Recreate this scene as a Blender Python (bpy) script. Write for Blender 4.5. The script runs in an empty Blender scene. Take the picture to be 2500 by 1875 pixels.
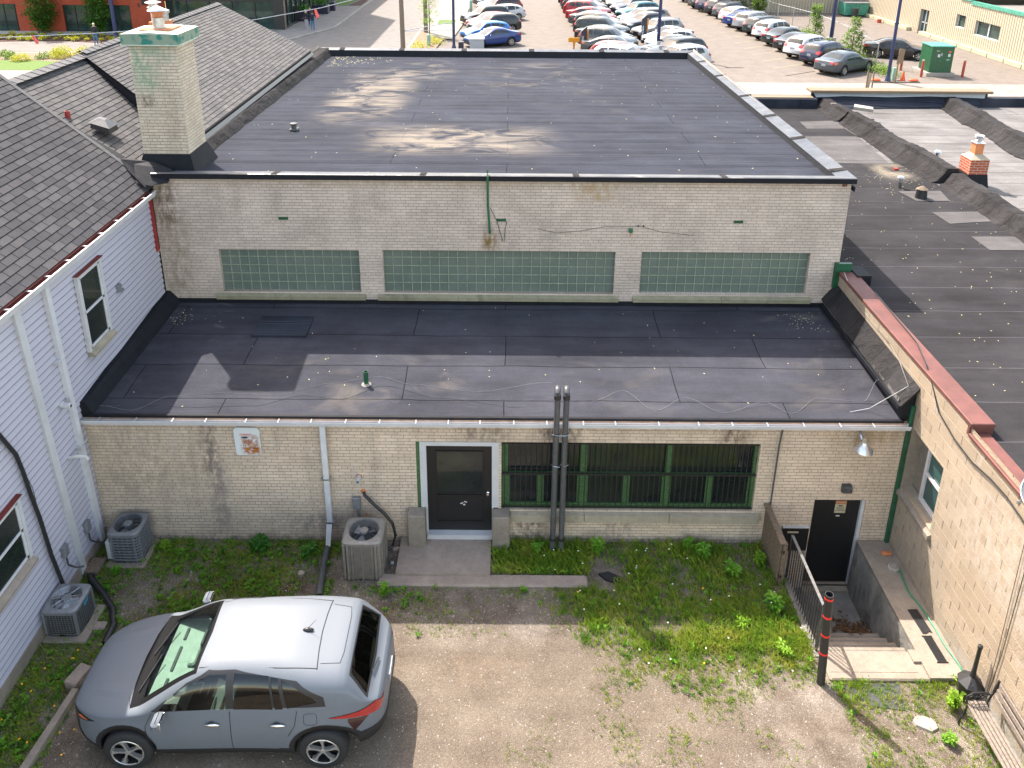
import bpy, bmesh, math, random
from mathutils import Vector, Matrix, Quaternion
R = math.radians
scene = bpy.context.scene
COL = scene.collection
# ---------------------------------------------------------------- camera
CAM_H = 11.3
F_PX, CX, CY = 1960.0, 1246.0, 430.0
fw = Vector(((1250 - CX) / F_PX, (CY + 250) / F_PX, 1.0)).normalized()      # scene +Y seen by the camera
dn = Vector(((1200 - CX) / F_PX, -(6087 - CY) / F_PX, 1.0))
up = -dn; up -= up.dot(fw) * fw; up.normalize()
rt = Vector((1, 0, 0)); rt -= fw * fw.x; rt -= up * up.dot(rt); rt.normalize()
cd = bpy.data.cameras.new('camera'); cam = bpy.data.objects.new('camera', cd); COL.objects.link(cam)
cam.matrix_world = Matrix(((rt.x, rt.y, -rt.z, 0), (fw.x, fw.y, -fw.z, 0), (up.x, up.y, -up.z, CAM_H), (0, 0, 0, 1)))
cd.sensor_width = 36; cd.lens = F_PX / 2500 * 36
cd.shift_x = 4 / 2500; cd.shift_y = -(937.5 - CY) / 2500
cd.clip_end = 2000; cd.clip_start = 0.1
scene.camera = cam
# ---------------------------------------------------------------- light
SUN = Vector((0.47, -0.60, -1.0)).normalized()
w = bpy.data.worlds.new('World'); scene.world = w; w.use_nodes = True
nt = w.node_tree; bg = nt.nodes['Background']
sky = nt.nodes.new('ShaderNodeTexSky'); sky.sky_type = 'NISHITA'; sky.sun_disc = False
sky.sun_elevation = math.asin(-SUN.z); sky.sun_rotation = math.atan2(-SUN.x, -SUN.y)
sky.air_density = 1.0; sky.dust_density = 1.5; sky.ozone_density = 1.0
wb = nt.nodes.new('ShaderNodeMix'); wb.data_type = 'RGBA'; wb.blend_type = 'MULTIPLY'; wb.inputs[0].default_value = 1; wb.inputs[7].default_value = (1.26, 1.04, .80, 1); nt.links.new(sky.outputs[0], wb.inputs[6]); nt.links.new(wb.outputs[2], bg.inputs[0]); bg.inputs[1].default_value = 0.15
sd = bpy.data.lights.new('sun', 'SUN'); sun = bpy.data.objects.new('sun', sd); COL.objects.link(sun)
sd.energy = 2.4; sd.angle = R(0.5); sd.color = (1.0, 0.94, 0.85)
sun.rotation_euler = SUN.to_track_quat('-Z', 'Y').to_euler(); sun.location = (-20, 30, 40)
scene.view_settings.view_transform = 'Standard'; scene.view_settings.look = 'None'
scene.view_settings.exposure = 2.2; scene.view_settings.gamma = 1.0
# ---------------------------------------------------------------- materials
MATS = {}
class NT:
    def __init__(s, name):
        m = bpy.data.materials.new(name); m.use_nodes = True; s.m = m; s.t = m.node_tree; s.b = s.t.nodes['Principled BSDF']; s._geo = None; MATS[name] = m
    def n(s, typ, **kw):
        nd = s.t.nodes.new('ShaderNode' + typ)
        for k, v in kw.items():
            if k in nd.inputs.keys() and not hasattr(nd, k): nd.inputs[k].default_value = v
            else: setattr(nd, k, v)
        return nd
    def l(s, a, b): s.t.links.new(a, b)
    def pos(s):
        if not s._geo: s._geo = s.n('NewGeometry')
        return s._geo.outputs['Position']
    def math(s, op, a, b=None, c=None):
        nd = s.n('Math', operation=op)
        for i, v in enumerate((a, b, c)):
            if v is None: continue
            if isinstance(v, (int, float)): nd.inputs[i].default_value = v
            else: s.l(v, nd.inputs[i])
        return nd.outputs[0]
    def noise(s, scale, detail=4, rough=.55, vec=None, sc=None, lac=2.0, dist=0):
        nd = s.n('TexNoise'); nd.inputs['Scale'].default_value = scale; nd.inputs['Detail'].default_value = detail; nd.inputs['Roughness'].default_value = rough
        nd.inputs['Distortion'].default_value = dist
        v = vec or s.pos()
        if sc:
            mp = s.n('Mapping'); mp.inputs['Scale'].default_value = sc; s.l(v, mp.inputs[0]); v = mp.outputs[0]
        s.l(v, nd.inputs['Vector']); return nd.outputs['Fac']
    def ramp(s, fac, *st):
        nd = s.n('ValToRGB'); e = nd.color_ramp.elements
        while len(e) < len(st): e.new(.5)
        for i, (p, c) in enumerate(st):
            e[i].position = p; e[i].color = (*c, 1) if not isinstance(c, (int, float)) else (c, c, c, 1)
        s.l(fac, nd.inputs[0]); return nd.outputs[0]
    def mix(s, fac, a, b, mode='MIX'):
        nd = s.n('Mix', data_type='RGBA', blend_type=mode)
        for i, v in ((0, fac), (6, a), (7, b)):
            if isinstance(v, (int, float)): nd.inputs[i].default_value = v if i == 0 else (v, v, v, 1)
            elif isinstance(v, tuple): nd.inputs[i].default_value = (*v, 1)
            else: s.l(v, nd.inputs[i])
        return nd.outputs[2]
    def col(s, c):
        if isinstance(c, tuple): s.b.inputs['Base Color'].default_value = (*c, 1)
        else: s.l(c, s.b.inputs['Base Color'])
    def set(s, **kw):
        for k, v in kw.items():
            i = s.b.inputs[k.replace('_', ' ')]
            if isinstance(v, (int, float)): i.default_value = v
            else: s.l(v, i)
        return s
    def bump(s, h, dist=.01, strength=1.0):
        nd = s.n('Bump'); nd.inputs['Distance'].default_value = dist; nd.inputs['Strength'].default_value = strength
        s.l(h, nd.inputs['Height']); s.l(nd.outputs[0], s.b.inputs['Normal'])
    def band(s, v, lo, hi, soft):      # 1 inside lo..hi
        a = s.n('MapRange', interpolation_type='SMOOTHSTEP'); a.inputs[1].default_value = lo - soft; a.inputs[2].default_value = lo + soft; s.l(v, a.inputs[0])
        b = s.n('MapRange', interpolation_type='SMOOTHSTEP'); b.inputs[1].default_value = hi - soft; b.inputs[2].default_value = hi + soft; b.inputs[3].default_value = 1; b.inputs[4].default_value = 0; s.l(v, b.inputs[0])
        return s.math('MULTIPLY', a.outputs[0], b.outputs[0])
    def xyz(s):
        sp = s.n('SeparateXYZ'); s.l(s.pos(), sp.inputs[0]); return sp.outputs
def simple(name, c, rough=.6, metal=0, var=.12, vs=6, bump=0, bs=40, spec=.5, coat=0):
    t = NT(name)
    f = t.noise(vs, 5, .6)
    hi = tuple(min(1, x * (1 + var)) for x in c); lo = tuple(x * (1 - var) for x in c)
    t.col(t.ramp(f, (.3, lo), (.7, hi)))
    t.set(Roughness=rough, Metallic=metal, Specular_IOR_Level=spec, Coat_Weight=coat)
    if bump: t.bump(t.noise(bs, 3), bump)
    return t.m
def wallvec(t):                         # (horizontal, vertical) brick coordinates on any upright wall
    g = t.n('NewGeometry'); sp = t.n('SeparateXYZ'); t.l(g.outputs['Position'], sp.inputs[0])
    sn = t.n('SeparateXYZ'); t.l(g.outputs['True Normal'], sn.inputs[0])
    k = t.math('GREATER_THAN', t.math('ABSOLUTE', sn.outputs[0]), .7)
    u = t.math('ADD', t.math('MULTIPLY', sp.outputs[0], t.math('SUBTRACT', 1, k)), t.math('MULTIPLY', sp.outputs[1], k))
    cb = t.n('CombineXYZ'); t.l(u, cb.inputs[0]); t.l(sp.outputs[2], cb.inputs[1]); return cb.outputs[0], u, sp.outputs[2]
def brickmat(name, c1, c2, mortar, bw, bh, ms, vj=None, stain=None, bias=0, bump=.006, var=.16, wob=0.0, marks=None, grime=.35, rough=.85):
    t = NT(name); v, u, z = wallvec(t)
    b = t.n('TexBrick'); b.offset = .5; b.squash = .5 if bw < .23 and name.startswith('buff') else 1; b.squash_frequency = 6; b.inputs['Scale'].default_value = 1; b.inputs['Brick Width'].default_value = bw; b.inputs['Row Height'].default_value = bh
    b.inputs['Mortar Size'].default_value = ms; b.inputs['Mortar Smooth'].default_value = .2; b.inputs['Bias'].default_value = bias
    b.inputs['Color1'].default_value = (*c1, 1); b.inputs['Color2'].default_value = (*c2, 1); b.inputs['Mortar'].default_value = (*mortar, 1)
    if wob:
        nz = t.n('TexNoise'); nz.inputs['Scale'].default_value = 1.5; t.l(v, nz.inputs[0]); mx = t.n('Mix', data_type='VECTOR'); 
        a = t.n('VectorMath', operation='SCALE'); a.inputs[3].default_value = wob; t.l(nz.outputs['Color'], a.inputs[0])
        ad = t.n('VectorMath', operation='ADD'); t.l(v, ad.inputs[0]); t.l(a.outputs[0], ad.inputs[1]); v2 = ad.outputs[0]
    else: v2 = v
    t.l(v2, b.inputs['Vector'])
    c = b.outputs['Color']
    c = t.mix(.5, c, t.ramp(t.noise(1.3, 6, .65), (.32, 1 - var * 2), (.68, 1 + var)), 'MULTIPLY')
    c = t.mix(.35, c, t.ramp(t.noise(60, 2, .5), (.3, .75), (.7, 1.2)), 'MULTIPLY')
    if vj:                               # dark upright joints, pale bed joints
        fz = t.math('ABSOLUTE', t.math('SUBTRACT', t.math('FRACT', t.math('DIVIDE', z, bh)), .5)); up_ = t.math('LESS_THAN', fz, .5 - ms / bh * 1.6); c = t.mix(t.math('MULTIPLY', t.math('MULTIPLY', b.outputs['Fac'], up_), t.ramp(t.noise(3, 3), (.35, .2), (.6, 1))), c, vj)
    if grime:                            # vertical run-down stains
        st = t.noise(1, 5, .6, vec=v, sc=(2.6, .35, 1)); c = t.mix(t.ramp(st, (.52, 0), (.72, grime)), c, (.16, .14, .12))
        wl = t.noise(1, 4, .6, vec=v, sc=(5, 1.6, 1)); c = t.mix(t.ramp(wl, (.60, 0), (.78, .5)), c, (.5, .47, .45))
    for (x0, x1, z0, z1, colr, amt) in (marks or []):
        m = t.math('MULTIPLY', t.band(u, x0, x1, (x1 - x0) * .4), t.band(z, z0, z1, (z1 - z0) * .25))
        m = t.math('MULTIPLY', m, t.ramp(t.noise(1, 5, .7, vec=v, sc=(9, 4, 1)), (.38, 0), (.6, amt))); c = t.mix(m, c, colr)
    t.col(c); t.set(Roughness=rough, Specular_IOR_Level=.25)
    h = t.math('SUBTRACT', 1, b.outputs['Fac']); h = t.math('ADD', h, t.math('MULTIPLY', t.noise(45, 3), .35)); t.bump(h, bump)
    return t.m
BUFF = dict(c1=(.66, .53, .41), c2=(.57, .455, .35), mortar=(.34, .265, .20), bw=.216, bh=.0667, ms=.0045)
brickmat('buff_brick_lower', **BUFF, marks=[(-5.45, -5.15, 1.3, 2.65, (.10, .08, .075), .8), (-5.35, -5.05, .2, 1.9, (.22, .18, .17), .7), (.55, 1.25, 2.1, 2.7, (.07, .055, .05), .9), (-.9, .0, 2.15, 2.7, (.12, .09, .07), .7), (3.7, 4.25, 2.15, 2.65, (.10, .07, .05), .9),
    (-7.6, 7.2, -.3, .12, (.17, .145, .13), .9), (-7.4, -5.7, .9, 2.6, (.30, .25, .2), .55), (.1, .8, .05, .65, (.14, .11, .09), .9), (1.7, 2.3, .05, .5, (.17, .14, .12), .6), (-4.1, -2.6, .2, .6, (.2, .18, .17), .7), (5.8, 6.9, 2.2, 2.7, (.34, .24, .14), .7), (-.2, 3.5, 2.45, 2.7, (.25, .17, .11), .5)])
brickmat('buff_brick_upper', c1=(.57, .47, .40), c2=(.49, .405, .345), mortar=(.32, .265, .22), bw=.216, bh=.0667, ms=.0045, marks=[(-7.5, -6.9, 4.6, 5.8, (.13, .10, .07), .9), (-7.4, -6.8, 3.0, 4.6, (.24, .19, .14), .7), (1.4, 2.1, 5.35, 5.75, (.36, .25, .13), .8), (-.55, -.28, 4.2, 4.65, (.18, .11, .03), 1.0), (-7.5, 7.1, 5.62, 5.85, (.33, .25, .16), .55)], grime=.15)
brickmat('buff_brick_chimney', c1=(.66, .56, .44), c2=(.55, .46, .36), mortar=(.34, .28, .22), bw=.216, bh=.0667, ms=.005, bump=.012, marks=[(-7.75, -7.2, 7.5, 8.45, (.23, .34, .24), .95), (-7.35, -6.8, 8.1, 8.45, (.26, .34, .25), .7), (-7.65, -7.35, 7.15, 7.4, (.12, .09, .06), .9), (-7.15, -6.9, 6.1, 7.4, (.34, .27, .2), .5)], grime=.2)
brickmat('red_brick_far', c1=(.42, .085, .040), c2=(.34, .065, .033), mortar=(.22, .06, .04), bw=.24, bh=.08, ms=.006, grime=0)
brickmat('red_brick_chimney', c1=(.42, .10, .045), c2=(.33, .075, .035), mortar=(.42, .33, .27), bw=.22, bh=.075, ms=.010, grime=0)
brickmat('block_wall', c1=(.37, .29, .21), c2=(.32, .25, .18), mortar=(.45, .38, .29), vj=(.12, .095, .07), bw=.41, bh=.205, ms=.009, bump=.03, var=.1, grime=.12, wob=.0, marks=[(7.5, 9.5, -.1, .35, (.35, .35, .35), .9), (6.5, 10.2, 1.8, 3.2, (.46, .41, .36), .6), (9.8, 15.5, -.2, .5, (.22, .19, .15), .6), (10.3, 11.9, .2, 1.5, (.26, .24, .22), .6)])
def membrane(name, c, row=1.0, roww=9.0, dust=None, patchy=.3, line=.012, offset=.37, ripple=0, wr=0, seam=.35):
    t = NT(name); b = t.n('TexBrick'); b.offset = offset
    b.inputs['Scale'].default_value = 1; b.inputs['Brick Width'].default_value = roww; b.inputs['Row Height'].default_value = row; b.inputs['Mortar Size'].default_value = line; b.inputs['Mortar Smooth'].default_value = .5
    b.inputs['Color1'].default_value = (1, 1, 1, 1); b.inputs['Color2'].default_value = (.9, .9, .9, 1); b.inputs['Mortar'].default_value = (seam, seam, seam, 1)
    nz = t.n('TexNoise'); nz.inputs['Scale'].default_value = .6; t.l(t.pos(), nz.inputs[0]); sc = t.n('VectorMath', operation='SCALE'); sc.inputs[3].default_value = .12; t.l(nz.outputs['Color'], sc.inputs[0])
    ad = t.n('VectorMath', operation='ADD'); t.l(t.pos(), ad.inputs[0]); t.l(sc.outputs[0], ad.inputs[1]); t.l(ad.outputs[0], b.inputs['Vector'])
    cc = t.mix(1, b.outputs['Color'], c, 'MULTIPLY')
    cc = t.mix(.8, cc, t.ramp(t.noise(.8, 6, .65), (.3, 1 - patchy), (.7, 1 + patchy)), 'MULTIPLY')
    cc = t.mix(.8, cc, t.ramp(t.noise(1.0, 6, .7, sc=(.35, 2.4, 1)), (.3, 1 - patchy), (.75, 1 + patchy)), 'MULTIPLY')
    cc = t.mix(.7, cc, t.ramp(t.noise(70, 3, .8), (.3, .62), (.7, 1.5)), 'MULTIPLY')
    x, y, z = t.xyz()
    for (x0, x1, y0, y1, colr, amt, th) in (dust or []):
        m = t.math('MULTIPLY', t.band(x, x0, x1, (x1 - x0) * .25), t.band(y, y0, y1, (y1 - y0) * .25))
        m = t.math('MULTIPLY', m, t.ramp(t.noise(1.0, 6, .6, sc=(.8, 1.3, 1), dist=.9), (th, 0), (th + .16, amt))); cc = t.mix(m, cc, colr)
    if ripple:
        q = t.n('CombineXYZ'); t.l(t.math('MULTIPLY', x, .12), q.inputs[0]); t.l(t.math('MULTIPLY', y, .5), q.inputs[1]); dy = t.math('ADD', y, t.math('MULTIPLY', t.noise(2.0, 3, .5, vec=q.outputs[0]), .5))
        rp = t.math('ABSOLUTE', t.math('SINE', t.math('MULTIPLY', dy, math.pi / ripple))); cc = t.mix(t.ramp(rp, (0, .75), (.16, 0)), cc, (.015, .016, .022)); cc = t.mix(t.math('MULTIPLY', t.ramp(rp, (.1, 0), (.3, 1), (.5, 0)), .6), cc, (.06, .063, .078))
    t.col(cc); t.set(Roughness=.9, Specular_IOR_Level=.08)
    h = t.math('ADD', t.math('MULTIPLY', b.outputs['Fac'], -.6), t.math('MULTIPLY', t.noise(90, 3), .5)); h = t.math('ADD', h, t.math('MULTIPLY', t.noise(1.0, 3, .5, sc=(.3, 3, 1)), 1.2))
    if wr: h = t.math('MULTIPLY', t.noise(2.6, 5, .6, dist=1.2), 9)
    t.bump(h, .012)
    return t.m
DUST = (.24, .205, .165)
membrane('roof_upper', (.031, .0345, .047), .94, 7.0, dust=[(-5.2, -3.2, 21.0, 27.0, DUST, .7, .40), (-3.2, .6, 17.8, 20.0, DUST, .75, .40), (-4.2, -2.2, 26.5, 29.5, DUST, .5, .45), (-.8, 2.4, 24, 29.5, DUST, .25, .5), (-7, 7, 16, 31, (.12, .11, .10), .16, .56)], ripple=.47)
membrane('roof_lower', (.047, .048, .059), 1.03, 5.0, dust=[(-7.3, -6.0, 13.9, 15.6, (.38, .38, .37), .45, .55), (-3, -1, 12, 13.5, DUST, .3, .5), (5.4, 6.8, 13.6, 15.3, DUST, .35, .55), (-7, 7, 12, 13.6, (.14, .125, .11), .25, .54)])
membrane('roof_right', (.031, .0295, .032), 1.02, 30, dust=[(7.5, 30, 5, 31, (.10, .09, .08), .2, .56), (11.0, 12.0, 22.3, 23.7, (.20, .175, .14), .8, .38)], line=.011, seam=2.6)
membrane('roof_right_light', (.150, .142, .140), 1.0, 12, line=.018)
membrane('felt_patch', (.095, .09, .09), 3, 30)
membrane('felt_curb', (.034, .032, .033), 1.1, 30, patchy=.4, wr=1)
simple('black_flashing', (.009, .010, .014), .7, 0, .3, 5, .004, 12, .25)
t = NT('coping_sheet'); t.col(t.ramp(t.noise(1.6, 5, .6), (.35, (.05, .054, .066)), (.62, (.085, .088, .10)), (.78, (.26, .25, .23)))); t.set(Roughness=t.ramp(t.noise(3, 4), (.3, .35), (.7, .55)), Metallic=.2); t.bump(t.noise(4, 3), .02)
simple('shadow_dark', (.012, .012, .014), .8)
def shingle(name, c):
    t = NT(name); v = t.n('SeparateXYZ'); t.l(t.pos(), v.inputs[0]); cb = t.n('CombineXYZ')
    t.l(v.outputs[1], cb.inputs[0]); uv = t.n('UVMap'); su = t.n('SeparateXYZ'); t.l(uv.outputs[0], su.inputs[0]); t.l(su.outputs[1], cb.inputs[1])
    b = t.n('TexBrick'); b.offset = .5; b.inputs['Scale'].default_value = 1; b.inputs['Brick Width'].default_value = .31; b.inputs['Row Height'].default_value = 1; b.inputs['Mortar Size'].default_value = .011
    b.inputs['Mortar Smooth'].default_value = .3; b.inputs['Color1'].default_value = (1.18, 1.16, 1.14, 1); b.inputs['Color2'].default_value = (.74, .75, .78, 1); b.inputs['Mortar'].default_value = (.22, .22, .22, 1)
    t.l(cb.outputs[0], b.inputs['Vector'])
    cc = t.mix(1, b.outputs['Color'], c, 'MULTIPLY'); cc = t.mix(.7, cc, t.ramp(t.noise(2.2, 5, .7), (.3, .78), (.7, 1.22)), 'MULTIPLY'); cc = t.mix(.6, cc, t.ramp(t.noise(90, 3, .7), (.3, .6), (.7, 1.4)), 'MULTIPLY')
    t.col(cc); t.set(Roughness=.9, Specular_IOR_Level=.2); t.bump(t.noise(110, 2), .004)
    return t.m
shingle('shingles_front', (.064, .062, .067)); shingle('shingles_back', (.083, .081, .082))
simple('shingle_cap', (.088, .087, .092), .9, 0, .2, 8, .004, 90)
# ground
def groundmat():
    t = NT('yard_gravel'); x, y, z = t.xyz()
    c = t.ramp(t.noise(1.1, 6, .6), (.3, (.135, .105, .080)), (.6, (.185, .15, .116)), (.8, (.22, .185, .148)))
    dirt = t.ramp(t.noise(1.4, 6, .65), (.38, (.11, .085, .065)), (.66, (.27, .23, .195)))
    m1 = t.math('MAXIMUM', t.band(y, 9.75, 30, .35), t.band(x, 3.3, 30, .6)); m1 = t.math('MAXIMUM', m1, t.band(x, -30, -5.9, .4))
    c = t.mix(t.math('MULTIPLY', m1, t.ramp(t.noise(2.2, 5, .7), (.3, .25), (.62, 1))), c, dirt)
    mb = t.math('MULTIPLY', t.band(x, -5.3, -3.4, .5), t.band(y, 10.0, 11.2, .35)); c = t.mix(t.math('MULTIPLY', mb, t.ramp(t.noise(3, 4), (.4, 0), (.55, .8))), c, (.055, .025, .014))
    c = t.mix(.7, c, t.ramp(t.noise(1.0, 5, .6, sc=(.5, 3.2, 1)), (.35, .84), (.65, 1.12)), 'MULTIPLY')
    c = t.mix(t.ramp(t.noise(12, 5, .7), (.6, 0), (.72, .55)), c, (.10, .08, .062))
    ms_ = t.math('MULTIPLY', t.band(x, -1.2, 0.3, .5), t.band(y, 9.0, 9.5, .25)); c = t.mix(t.math('MULTIPLY', ms_, t.ramp(t.noise(4, 4), (.4, 0), (.7, .55))), c, (.22, .16, .11))
    sp = t.n('TexVoronoi'); sp.inputs['Scale'].default_value = 95; t.l(t.pos(), sp.inputs['Vector']); ss = t.n('SeparateColor'); t.l(sp.outputs['Color'], ss.inputs[0])
    c = t.mix(.75, c, t.ramp(ss.outputs[0], (0, .7), (.6, .98), (1, 1.6)), 'MULTIPLY')
    c = t.mix(.5, c, t.ramp(t.noise(140, 2, .6), (.3, .6), (.7, 1.4)), 'MULTIPLY')
    t.col(c); t.set(Roughness=.92, Specular_IOR_Level=.2)
    h = t.math('ADD', t.math('MULTIPLY', sp.outputs['Distance'], -1.0), t.math('MULTIPLY', t.noise(8, 5), 1.0)); t.bump(h, .012)
groundmat()
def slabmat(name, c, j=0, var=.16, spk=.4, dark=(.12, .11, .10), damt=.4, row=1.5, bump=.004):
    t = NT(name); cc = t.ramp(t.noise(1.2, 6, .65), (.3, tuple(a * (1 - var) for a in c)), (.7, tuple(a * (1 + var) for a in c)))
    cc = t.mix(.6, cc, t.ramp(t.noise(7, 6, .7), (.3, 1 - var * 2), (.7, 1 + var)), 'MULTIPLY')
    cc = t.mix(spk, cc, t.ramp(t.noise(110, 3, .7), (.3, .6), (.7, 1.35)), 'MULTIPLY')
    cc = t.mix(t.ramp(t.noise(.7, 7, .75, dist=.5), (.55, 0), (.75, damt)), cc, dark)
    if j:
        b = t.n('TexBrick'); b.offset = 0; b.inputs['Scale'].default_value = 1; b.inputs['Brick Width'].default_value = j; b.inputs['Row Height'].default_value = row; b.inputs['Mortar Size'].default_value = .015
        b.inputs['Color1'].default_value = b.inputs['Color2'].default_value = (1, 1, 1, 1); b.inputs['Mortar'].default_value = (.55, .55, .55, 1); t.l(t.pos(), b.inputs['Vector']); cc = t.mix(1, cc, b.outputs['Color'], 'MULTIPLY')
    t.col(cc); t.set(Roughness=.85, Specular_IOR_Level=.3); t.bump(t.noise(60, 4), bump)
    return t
t = NT('concrete_stained'); n1 = t.noise(1, 6, .7, sc=(2.2, 2.2, .9), dist=.8); n2 = t.noise(3.5, 5, .7)
t.col(t.mix(t.ramp(n2, (.35, 0), (.65, .8)), t.ramp(n1, (.32, (.035, .036, .033)), (.48, (.12, .115, .10)), (.6, (.24, .225, .20)), (.72, (.10, .10, .07))), (.20, .19, .17))); t.set(Roughness=.9); t.bump(t.noise(14, 5), .02)
slabmat('concrete_old', (.28, .235, .19), damt=.55, dark=(.17, .14, .11), bump=.01)
slabmat('concrete_slab', (.30, .24, .20), damt=.35, dark=(.18, .15, .13), spk=.7, bump=.008)
slabmat('concrete_pedestal', (.25, .215, .175), damt=.5, dark=(.12, .10, .085), spk=.7, bump=.008)
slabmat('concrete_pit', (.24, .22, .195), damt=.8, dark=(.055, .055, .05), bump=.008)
slabmat('stone_sill', (.33, .285, .215), damt=.9, dark=(.055, .065, .045), bump=.006)
slabmat('sill_mossy', (.26, .24, .16), damt=.95, dark=(.035, .05, .035), bump=.006)
slabmat('sidewalk_far', (.255, .23, .20), j=1.5, damt=.12, dark=(.4, .37, .33))
slabmat('pavers_far', (.25, .225, .205), j=.4, row=.2, damt=.15, dark=(.25, .23, .22))
slabmat('asphalt_lot', (.160, .135, .115), damt=.35, dark=(.135, .115, .10))
slabmat('asphalt_dark', (.165, .138, .118), damt=.3, dark=(.12, .10, .09))
slabmat('street_asphalt', (.185, .166, .15), damt=.3, dark=(.16, .155, .15))
slabmat('street_concrete', (.30, .275, .24), j=3.5, row=5, damt=.1, dark=(.45, .4, .36))
slabmat('white_stone', (.32, .29, .25), damt=.3, dark=(.35, .3, .25))
simple('mulch', (.075, .035, .026), .95, 0, .4, 14, .01, 30)
simple('bed_soil', (.20, .145, .10), .95, 0, .3, 10, .01, 30)
simple('river_stones', (.40, .38, .35), .9, 0, .5, 25, .02, 30)
simple('lawn', (.075, .135, .012), .9, 0, .3, 9, .01, 60)
t = NT('siding_white'); c = t.mix(t.ramp(t.noise(1, 5, .7, sc=(1, 4, 1.2)), (.5, 0), (.8, .3)), (.44, .425, .49), (.35, .34, .39)); t.col(c); t.set(Roughness=.45)
simple('siding_lap_shade', (.20, .20, .24), .8)  # flat grey tone for the painted shade line below each siding lap
simple('trim_white', (.50, .50, .51), .4, 0, .08, 4)
simple('gutter_white', (.56, .56, .58), .3, 0, .1, 5)
simple('gutter_rust_inside', (.15, .018, .014), .6, 0, .3, 8)
simple('wood_inside_gutter', (.34, .24, .17), .8, 0, .3, 8)
simple('red_trim', (.26, .022, .022), .5, 0, .2, 4)
simple('coping_red', (.125, .043, .034), .6, 0, .25, 3)
simple('green_paint', (.016, .10, .045), .5, 0, .35, 14, .003, 50)
simple('green_frame', (.05, .12, .042), .6, 0, .5, 26, .004, 60)
simple('green_dark', (.01, .075, .035), .45, 0, .3, 6)
simple('black_paint', (.012, .012, .013), .38, 0, .3, 30, .002, 30)
simple('black_iron', (.014, .014, .016), .5, 0, .3, 30, .003, 60)
simple('grey_iron', (.17, .165, .16), .55, .3, .3, 30, .003, 60)
simple('plastic_black', (.02, .02, .022), .42, 0, .2, 10)
simple('cowl_black', (.006, .006, .007), .7, 0, .1, 10, spec=.1)
simple('abs_pipe', (.075, .075, .078), .38, 0, .25, 12)
simple('pvc_white', (.50, .49, .48), .35, 0, .05, 10)
simple('galvanized', (.50, .51, .53), .32, .85, .25, 9, .003, 20)
simple('aluminium', (.62, .62, .63), .28, .8, .2, 9)
simple('steel_chrome', (.75, .75, .76), .12, 1, .05, 4)
simple('rust_plate', (.42, .16, .07), .8, 0, .35, 10)
simple('patina_green', (.05, .235, .165), .6, 0, .4, 5)
t = NT('patina_cap'); c = t.mix(t.ramp(t.noise(5, 4, .5), (.48, 0), (.56, 1)), (.20, .27, .20), (.02, .17, .13)); t.col(c); t.set(Roughness=.6)
simple('cap_top', (.48, .52, .42), .8, 0, .2, 6)
simple('clay_flue', (.55, .19, .075), .75, 0, .25, 6)
simple('ac_grey', (.20, .205, .215), .5, .2, .15, 14)
simple('ac_taupe', (.235, .215, .19), .55, .1, .18, 12)
simple('ac_dark', (.065, .068, .072), .5, .2, .3, 20)
simple('ac_fan', (.30, .32, .35), .35, .5, .15, 9)
simple('sticker_blue', (.02, .33, .50), .4)
simple('wood_weathered', (.15, .11, .075), .85, 0, .4, 20, .006, 40)
simple('wood_bench', (.20, .165, .14), .85, 0, .35, 30, .005, 60)
simple('wood_new', (.19, .13, .08), .75, 0, .2, 16, .004, 40)
simple('wood_pole', (.17, .13, .10), .9, 0, .3, 12, .01, 30)
simple('timber_grey', (.42, .35, .29), .85, 0, .25, 18, .008, 30)
simple('hose_green', (.012, .20, .10), .4, 0, .15, 8)
simple('navy_paint', (.012, .022, .085), .35, 0, .15, 6)
simple('navy_totem', (.022, .022, .045), .4, 0, .1, 6)
simple('yellow_paint', (.55, .22, .006), .45, 0, .1, 6)
simple('red_bollard', (.33, .05, .035), .55, 0, .25, 7)
simple('orange_plastic', (.60, .08, .02), .5, 0, .15, 7)
simple('transformer_green', (.010, .075, .032), .4, 0, .3, 6)
simple('sage_green', (.20, .33, .26), .5, 0, .1, 6)
simple('cabinet_grey', (.30, .32, .345), .45, 0, .08, 6)
simple('white_paint', (.50, .50, .51), .45, 0, .05, 6)
simple('red_tape', (.80, .025, .02), .4, 0, .1, 6)
simple('bark', (.11, .075, .05), .9, 0, .3, 14, .01, 30)
simple('flag_coral', (.70, .10, .09), .6, 0, .1, 6)
simple('text_dark', (.05, .045, .045), .6)
simple('text_red', (.55, .07, .03), .6)
simple('text_white', (.8, .8, .8), .5)
simple('cream', (.42, .38, .26), .5, 0, .05)
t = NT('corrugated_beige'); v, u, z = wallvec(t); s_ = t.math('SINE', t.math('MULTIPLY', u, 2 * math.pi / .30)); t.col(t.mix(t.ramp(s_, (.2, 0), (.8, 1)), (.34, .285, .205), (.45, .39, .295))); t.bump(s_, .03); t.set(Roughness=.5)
t = NT('rusty_sign'); x, y, z = t.xyz(); m = t.math('MULTIPLY', t.band(x, -4.70, -4.40, .05), t.band(z, 1.95, 2.33, .05)); m2 = t.math('MULTIPLY', t.band(x, -4.66, -4.38, .04), t.band(z, 1.93, 2.10, .04)); m = t.math('MULTIPLY', t.math('MAXIMUM', t.math('MULTIPLY', m, .8), m2), t.ramp(t.noise(14, 5, .7), (.36, 0), (.5, 1)))
t.col(t.mix(m, (.62, .65, .66), t.ramp(t.noise(26, 4), (.35, (.50, .19, .03)), (.6, (.22, .05, .01))))); t.set(Roughness=.55)
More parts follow.
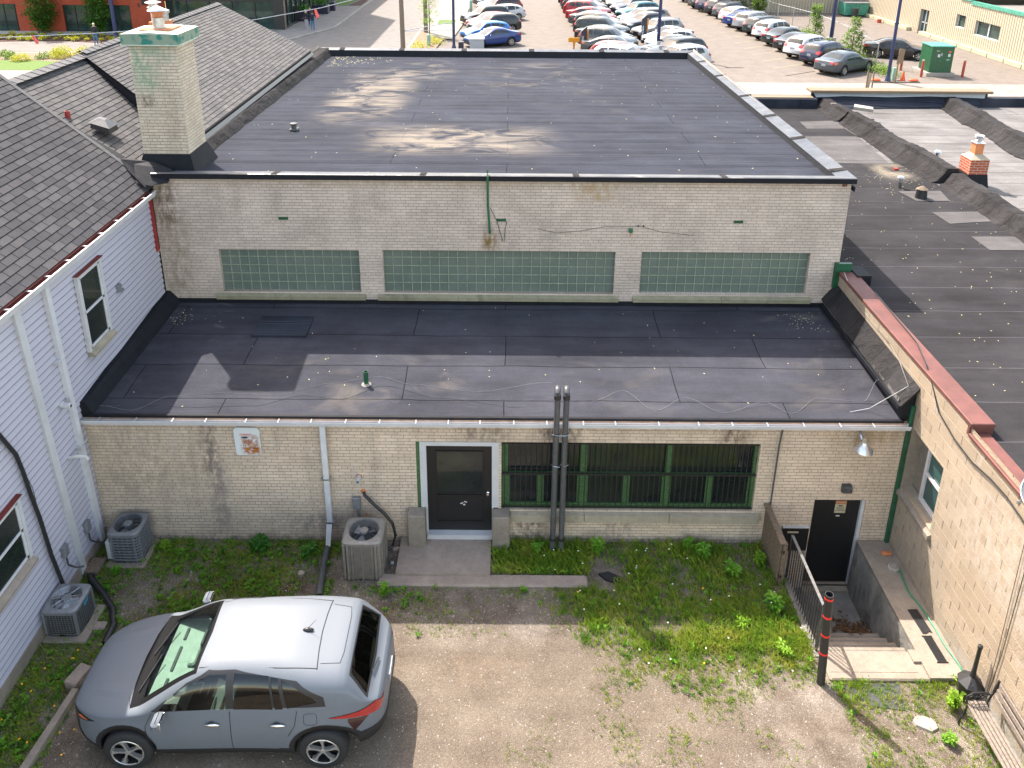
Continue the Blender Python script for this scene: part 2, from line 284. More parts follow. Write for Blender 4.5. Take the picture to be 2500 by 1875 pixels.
def glass(name, c, rough=.04, spec=.9):
    t = NT(name); t.col(t.mix(t.ramp(t.noise(.9, 4, .6), (.4, 0), (.65, .5)), c, (c[0] * 2 + .025, c[1] * 2 + .02, c[2] * 1.6 + .008))); t.set(Roughness=rough, Specular_IOR_Level=spec * .6); return t.m  # brownish blotches in the glass colour stand in for reflections
glass('glass_dark', (.012, .016, .018)); glass('glass_far', (.015, .035, .035)); glass('glass_car', (.018, .022, .026), .03)
glass('glass_teal', (.02, .06, .065))
t = NT('glass_block'); v, u, z = wallvec(t); n1 = t.noise(1, 3, .6, vec=v, sc=(5, 5, 1)); t.col(t.mix(t.ramp(t.noise(2, 5, .7), (.35, 0), (.7, 1)), (.11, .145, .12), (.15, .18, .158))); t.set(Roughness=.16, Specular_IOR_Level=.7); t.bump(t.noise(40, 3), .006)
simple('glass_block_mortar', (.25, .28, .20), .8, 0, .3, 18)
simple('stall_paint', (.24, .20, .12), .8, 0, .3, 8)
def clearglass(name, tint, a):
    t = NT(name); tr = t.n('BsdfTransparent'); tr.inputs[0].default_value = (*tint, 1); gl = t.n('BsdfGlossy'); gl.inputs['Roughness'].default_value = .02
    fr = t.n('Fresnel'); fr.inputs[0].default_value = 1.5; f = t.math('ADD', fr.outputs[0], a); ms = t.n('MixShader'); t.l(f, ms.inputs[0]); t.l(tr.outputs[0], ms.inputs[1]); t.l(gl.outputs[0], ms.inputs[2])
    t.l(ms.outputs[0], t.t.nodes['Material Output'].inputs[0]); t.t.nodes.remove(t.b)
clearglass('windshield', (.74, .90, .82), .03); clearglass('side_glass', (.30, .33, .33), .03); clearglass('privacy_glass', (.09, .10, .12), .03)
def paint(name, c, metal=.5, rough=.32, cw=.6, cr=.08):
    t = NT('paint_' + name); fl = t.noise(420, 1); t.col(t.mix(.25, c, t.ramp(fl, (.35, .7), (.65, 1.35)), 'MULTIPLY')); t.set(Metallic=metal, Roughness=rough, Coat_Weight=cw, Coat_Roughness=cr, Specular_IOR_Level=.35); return t.m
paint('hero', (.135, .152, .175), .15, .6, .35, .14)
for n_, c_ in dict(blue=(.005, .030, .15), bright_blue=(.01, .13, .40), navy=(.004, .006, .03), black=(.005, .005, .006), charcoal=(.018, .02, .023), graphite=(.045, .048, .054), silver=(.20, .205, .215), white=(.44, .44, .45), red=(.27, .005, .010), dark_red=(.11, .004, .010), pink_red=(.36, .04, .04), teal=(.004, .10, .12), green_black=(.006, .013, .012), warm_grey=(.16, .155, .15), slate=(.045, .055, .066), brown=(.013, .009, .011)).items():
    paint(n_, c_, .15 if n_ not in ('white', 'silver') else .05, .45)
simple('tyre', (.017, .017, .018), .75, 0, .2, 30, .003, 90); simple('rim_silver', (.58, .57, .55), .3, .7, .1, 9); simple('rim_black', (.012, .012, .014), .35); simple('cladding', (.016, .016, .018), .6, 0, .15, 40)
simple('tail_red', (.32, .004, .006), .15, coat=1); simple('tail_dark', (.03, .008, .008), .2, coat=1); simple('head_clear', (.55, .57, .58), .1, .3, coat=1); simple('amber', (.75, .13, .02), .2, coat=1)
simple('cloth_grey', (.16, .20, .18), .8); simple('dash_grey', (.26, .30, .27), .7); simple('interior_dark', (.02, .02, .022), .7)
simple('skin', (.50, .30, .22), .6); simple('hair_grey', (.45, .43, .40), .8); simple('hair_dark', (.03, .02, .015), .8)
simple('cloth_black', (.018, .018, .022), .85); simple('jeans_blue', (.05, .13, .25), .85); simple('trousers_grey', (.33, .32, .36), .85); simple('cloth_navy', (.012, .016, .035), .85)
def leaf(name, a, b, c, s=9):
    t = NT(name); t.col(t.ramp(t.noise(s, 4, .7), (.3, a), (.5, b), (.72, c))); t.set(Roughness=.55, Specular_IOR_Level=.3)
    tl = t.n('BsdfTranslucent'); t.l(t.b.inputs['Base Color'].links[0].from_socket, tl.inputs[0]); ms = t.n('MixShader'); ms.inputs[0].default_value = .4; t.l(t.b.outputs[0], ms.inputs[1]); t.l(tl.outputs[0], ms.inputs[2]); t.l(ms.outputs[0], t.t.nodes['Material Output'].inputs[0])
leaf('grass_blades', (.11, .24, .025), (.26, .36, .04), (.44, .42, .09), 2.2)
leaf('weed_leaf', (.10, .27, .025), (.17, .37, .035), (.28, .44, .06), 3)
leaf('weed_dark', (.04, .15, .02), (.07, .21, .03), (.13, .28, .04), 4)
leaf('maple_leaf', (.15, .30, .02), (.22, .38, .03), (.28, .42, .05), 5)
leaf('tree_leaf', (.03, .10, .015), (.06, .16, .02), (.12, .22, .03), 3)
leaf('shrub_leaf', (.08, .17, .02), (.14, .24, .03), (.25, .33, .05), 3)
leaf('yellow_shrub', (.30, .32, .01), (.42, .42, .02), (.55, .5, .03), 5)
leaf('moss', (.05, .045, .008), (.10, .09, .012), (.17, .17, .02), 4)
simple('leaf_litter', (.10, .05, .02), .9, 0, .6, 30); simple('seed_pale', (.72, .66, .36), .8, 0, .2, 8); simple('dandelion', (.85, .42, .01), .8); simple('seedhead', (.62, .60, .56), .9)
simple('gravel_stone', (.36, .32, .29), .85, 0, .45, 60)
M = MATS
# ---------------------------------------------------------------- helpers
random.seed(7)
def rnd(a, b): return random.uniform(a, b)
def tag(o, label=None, cat=None, group=None, kind=None):
    if label: o['label'] = label
    if cat: o['category'] = cat
    if group: o['group'] = group
    if kind: o['kind'] = kind
    return o
def thing(name, label, cat, loc=(0, 0, 0), group=None, rz=0):
    o = bpy.data.objects.new(name, None); COL.objects.link(o); o.location = loc; o.rotation_euler = (0, 0, rz); o.empty_display_size = .1
    return tag(o, label, cat, group)
class MB:
    def __init__(s): s.v = []; s.f = []; s.mi = []; s.m = 0; s.uv = {}
    def add(s, vs, fs):
        n = len(s.v); s.v += [tuple(v) for v in vs]
        for f in fs: s.f.append(tuple(n + i for i in f)); s.mi.append(s.m)
        return s
    def quad(s, *p): return s.add(p, [tuple(range(len(p)))])
    def box(s, x0, x1, y0, y1, z0, z1, skip=''):
        v = [(x0, y0, z0), (x1, y0, z0), (x1, y1, z0), (x0, y1, z0), (x0, y0, z1), (x1, y0, z1), (x1, y1, z1), (x0, y1, z1)]
        fs = dict(b=(0, 3, 2, 1), t=(4, 5, 6, 7), f=(0, 1, 5, 4), k=(2, 3, 7, 6), l=(3, 0, 4, 7), r=(1, 2, 6, 5))
        return s.add(v, [fs[k] for k in fs if k not in skip])
    def bev(s, x0, x1, y0, y1, z0, z1, b=.02):       # box with chamfered edges
        v = []; 
        for z, i in ((z0, b), (z0 + b, 0), (z1 - b, 0), (z1, b)):
            for (x, y) in ((x0 + i + b, y0 + i), (x1 - i - b, y0 + i), (x1 - i, y0 + i + b), (x1 - i, y1 - i - b), (x1 - i - b, y1 - i), (x0 + i + b, y1 - i), (x0 + i, y1 - i - b), (x0 + i, y0 + i + b)): v.append((x, y, z))
        fs = [tuple(reversed(range(8))), tuple(range(24, 32))]
        for k in range(3):
            for i in range(8): j = (i + 1) % 8; fs.append((k * 8 + i, k * 8 + j, k * 8 + 8 + j, k * 8 + 8 + i))
        return s.add(v, fs)
    def prism(s, pts, axis, a, b):                    # polygon (2D) extruded along axis x/y/z
        def P(p, t): return {'x': (t, p[0], p[1]), 'y': (p[0], t, p[1]), 'z': (p[0], p[1], t)}[axis]
        n = len(pts); v = [P(p, a) for p in pts] + [P(p, b) for p in pts]
        return s.add(v, [tuple(range(n)), tuple(reversed(range(n, 2 * n)))] + [(i, (i + 1) % n, n + (i + 1) % n, n + i) for i in range(n)])
    def strip(s, A, B, closed=False):                 # quads between two point lists
        n = len(A); return s.add(list(A) + list(B), [(i, (i + 1) % n, n + (i + 1) % n, n + i) for i in range(n if closed else n - 1)])
    def tube(s, pts, r, n=8, cap=True, taper=None):
        pts = [Vector(p) for p in pts]; rings = []
        for i, p in enumerate(pts):
            d = (pts[min(i + 1, len(pts) - 1)] - pts[max(i - 1, 0)]).normalized()
            a = d.cross(Vector((0, 0, 1))) if abs(d.z) < .95 else d.cross(Vector((0, 1, 0)))
            a.normalize(); b = a.cross(d); rr = r if not taper else r + (taper - r) * i / (len(pts) - 1)
            rings.append([p + a * rr * math.cos(t) + b * rr * math.sin(t) for t in [2 * math.pi * k / n for k in range(n)]])
        v = [q for rg in rings for q in rg]; fs = []
        for i in range(len(rings) - 1):
            for k in range(n): j = (k + 1) % n; fs.append((i * n + k, i * n + j, (i + 1) * n + j, (i + 1) * n + k))
        if cap: fs += [tuple(reversed(range(n))), tuple(range(len(v) - n, len(v)))]
        return s.add(v, fs)
    def lathe(s, prof, c, n=20, axis='z', cap=True):  # prof: (r, h)
        v = []
        for (r, h) in prof:
            for k in range(n):
                t = 2 * math.pi * k / n; a, b = r * math.cos(t), r * math.sin(t)
                v.append({'z': (c[0] + a, c[1] + b, c[2] + h), 'y': (c[0] + a, c[1] + h, c[2] + b), 'x': (c[0] + h, c[1] + a, c[2] + b)}[axis])
        fs = [(i * n + k, i * n + (k + 1) % n, (i + 1) * n + (k + 1) % n, (i + 1) * n + k) for i in range(len(prof) - 1) for k in range(n)]
        if cap: fs += [tuple(reversed(range(n))), tuple(range(len(v) - n, len(v)))]
        return s.add(v, fs)
    def build(s, name, mat, parent=None, bevel=0, smooth=False, local=False, label=None, cat=None, group=None, kind=None, recalc=True, base=None):
        off = Vector((0, 0, 0))
        if not local:
            p = parent
            while p: off += p.location; p = p.parent
        b0 = Vector((0, 0, 0))
        if parent is None and base is None and s.v:
            xs = [v[0] for v in s.v]; ys = [v[1] for v in s.v]; zs = [v[2] for v in s.v]; b0 = Vector(((min(xs) + max(xs)) / 2, (min(ys) + max(ys)) / 2, min(zs)))
        me = bpy.data.meshes.new(name); me.from_pydata([Vector(v) - off - b0 for v in s.v], [], s.f)
        mats = mat if isinstance(mat, (list, tuple)) else [mat]
        for m in mats: me.materials.append(M[m] if isinstance(m, str) else m)
        if len(mats) > 1:
            for p, i in zip(me.polygons, s.mi): p.material_index = i
        if s.uv:
            ul = me.uv_layers.new(name='UVMap')
            for p in me.polygons:
                if p.index in s.uv:
                    for li, c in zip(p.loop_indices, s.uv[p.index]): ul.data[li].uv = c
        if recalc:
            bm = bmesh.new(); bm.from_mesh(me); bmesh.ops.recalc_face_normals(bm, faces=bm.faces); bm.to_mesh(me); bm.free()
        if smooth: me.polygons.foreach_set('use_smooth', [True] * len(me.polygons))
        o = bpy.data.objects.new(name, me); COL.objects.link(o); o.location = b0
        if parent: o.parent = parent
        if bevel:
            md = o.modifiers.new('bevel', 'BEVEL'); md.width = bevel; md.segments = 2; md.limit_method = 'ANGLE'; md.angle_limit = R(40)
        if smooth and not bevel:
            try: me.set_sharp_from_angle(angle=R(42))
            except Exception: pass
        return tag(o, label, cat, group, kind)
def copy_tree(o, parent=None, swap=None):
    c = o.copy(); COL.objects.link(c)
    if parent: c.parent = parent
    if swap and o.type == 'MESH':
        for i, sl in enumerate(c.material_slots):
            nm = sl.material.name if sl.material else ''
            if nm in swap: sl.link = 'OBJECT'; sl.material = M[swap[nm]]
    for ch in o.children: copy_tree(ch, c, swap)
    return c
def text(parent, name, body, loc, size, mat, rot=(90, 0, 0), extrude=.001, align='CENTER', sx=1, local=False):
    cu = bpy.data.curves.new(name, 'FONT'); cu.body = body; cu.size = size; cu.extrude = extrude; cu.align_x = align; cu.align_y = 'CENTER'
    o = bpy.data.objects.new('tmp_text', cu); COL.objects.link(o); dg = bpy.context.evaluated_depsgraph_get(); dg.update(); me = bpy.data.meshes.new_from_object(o.evaluated_get(dg)); bpy.data.objects.remove(o)
    me.materials.clear(); me.materials.append(M[mat]); o = bpy.data.objects.new(name, me); COL.objects.link(o)
    off = Vector((0, 0, 0)); p = parent
    while p and not local: off += p.location; p = p.parent
    o.location = Vector(loc) - off; o.rotation_euler = [R(a) for a in rot]; o.scale = (sx, 1, 1); o.parent = parent
    return o
def sheet(name, mat, pts, z, kind='structure'):
    return MB().add([(x, y, z) for x, y in pts], [tuple(range(len(pts)))]).build(name, mat, kind=kind)
def wall_holes(b, u0, u1, z0, z1, holes, P, depth):
    """upright wall with rectangular openings; P(u, d, z) maps to 3D, d grows inwards; reveals included"""
    us = sorted({u0, u1, *[h[0] for h in holes], *[h[1] for h in holes]}); zs = sorted({z0, z1, *[h[2] for h in holes], *[h[3] for h in holes]})
    for i in range(len(us) - 1):
        for j in range(len(zs) - 1):
            um, zm = (us[i] + us[i + 1]) / 2, (zs[j] + zs[j + 1]) / 2
            if any(h[0] < um < h[1] and h[2] < zm < h[3] for h in holes): continue
            b.quad(P(us[i], 0, zs[j]), P(us[i + 1], 0, zs[j]), P(us[i + 1], 0, zs[j + 1]), P(us[i], 0, zs[j + 1]))
    for (a, c, d, e) in holes:
        for (p, q) in (((a, d), (a, e)), ((c, d), (c, e)), ((a, d), (c, d)), ((a, e), (c, e))):
            b.quad(P(p[0], 0, p[1]), P(q[0], 0, q[1]), P(q[0], depth, q[1]), P(p[0], depth, p[1]))
    return b
# ================================================================ middle building (two levels)
bld = thing('brick_building', 'buff brick commercial building with flat dark roofs on two levels and glass block windows', 'building', (0, 11.87, 0))
YF, YU = 11.87, 15.6
# lower front wall
holes = [(-1.63, -.17, .08, 2.2), (-.11, 4.48, .72, 2.2), (5.59, 6.53, -1.0, 1.0)]
b = MB(); wall_holes(b, -7.44, 7.02, -1.2, 2.70, holes, lambda u, d, z: (u, YF + d, z), .14)
b.quad((7.02, YF, -1.2), (7.02, 15.6, -1.2), (7.02, 15.6, 2.70), (7.02, YF, 2.70))
b.build('lower_wall', 'buff_brick_lower', bld, recalc=False)
# upper wall
gb = [(-6.18, -3.20, 3.20, 4.19), (-2.69, 2.26, 3.20, 4.20), (2.82, 6.41, 3.22, 4.21)]
b = MB(); wall_holes(b, -7.42, 7.05, 2.7, 5.84, gb, lambda u, d, z: (u, YU + d, z), .12)
b.quad((7.05, YU, 0), (7.05, 30.95, 0), (7.05, 30.95, 5.84), (7.05, YU, 5.84)).quad((-7.42, YU, 0), (-7.42, 30.95, 0), (-7.42, 30.95, 5.84), (-7.42, YU, 5.84)).quad((-7.42, 30.95, 0), (7.05, 30.95, 0), (7.05, 30.95, 5.7), (-7.42, 30.95, 5.7))
b.build('upper_wall', 'buff_brick_upper', bld, recalc=False)
for i, (a, c, d, e) in enumerate(gb):
    nx = (14.9, 25, 18)[i]; nx = int(round(nx)); pw = (c - a) / nx; ph = (e - d) / 5
    f = MB().quad((a, YU + .10, d), (c, YU + .10, d), (c, YU + .10, e), (a, YU + .10, e)); wn = f.build('glass_block_window', 'glass_block', bld)
    g = MB()
    for k in range(1, nx): g.box(a + k * pw - .007, a + k * pw + .007, YU + .085, YU + .11, d, e)
    for k in range(1, 5): g.box(a, c, YU + .088, YU + .112, d + k * ph - .007, d + k * ph + .007)
    g.build('mortar_grid', 'glass_block_mortar', wn)
    s = MB(); x0, x1 = (a - .14, c + .11)
    n = 3 if i == 1 else 2
    for k in range(n):
        u0 = x0 + (x1 - x0) * k / n + .004; u1 = x0 + (x1 - x0) * (k + 1) / n - .004
        s.prism([(YU - .085, 3.045), (YU - .085, 3.125), (YU + .09, d + .005), (YU + .09, 3.045)], 'x', u0, u1)
    s.build('window_sill', 'sill_mossy', bld)
# little details on the upper wall
for x in (-4.74, -.17, 4.80):
    v = MB().box(x - .10, x + .10, YU - .012, YU + .01, 4.885, 4.945); vo = v.build('wall_vent', 'green_dark', bld)
    v = MB(); [v.box(x - .095 + k * .024, x - .087 + k * .024, YU - .02, YU - .012, 4.89, 4.94) for k in range(8)]; v.build('grille', 'green_paint', vo)
MB().tube([(-.47, 15.72, 5.93), (-.46, 15.60, 6.0), (-.455, 15.50, 5.90), (-.45, 15.53, 5.3), (-.41, 15.545, 4.62)], .024, 8).build('wall_pipe', ['green_paint'], bld, smooth=True)
MB().tube([(-.40, 15.55, 5.2), (-.27, 15.57, 4.92), (-.14, 15.57, 4.45), (-.10, 15.57, 4.43), (-.09, 15.57, 4.7), (-.06, 15.58, 4.88)], .006, 5).build('loose_wire', 'plastic_black', bld)
MB().tube([(.6, 15.59, 4.72), (1.0, 15.59, 4.63), (1.5, 15.59, 4.68), (2.0, 15.59, 4.78), (2.8, 15.585, 4.79), (3.2, 15.59, 4.67), (3.9, 15.59, 4.6)], .004, 4).build('cable', 'plastic_black', bld)
MB().bev(2.51, 2.59, 15.53, 15.59, 4.66, 4.76, .015).build('junction_box', 'green_paint', bld)
MB().tube([(2.55, 15.55, 4.66), (2.54, 15.54, 4.55)], .008, 5).build('bracket', 'rust_plate', bld)
for x in (2.69, 2.80): MB().bev(x, x + .03, 15.56, 15.59, 4.79, 4.83, .008).build('insulator', 'plastic_black', bld)
MB().box(6.86, 6.96, 15.585, 15.6, 5.72, 5.80).build('red_block', 'coping_red', bld)
# lower roof
LZ = lambda y: 2.735 + (y - 11.8) * .20 / 3.8
b = MB().quad((-7.30, 11.82, LZ(11.82)), (6.86, 11.82, LZ(11.82)), (6.86, 15.6, LZ(15.6)), (-7.30, 15.6, LZ(15.6))); b.quad((-7.3, 11.82, LZ(11.82)), (-7.3, 11.82, 2.6), (6.86, 11.82, 2.6), (6.86, 11.82, LZ(11.82)))
rf = b.build('lower_roof', 'roof_lower', bld, recalc=False)
MB().box(-7.3, 6.9, 11.808, 11.86, 2.63, 2.752).build('edge_strip', 'black_flashing', rf)
MB().box(-7.3, 6.86, 15.565, 15.597, 2.9, 3.03).build('wall_flashing', 'black_flashing', rf)
MB().add([(-7.46, 11.84, 2.6), (-7.46, 11.84, 2.98), (-7.33, 11.84, 2.98), (-7.20, 11.84, 2.70), (-7.46, 15.6, 2.6), (-7.46, 15.6, 3.2), (-7.33, 15.6, 3.2), (-7.12, 15.6, 2.95)], [(0, 1, 2, 3), (4, 5, 6, 7), (1, 5, 6, 2), (2, 6, 7, 3), (0, 4, 5, 1)]).build('roof_curb', 'black_flashing', rf)
c1 = MB().add([(6.86, 11.86, 2.66), (6.80, 11.86, 3.06), (7.055, 11.86, 3.42), (7.055, 11.86, 2.9), (6.86, 15.6, 2.9), (6.80, 15.6, 3.12), (7.055, 15.6, 3.50)], [(0, 1, 5, 4), (0, 1, 2, 3)]).build('curb_side', 'black_flashing', rf)
MB().add([(6.775, 11.80, 3.055), (7.056, 11.80, 3.42), (7.056, 15.6, 3.50), (6.775, 15.6, 3.12), (6.775, 11.80, 3.0), (7.056, 11.80, 3.36)], [(0, 1, 2, 3), (0, 1, 5, 4)]).build('curb_cap', 'felt_curb', rf)
MB().box(6.74, 6.775, 11.80, 15.5, 2.985, 3.06).build('cap_drip_edge', 'black_flashing', rf)
b = MB()
for k in range(40):
    y = 11.9 + k * .09; xx = 6.78 + rnd(0, .012); b.quad((xx, y, 3.068 + (xx - 6.78) * 1.2), (xx + rnd(.01, .03), y, 3.075 + .05), (xx + rnd(.02, .05), y + .10, 3.08 + .05), (xx, y + .10, 3.07))
b.build('old_tar_edge', 'felt_patch', rf)
MB().box(6.80, 6.85, 12.1, 14.35, 2.70, 2.735).build('metal_bar', 'aluminium', rf)
MB().box(-5.2, -4.1, 14.25, 15.05, 2.87 - .02, 2.915).build('roof_patch', 'roof_upper', rf)
# gutter with straps
g = MB(); P_ = [(11.81, 2.70), (11.80, 2.64), (11.72, 2.64), (11.70, 2.705), (11.69, 2.715), (11.685, 2.705), (11.705, 2.625), (11.81, 2.625)]
g.prism(P_, 'x', -7.44, 6.98); go = g.build('gutter', 'gutter_white', bld)
MB().quad((-7.42, 11.722, 2.645), (6.96, 11.722, 2.645), (6.96, 11.798, 2.645), (-7.42, 11.798, 2.645)).quad((-7.42, 11.803, 2.64), (6.96, 11.803, 2.64), (6.96, 11.807, 2.70), (-7.42, 11.807, 2.70)).build('gutter_inside', 'wood_inside_gutter', go)
x = -7.1
while x < 6.9: MB().box(x, x + .02, 11.69, 11.80, 2.708, 2.714).build('gutter_strap', 'cabinet_grey', go); x += rnd(.55, .78)
# downspout in the middle
d = MB(); d.bev(-3.285, -3.185, 11.74, 11.81, .50, 2.63, .012); d.add([(-3.285, 11.72, .5), (-3.185, 11.72, .5), (-3.185, 11.80, .5), (-3.285, 11.80, .5), (-3.30, 11.52, -.02), (-3.22, 11.50, -.02), (-3.22, 11.58, .02), (-3.30, 11.60, .02)], [(0, 1, 5, 4), (1, 2, 6, 5), (2, 3, 7, 6), (3, 0, 4, 7)])
dn_ = d.build('downspout', 'gutter_white', bld)
for z_ in (1.45, .50): MB().box(-3.33, -3.14, 11.735, 11.815, z_, z_ + .03).build('downspout_strap', 'galvanized', dn_)
# upper roof and parapets
RZ = lambda y: 5.74 - (y - 15.9) * .25 / 14.8
TZ = lambda y: 5.89 - (y - 15.55) * .17 / 15.4
urf = MB().quad((-6.95, 15.85, RZ(15.85)), (6.8, 15.85, RZ(15.85)), (6.8, 30.65, RZ(30.65)), (-6.95, 30.65, RZ(30.65))).build('upper_roof', 'roof_upper', bld, recalc=False)
MB().box(-7.36, 7.125, 15.53, 15.56, 5.795, 5.90).box(7.095, 7.125, 15.56, 31.0, 5.62, 5.72).build('parapet_fascia', 'black_flashing', urf)
cp = MB().add([(-7.36, 15.53, 5.905), (7.125, 15.53, 5.905), (7.125, 15.56, 5.915), (-7.36, 15.56, 5.915), (6.85, 15.86, 5.86), (-6.95, 15.86, 5.86)], [(0, 1, 2, 3), (3, 2, 4, 5)])
cp.add([(7.125, 15.56, 5.915), (6.80, 15.86, 5.86), (6.80, 30.7, 5.70), (7.125, 31.0, 5.75)], [(0, 1, 2, 3)]).quad((7.125, 15.56, 5.915), (7.125, 31, 5.75), (7.125, 31, 5.6), (7.125, 15.56, 5.8))
cp.add([(-7.36, 31.02, 5.76), (7.125, 31.02, 5.76), (6.80, 30.7, 5.72), (-6.95, 30.7, 5.72)], [(0, 1, 2, 3)])
cp.build('metal_coping', 'coping_sheet', urf, recalc=False)
MB().quad((-6.95, 15.86, 5.86), (6.8, 15.86, 5.86), (6.8, 15.90, 5.73), (-6.95, 15.90, 5.73)).quad((6.80, 15.86, 5.86), (6.80, 30.7, 5.70), (6.76, 30.7, 5.45), (6.76, 15.86, 5.70)).quad((-6.95, 30.7, 5.72), (6.80, 30.7, 5.72), (6.8, 30.62, 5.45), (-6.95, 30.62, 5.45)).build('parapet_inner_face', 'black_flashing', urf)
for x in (-4.9, -1.85, 1.3, 4.35): MB().add([(x, 15.525, 5.9), (x + .13, 15.525, 5.9), (x + .13, 15.555, 5.92), (x, 15.555, 5.92), (x + .13, 15.87, 5.868), (x, 15.87, 5.868)], [(0, 1, 2, 3), (3, 2, 4, 5)]).build('coping_joint', 'felt_curb', urf)
for x in (-6.6, -4.3, -1.9, .7, 3.4, 5.9): MB().add([(x, 31.03, 5.765), (x + .2, 31.03, 5.765), (x + .2, 30.69, 5.728), (x, 30.69, 5.728)], [(0, 1, 2, 3)]).build('coping_joint', 'felt_curb', urf)
for y in (16.1, 18.6, 20.8, 23.2, 26.2, 28.8): MB().add([(7.13, y, TZ(y) + .04), (7.13, y + .16, TZ(y) + .04), (6.79, y + .16, TZ(y) - .01), (6.79, y, TZ(y) - .01)], [(0, 1, 2, 3)]).build('coping_joint', 'felt_curb', urf)
# felt covered parapet on the left side
b = MB(); pts = []
for k in range(41):
    y = 17.1 + k * (30.9 - 17.1) / 40; q = rnd(-.02, .02); pts.append([(-7.42, y, TZ(y) + .03), (-7.05, y, TZ(y) + .05 + q / 2), (-6.98 + q, y, TZ(y) - .02), (-6.86 + q, y, RZ(y) + .01)])
for a, c in zip(pts, pts[1:]):
    for k in range(3): b.quad(a[k], a[k + 1], c[k + 1], c[k])
b.build('felt_parapet', 'felt_curb', urf, smooth=True)
for (x, y) in ((-5.48, 19.61),):
    v = MB().bev(x - .10, x + .10, y - .10, y + .10, RZ(y) - .01, RZ(y) + .06, .02).lathe([(.07, .06), (.06, .14), (.09, .145), (.09, .19), (.02, .2)], (x, y, RZ(y)), 10).build('roof_drain_vent', 'ac_dark', urf)
# chimney
ch = MB().box(-7.72, -6.76, 16.15, 17.1, 5.6, 8.42).build('chimney', 'buff_brick_chimney', bld)
MB().add([(-7.86, 16.0, 5.72), (-6.62, 16.0, 5.72), (-6.55, 17.25, 5.65), (-7.9, 17.25, 5.72), (-7.735, 16.135, 6.13), (-6.745, 16.135, 6.13), (-6.745, 17.12, 6.13), (-7.735, 17.12, 6.13)], [(0, 1, 5, 4), (1, 2, 6, 5), (2, 3, 7, 6), (3, 0, 4, 7), (4, 5, 6, 7)]).build('base_flashing', 'black_flashing', ch)
MB().box(-7.83, -6.65, 16.05, 17.2, 8.43, 8.455).build('drip_edge', 'cap_top', ch)
MB().box(-7.82, -6.66, 16.06, 17.19, 8.455, 8.66).build('crown', 'patina_cap', ch)
MB().prism([(-7.82, 8.662), (-7.24, 8.70), (-6.66, 8.662)], 'y', 16.06, 17.19).build('crown_top', 'cap_top', ch)
MB().box(-7.55, -6.93, 16.35, 16.95, 8.68, 8.712).build('rust_plate', 'rust_plate', ch)
MB().lathe([(.12, 0), (.115, .22)], (-7.25, 16.62, 8.7), 18, cap=False).lathe([(.14, .02), (.14, .0)], (-7.25, 16.62, 8.71), 18).build('flue_pipe', 'galvanized', ch, smooth=True)
MB().lathe([(.10, .20), (.105, .30), (.17, .36)], (-7.25, 16.62, 8.7), 18).build('rain_cap_skirt', 'rust_plate', ch, smooth=True)
MB().lathe([(.19, .36), (.18, .38), (.01, .47)], (-7.25, 16.62, 8.7), 18).build('rain_cap', 'aluminium', ch, smooth=True)
# roof pipe, cables
p = MB().lathe([(.045, 0), (.045, .27), (.036, .27), (.036, .1)], (-2.62, 12.75, LZ(12.75)), 14, cap=False).build('green_vent_pipe', 'green_dark', rf, smooth=True)
MB().lathe([(.09, .0), (.07, .01), (.05, .03)], (-2.62, 12.75, LZ(12.75)), 14).build('pipe_boot', 'white_stone', p)
def roofwire(pts, r=.0024, m='ac_grey'):
    P = []
    for i in range(len(pts) - 1):
        for k in range(6):
            t = k / 6; t2 = t * t * (3 - 2 * t); x = pts[i][0] + (pts[i + 1][0] - pts[i][0]) * t; y = pts[i][1] + (pts[i + 1][1] - pts[i][1]) * t2; z = (pts[i][2] + (pts[i + 1][2] - pts[i][2]) * t2); P.append((x, y, LZ(y) + z + .006))
    P.append((pts[-1][0], pts[-1][1], LZ(pts[-1][1]) + pts[-1][2])); MB().tube(P, r, 5).build('cable', m, rf)
roofwire([(-7.2, 12.05, .02), (-6.6, 11.95, 0), (-6.1, 12.35, .0), (-5.2, 12.45, 0), (-4.2, 12.4, 0), (-3.3, 12.75, 0), (-2.4, 12.95, .02), (-1.8, 12.75, 0), (-.6, 12.55, .0), (.8, 12.5, .25)])
roofwire([(1.5, 12.3, 0), (2.1, 12.55, .05), (2.6, 12.05, 0), (3.2, 12.35, .06), (3.8, 12.0, 0), (4.6, 12.25, .05), (5.0, 12.0, 0), (5.6, 12.4, .03), (6.4, 12.35, 0), (6.75, 12.6, .3)])
roofwire([(-7.2, 12.0, .05), (-6.5, 12.1, 0), (-5.6, 12.05, 0), (-4.5, 12.1, 0), (-3.7, 12.4, 0), (-3.0, 12.3, 0), (-2.3, 12.7, 0), (-1.2, 12.35, 0), (.3, 12.1, 0)], .0025, 'ac_dark')
# ---- main back door
dr = MB().box(-1.45, -.28, 11.93, 11.965, .20, 2.115).build('back_door', 'black_paint', bld, bevel=.004)
MB().box(-1.27, -.45, 11.921, 11.93, 1.07, 1.95).build('door_glass', 'glass_dark', dr)
f = MB()
for (x0, x1, z0, z1) in ((-1.29, -.43, 1.95, 1.97), (-1.29, -.43, 1.05, 1.07), (-1.29, -1.27, 1.07, 1.95), (-.45, -.43, 1.07, 1.95), (-1.28, -.44, 1.0, 1.012), (-1.28, -.44, .41, .422), (-1.28, -1.268, .422, 1.0), (-.452, -.44, .422, 1.0)): f.box(x0, x1, 11.914, 11.93, z0, z1)
f.build('door_moulding', 'black_paint', dr)
MB().lathe([(.03, 0), (.03, -.012), (.018, -.02), (.026, -.045), (.026, -.06), (.005, -.065)], (-.355, 11.93, 1.05), 12, 'y').build('door_knob', 'steel_chrome', dr, smooth=True)
